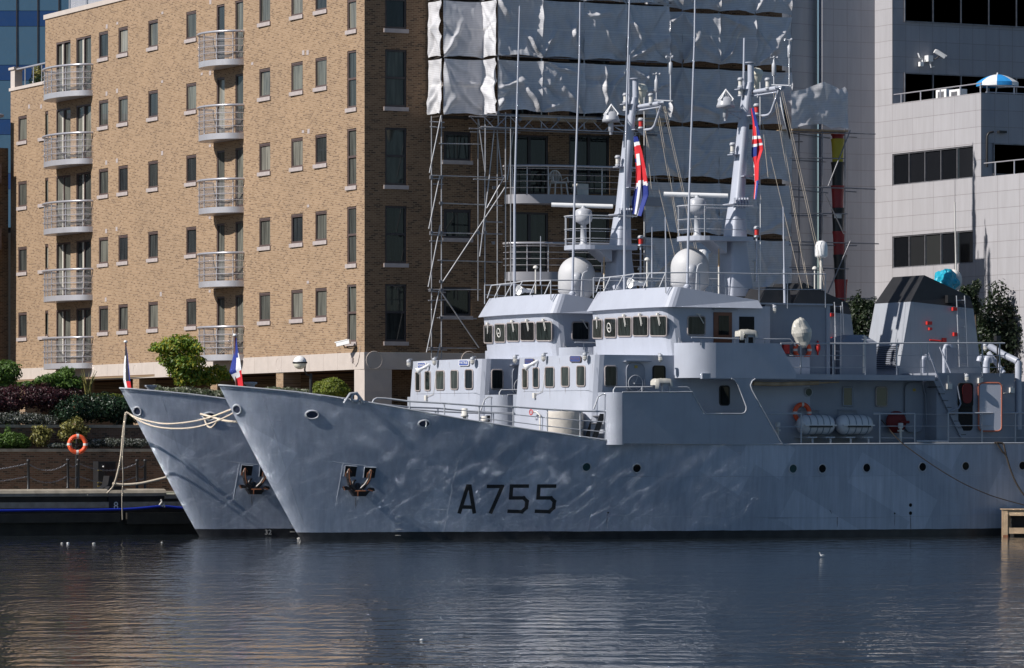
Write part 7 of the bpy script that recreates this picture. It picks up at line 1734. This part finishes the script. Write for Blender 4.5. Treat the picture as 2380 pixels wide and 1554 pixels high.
# ---- quay furniture
def chain_post(x, y0_, y1_, label, v=165.6):
    a, b2 = K_(x,y1_,v), K_(x,y0_,v); root = empty('chain_post', a, label, 'post', 'dark iron chain posts along the quay edge')
    mb = MB(); mb.lathe([(.075,0),(.07,.03),(.055,.05),(.055,b2.z-a.z-.12),(.075,b2.z-a.z-.10),(.08,b2.z-a.z-.05),(.05,b2.z-a.z),(0,b2.z-a.z+.01)], (0,0,0), (0,0,1), 12); mb.build('shaft', M['black'], root); return a, b2
posts = []
for x, y0_, y1_, lb_ in ((220,850,1082,'dark iron chain post standing alone left of the lifebuoy'),(527,845,1076,'dark iron chain post just left of the lifebuoy post'),(608,847,1076,'dark iron chain post just right of the lifebuoy post'),(1065,850,1080,'dark iron chain post left of the pair near the farther bow'),(1128,850,1080,'dark iron chain post nearest the farther bow')):
    posts.append(chain_post(x, y0_, y1_, lb_))
def chain(a, b2, sag, label):
    a, b2 = Vector(a), Vector(b2); L_ = (b2-a).length; n = max(6, int(L_/.075)); mb = MB()
    pts = [a.lerp(b2, i/n)-Vector((0,0,sag*4*(i/n)*(1-i/n))) for i in range(n+1)]
    for i in range(n):
        d = (pts[i+1]-pts[i]); m_ = (pts[i]+pts[i+1])/2; dd = d.normalized(); s_ = Vector((0,0,1)) if i % 2 else dd.cross(Vector((0,0,1))).normalized()
        el = [m_+dd*.05*math.cos(2*PI*k/8)+s_*.024*math.sin(2*PI*k/8)-a for k in range(8)]; mb.tube(el, .011, 4, closed=True)
    o = mb.build('link_chain', M['galv_d']); o.location = a; tag(o, label, 'chain', 'sagging chains between the quay posts')
names = ['at the left edge','across the long gap left of the lifebuoy','across the short gap behind the lifebuoy post','across the wide gap in front of the black cabinet','across the short gap nearest the farther bow']
pl0 = posts[0][0]-Vector((5.5,0,0)); pairs = [((pl0, pl0+Vector((0,0,1.05))), posts[0])]+list(zip(posts, posts[1:]))
for (p, q_), nm in zip(pairs, names):
    h1, h2 = (p[1].z-p[0].z), (q_[1].z-q_[0].z); s_ = .28 if (q_[0]-p[0]).length > 1.2 else .15
    chain(p[1]-Vector((0,0,.17)), q_[1]-Vector((0,0,.17)), s_, 'upper sagging chain '+nm); chain(p[0]+Vector((0,0,h1*.42)), q_[0]+Vector((0,0,h2*.42)), s_*.9, 'lower sagging chain '+nm)
c0 = K_(745,1092,167.6); c1 = K_(880,868,167.6); cab = empty('electric_cabinet', c0, 'black cabinet against the lower brick wall behind the bollard', 'cabinet')
mb = MB(); mb.box((c0.x,167.35,c0.z), (c1.x,167.9,c1.z)); at(cab, mb.build('body', M['black_s'] if 'black_s' in M else M['black'], cab)); mb = MB(); mb.box((c0.x+.25,167.33,c1.z-.62), (c1.x-.06,167.352,c1.z-.08)); at(cab, mb.build('door', M['black_g'], cab))
mb = MB(); p = K_(803,908,167.3); mb.ball(p, .035, 8); at(cab, mb.build('handle', M['white'], cab))
mb = MB()
for x, y in ((778,937),(775,1033),(775,1060)): p = K_(x,y,167.3); mb.box((p.x-.08,167.30,p.z-.012), (p.x+.08,167.34,p.z+.012))
at(cab, mb.build('hinge', M['brass'], cab))
vb_ = 164.35; a0_, a1_ = K_(848,1238,vb_), K_(948,1062,vb_)
bo = empty('numbered_bollard', a0_, 'black mooring bollard block marked with a white 8 on the quay face', 'bollard')
mb = MB(); mb.prism([(a0_.x,vb_,a0_.z),(a1_.x,vb_,a0_.z),(a1_.x+.05,vb_,lerp(a0_.z,a1_.z,.6)),(a1_.x+.05,vb_,a1_.z),(a0_.x+.03,vb_,a1_.z),(a0_.x-.12,vb_,lerp(a0_.z,a1_.z,.75)),(a0_.x-.02,vb_,lerp(a0_.z,a1_.z,.6))], (0,1.0,0)); at(bo, mb.build('block', M['black'], bo))
mb = MB(); p = K_(900,1215,vb_); vs, fs = text_mesh('8', .42, 0); mb.add([(p.x+v_.x, vb_-.012, p.z+v_.y) for v_ in vs], fs); at(bo, mb.build('number', M['white'], bo, recalc=False))
b0_, b1_ = K_(770,1098,165.0), K_(865,980,165.0); bq = empty('bollard', b0_, 'dark iron bollard with a slanted face beside the numbered block', 'bollard')
mb = MB(); mb.prism([(b0_.x,164.8,b0_.z),(b1_.x,164.8,b0_.z),(b1_.x,164.8,b1_.z),(b0_.x+.35,164.8,b1_.z),(b0_.x+.28,164.8,lerp(b0_.z,b1_.z,.4)),(b0_.x,164.8,lerp(b0_.z,b1_.z,.12))], (0,.6,0)); at(bq, mb.build('casting', M['black'], bq))
rope('water_hose', 'bright blue hose running along the quay face above the fender beams', [K_(x,y,164.05) for x, y in ((-400,1252),(0,1250),(200,1247),(420,1245),(640,1246),(850,1242),(1000,1238),(1130,1228),(1260,1217),(1400,1228),(1600,1240))], .055, 'blue', 'hose')
mb = MB(); p = K_(1268,1200,163.95); pts = [Vector((-.1,0,.18)),Vector((-.06,0,.1)),Vector((-.16,0,-.02)),Vector((-.02,0,-.08)),Vector((.03,0,.02)),Vector((.06,0,-.12))]; mb.tube(pts, .035, 5); o = mb.build('shackle', M['ivory']); o.location = p; tag(o, 'small pale shackle tying up the blue hose near the farther bow', 'shackle')
# globe lamp
g = on_v(T('L',388,100),167.6); lp_ = empty('street_lamp', on_v(T('L',470,400),167.6), 'globe street lamp with white top on a black bent post by the arcade', 'street lamp')
mb = MB(); b0_ = on_v(T('L',472,480),167.6); mb.tube([b0_-Vector((0,0,.9)), on_v(T('L',472,185),167.6)], .065, 8); mb.tube([on_v(T('L',468,205),167.6), on_v(T('L',440,195),167.6), on_v(T('L',425,160),167.6), on_v(T('L',430,115),167.6)], .035, 7); mb.lathe([(.285,-.03),(.3,-.03),(.3,.03),(.285,.03)], g-Vector((0,0,.0)), (0,0,1), 24); at(lp_, mb.build('post', M['black'], lp_))
mb = MB(); mb.lathe([(.27*math.cos(i*PI/16), .02+.25*math.sin(i*PI/16)) for i in range(9)], g, (0,0,1), 24); at(lp_, mb.build('cap', M['white'], lp_))
mb = MB(); mb.lathe([(.27*math.cos(i*PI/16), -.02-.25*math.sin(i*PI/16)) for i in range(9)], g, (0,0,1), 24); at(lp_, mb.build('globe', M['cream'], lp_))
# ---- cameras on the buildings
def cctv(p, d, label, arm, ln=.5, r_=.08):
    root = empty('security_camera', p, label, 'camera'); d = Vector(d).normalized(); sd_ = d.cross(Vector((0,0,1))).normalized(); up = sd_.cross(d)
    mb = MB(); q8 = [(-.5,-1,-1),(.5,-1,-1),(.5,1,-1),(-.5,1,-1),(-.5,-1,1),(.5,-1,1),(.5,1,1),(-.5,1,1)]; mb.hexa([d*ln*a+sd_*r_*b3+up*r_*c3 for a, b3, c3 in q8])
    mb.hexa([d*(ln*a+.05)+sd_*r_*1.15*b3+up*(r_*1.0+.02*c3) for a, b3, c3 in q8]); mb.build('housing', M['white'], root)
    mb = MB(); mb.tube([Vector((0,0,-r_))]+[Vector(a) for a in arm], .025, 6); mb.build('bracket', M['black'], root)
p = on_f(T('G',812,1308)); p.x -= .5; cctv(p, (-.55,.75,-.18), 'white security camera on a bent bracket at the brick building corner', [(.05,0,-.2),(.3,-.05,-.22),(.48,-.25,-.2)], .62, .09)
mb = MB(); q0 = on_f(T('G',865,1330)); p_ = [on_f(T('G',x,y)) for x, y in ((862,1330),(858,1400),(845,1460),(828,1492),(815,1470),(805,1445))]; mb.tube([Vector((a.x-.04,a.y,a.z))-q0 for a in p_], .014, 5); mb.box((p_[-1].x-q0.x-.1,p_[-1].y-q0.y-.08,p_[-1].z-q0.z-.06), (p_[-1].x-q0.x+.02,p_[-1].y-q0.y+.08,p_[-1].z-q0.z+.12)); o = mb.build('camera_cable', M['sill']); o.location = q0; tag(o, 'looping grey cable with a junction box under the corner camera', 'cable')
jb = lambda x, y, off=.5: on_v(T('j',x,y), Vb-off)
cctv(jb(940,735), (.75,-.2,-.45), 'white security camera on the dark upper panels of the grey office building', [(-.12,.1,-.2),(-.3,.35,-.3)], .55, .085)
mb = MB(); p = jb(805,795,.25); mb.box((-.13,-.1,-.14), (.13,.22,.14)); mb.tube([(0,.0,-.12),(.08,0,-.4),(.25,0,-.35)], .03, 5); o = mb.build('camera_box', M['white']); o.location = p; tag(o, 'white box with black cable left of the office security camera', 'box')
mb = MB(); p = jb(690,870,.15); mb.tube([(-.13,.05,.5),(-.08,0,.3),(.06,0,.22),(.08,0,.1),(0,0,.05)], .035, 5); mb.box((-.09,-.08,-.1), (.09,.1,.1)); o = mb.build('camera_bracket', M['white']); o.location = p; tag(o, 'small white bent bracket leftmost on the dark office panels', 'bracket')
# ---- terrace things on the office
zt_ = Z1-.35
def ac(x0, x1, label):
    a, b2 = on_u(T('j',x0,1325),U1+.9), on_u(T('j',x1,1205),U1+.9); z1_ = on_u(T('j',x0,1222),U1+.9).z; root = empty('air_conditioner', (U1+.9,a.y,zt_), label, 'air conditioner', 'white air conditioners on the office terrace')
    w_ = abs(a.y-b2.y); mb = MB(); mb.box((0,-w_,0), (.4,0,z1_-zt_)); mb.build('case', M['white'], root)
    mb = MB(); mb.box((-.02,-w_*.78,.12), (-.004,-w_*.22,z1_-zt_-.1)); mb.build('grille', M['galv_d'], root)
ac(890,1030,'white air conditioner behind the parapet, the one nearer the tower'); ac(1070,1210,'white air conditioner behind the parapet, the one nearer the parasol'); 
pc = on_v(T('j',1722,1150), Vc+1.1); rx = (on_v(T('j',1980,1150),Vc+1.1).x-on_v(T('j',1465,1150),Vc+1.1).x)/2; zt2_ = on_v(T('j',1722,1010),Vc+1.1).z
par = empty('parasol', (pc.x,pc.y,zt_), 'blue and white beach parasol on the office terrace', 'parasol')
zb_ = on_v(T('j',1722,1120),Vc+1.1).z-zt_; ztp = zt2_-zt_; rx *= .93
for k in range(8):
    mb = MB(); a0, a1 = 2*PI*k/8+.18, 2*PI*(k+1)/8+.18; L_ = []
    for i in range(7):
        f = i/6; z = lerp(ztp, zb_, f**1.9); L_.append([(rx*f*math.cos(a)*(1-.03*math.sin(PI*j/4)), rx*f*math.sin(a)*(1-.03*math.sin(PI*j/4)), z) for j, a in enumerate([lerp(a0,a1,q/4) for q in range(5)])])
    mb.rings(L_, False, True); mb.rings([L_[-1], [(x*1.0,y*1.0,z-.17) for x, y, z in L_[-1]]], False, True); mb.build('canopy_panel', M['sky_blue'] if k % 2 else M['white'], par)
mb = MB(); mb.tube([(0,0,ztp+.08), (-.05,0,ztp*.5), (-.18,0,0)], .03, 7); mb.build('pole', M['white'], par)
mb = MB(); a = on_v(T('E',1702,1300),Vc-.05); mb.tube([(0,0,0),(0,0,on_v(T('E',1702,1060),Vc).z-a.z),(.06,-.05,on_v(T('E',1710,1035),Vc).z-a.z),(.3,-.05,on_v(T('E',1780,1028),Vc).z-a.z)], .05, 7); mb.box((.55,-.14,on_v(T('E',1780,1031),Vc).z-a.z-.03),(.95,.04,on_v(T('E',1780,1022),Vc).z-a.z+.02)); o = mb.build('terrace_lamp', M['black']); o.location = a; tag(o, 'thin black lamp pole with a flat head on the lower office terrace', 'lamp')
# ---- chairs on the brick balconies
def plastic_chair(c, label):
    root = empty('garden_chair', c, label, 'chair'); mb = MB(); mb.box((-.24,-.22,.42), (.24,.24,.46)); mb.build('seat', M['ivory'], root)
    for sx, sy in ((-1,-1),(1,-1),(-1,1),(1,1)): mb = MB(); mb.tube([(sx*.27,sy*.25,0),(sx*.22,sy*.2,.44)], .028, 5); mb.build('leg', M['ivory'], root)
    mb = MB(); arc = [(.27*math.cos(PI*i/12), .26+.02*math.sin(PI*i/12), .55+.36*math.sin(PI*i/12)) for i in range(13)]; mb.tube(arc, .025, 5)
    for i in range(3, 10): mb.tube([(arc[i][0]*.75,.24,.46), arc[i]], .017, 4)
    mb.tube([(-.27,.26,.55),(-.3,-.15,.64),(-.29,-.22,.44)], .022, 5); mb.tube([(.27,.26,.55),(.3,-.15,.64),(.29,-.22,.44)], .022, 5); mb.build('backrest', M['ivory'], root); return root
cq = on_v(T('l',825,1260),VB-.9); ch_ = plastic_chair((cq.x,cq.y,zb+.01), 'white plastic armchair on the curved balcony of the shaded brick front'); ch_.scale = (1.15,1.15,1.15)
mb = MB(); p = on_v(T('l',1140,1255),VB-.7); mb.box((-.27,-.2,0), (.27,.2,.5)); o = mb.build('storage_box', M['ivory']); o.location = (p.x,p.y,zb+.01); tag(o, 'pale box to the right of the chair on the curved balcony', 'box')
def slat_chair(c, rz, label):
    root = empty('folding_chair', c, label, 'chair', 'wooden folding chairs on the lowest balcony'); root.rotation_euler = (0,0,rz)
    mb = MB()
    for i in range(5): mb.box((-.2,-.2+i*.08,.42), (.2,-.14+i*.08,.44))
    mb.build('seat', M['timber'], root); mb = MB(); mb.tube([(-.2,.2,.42),(-.2,.27,.9)], .018, 5); mb.tube([(.2,.2,.42),(.2,.27,.9)], .018, 5)
    for i in range(4): mb.box((-.2,.2+i*.02,.5+i*.1), (.2,.22+i*.02,.55+i*.1))
    mb.build('backrest', M['timber'], root)
    for sx in (-1,1):
        mb = MB(); mb.tube([(sx*.2,-.2,0),(sx*.2,.2,.43)], .018, 5); mb.build('leg', M['timber'], root); mb = MB(); mb.tube([(sx*.18,.2,0),(sx*.18,-.2,.43)], .018, 5); mb.build('leg', M['timber'], root)
slat_chair((FU(185.9)-.6,186.6,7.53), .4, 'wooden folding chair nearer the outer end of the lowest right hand balcony'); slat_chair((FU(185)-.5,185.2,7.53), -2.2, 'wooden folding chair nearer the wall end of the lowest right hand balcony')
# ---- floating timber fender at the right edge, its face turned a little toward the bow and the sun
Pq = lambda x, y: ((3900+x/4.07)/1.72101, (1980+y/4.07)/1.72101)
p0_ = on_v(Pq(438,655), OY-5.3); p0_.z = 0
fl = empty('timber_pontoon', p0_, 'pale weathered timber pontoon frame floating against the near ship at the right edge', 'pontoon'); fl.rotation_euler = (0,0,math.radians(-30))
def beam(a, b2, name='beam', mat='timber'): mb = MB(); mb.box(a, b2); mb.build(name, M[mat], fl)
beam((.05,0,-.3), (.22,.2,1.02), 'post'); beam((0,.02,-.3), (.045,.22,1.02), 'post'); beam((-.01,-.03,1.022), (6,1.1,1.06), 'top_plank')
beam((.222,.03,.80), (6,.2,1.02), 'rail'); beam((.222,.03,.12), (6,.2,.34), 'rail'); beam((.222,.35,.342), (.34,.4,.798), 'inner_board'); beam((.34,.5,-.2), (6,.55,1.0), 'dark_panel', 'dark')
beam((.045,-.004,-.02), (.225,0.0,.07), 'rust_line', 'rust')
# ---- bits on the water
def bit(p, s, mat, label, seed, name='floating_litter', cat='litter'):
    c = on_z(p, 0); o = cover(name, label, c+Vector((0,0,s*.3)), s, s*.6, s*.45, mat, seed, .3, None, cat, 10); return o
gp = on_z((1911,1297), 0)
gl = empty('gull', gp+Vector((0,0,.1)), 'white gull sitting on the water in front of the near ship', 'bird'); gl.scale = (.38,.38,.42); gl.rotation_euler = (0,0,math.pi); gl.location.z = .035
mb = MB(); vs_b = []
prof_b = [(-.26,.02,.10),(-.2,.05,.09),(-.1,.085,.07),(.02,.10,.06),(.12,.085,.08),(.18,.05,.13),(.2,.042,.2),(.215,.05,.25),(.25,.04,.27),(.28,.012,.255)]
loops = [[(x, r_*math.cos(2*PI*j/12), z+r_*.9*math.sin(2*PI*j/12)) for j in range(12)] for x, r_, z in prof_b]
mb.rings(loops, True, True, None, True, True); mb.build('body', M['white'], gl)
mb = MB(); mb.lathe([(.012,0),(.0,.06)], (.28,0,.255), (1,0,-.15), 8); mb.build('beak', M['yellow'], gl)
for sg in (-1,1): mb = MB(); mb.prism([(-.3,sg*.05,.14),(-.1,sg*.10,.14),(.08,sg*.09,.12),(.06,sg*.10,.06),(-.12,sg*.10,.05)], (0,sg*.012,0)); mb.build('wing', M['satdome'], gl)
for (x, y), s, mt, lb_ in (((980,1489),.035,'white','tiny white float alone on the open water left of centre'),((158,1264),.055,'white','white scrap floating in front of the quay at the left, upright'),((218,1265),.06,'ivory','flat pale scrap floating right of the upright white scrap'),((144,1264),.045,'ivory','pale fleck floating just left of the upright white scrap'),((376,1262),.04,'ivory','pale fleck floating just left of the farther stem')):
    bit((x,y), s, mt, lb_, int(x)%17)
for t, x, y, s, lb_ in (('L',385,1476,.10,'pale scum patch against the near ship stem at the waterline'),):
    bit(T(t,x,y), s, 'ivory', lb_, 3)
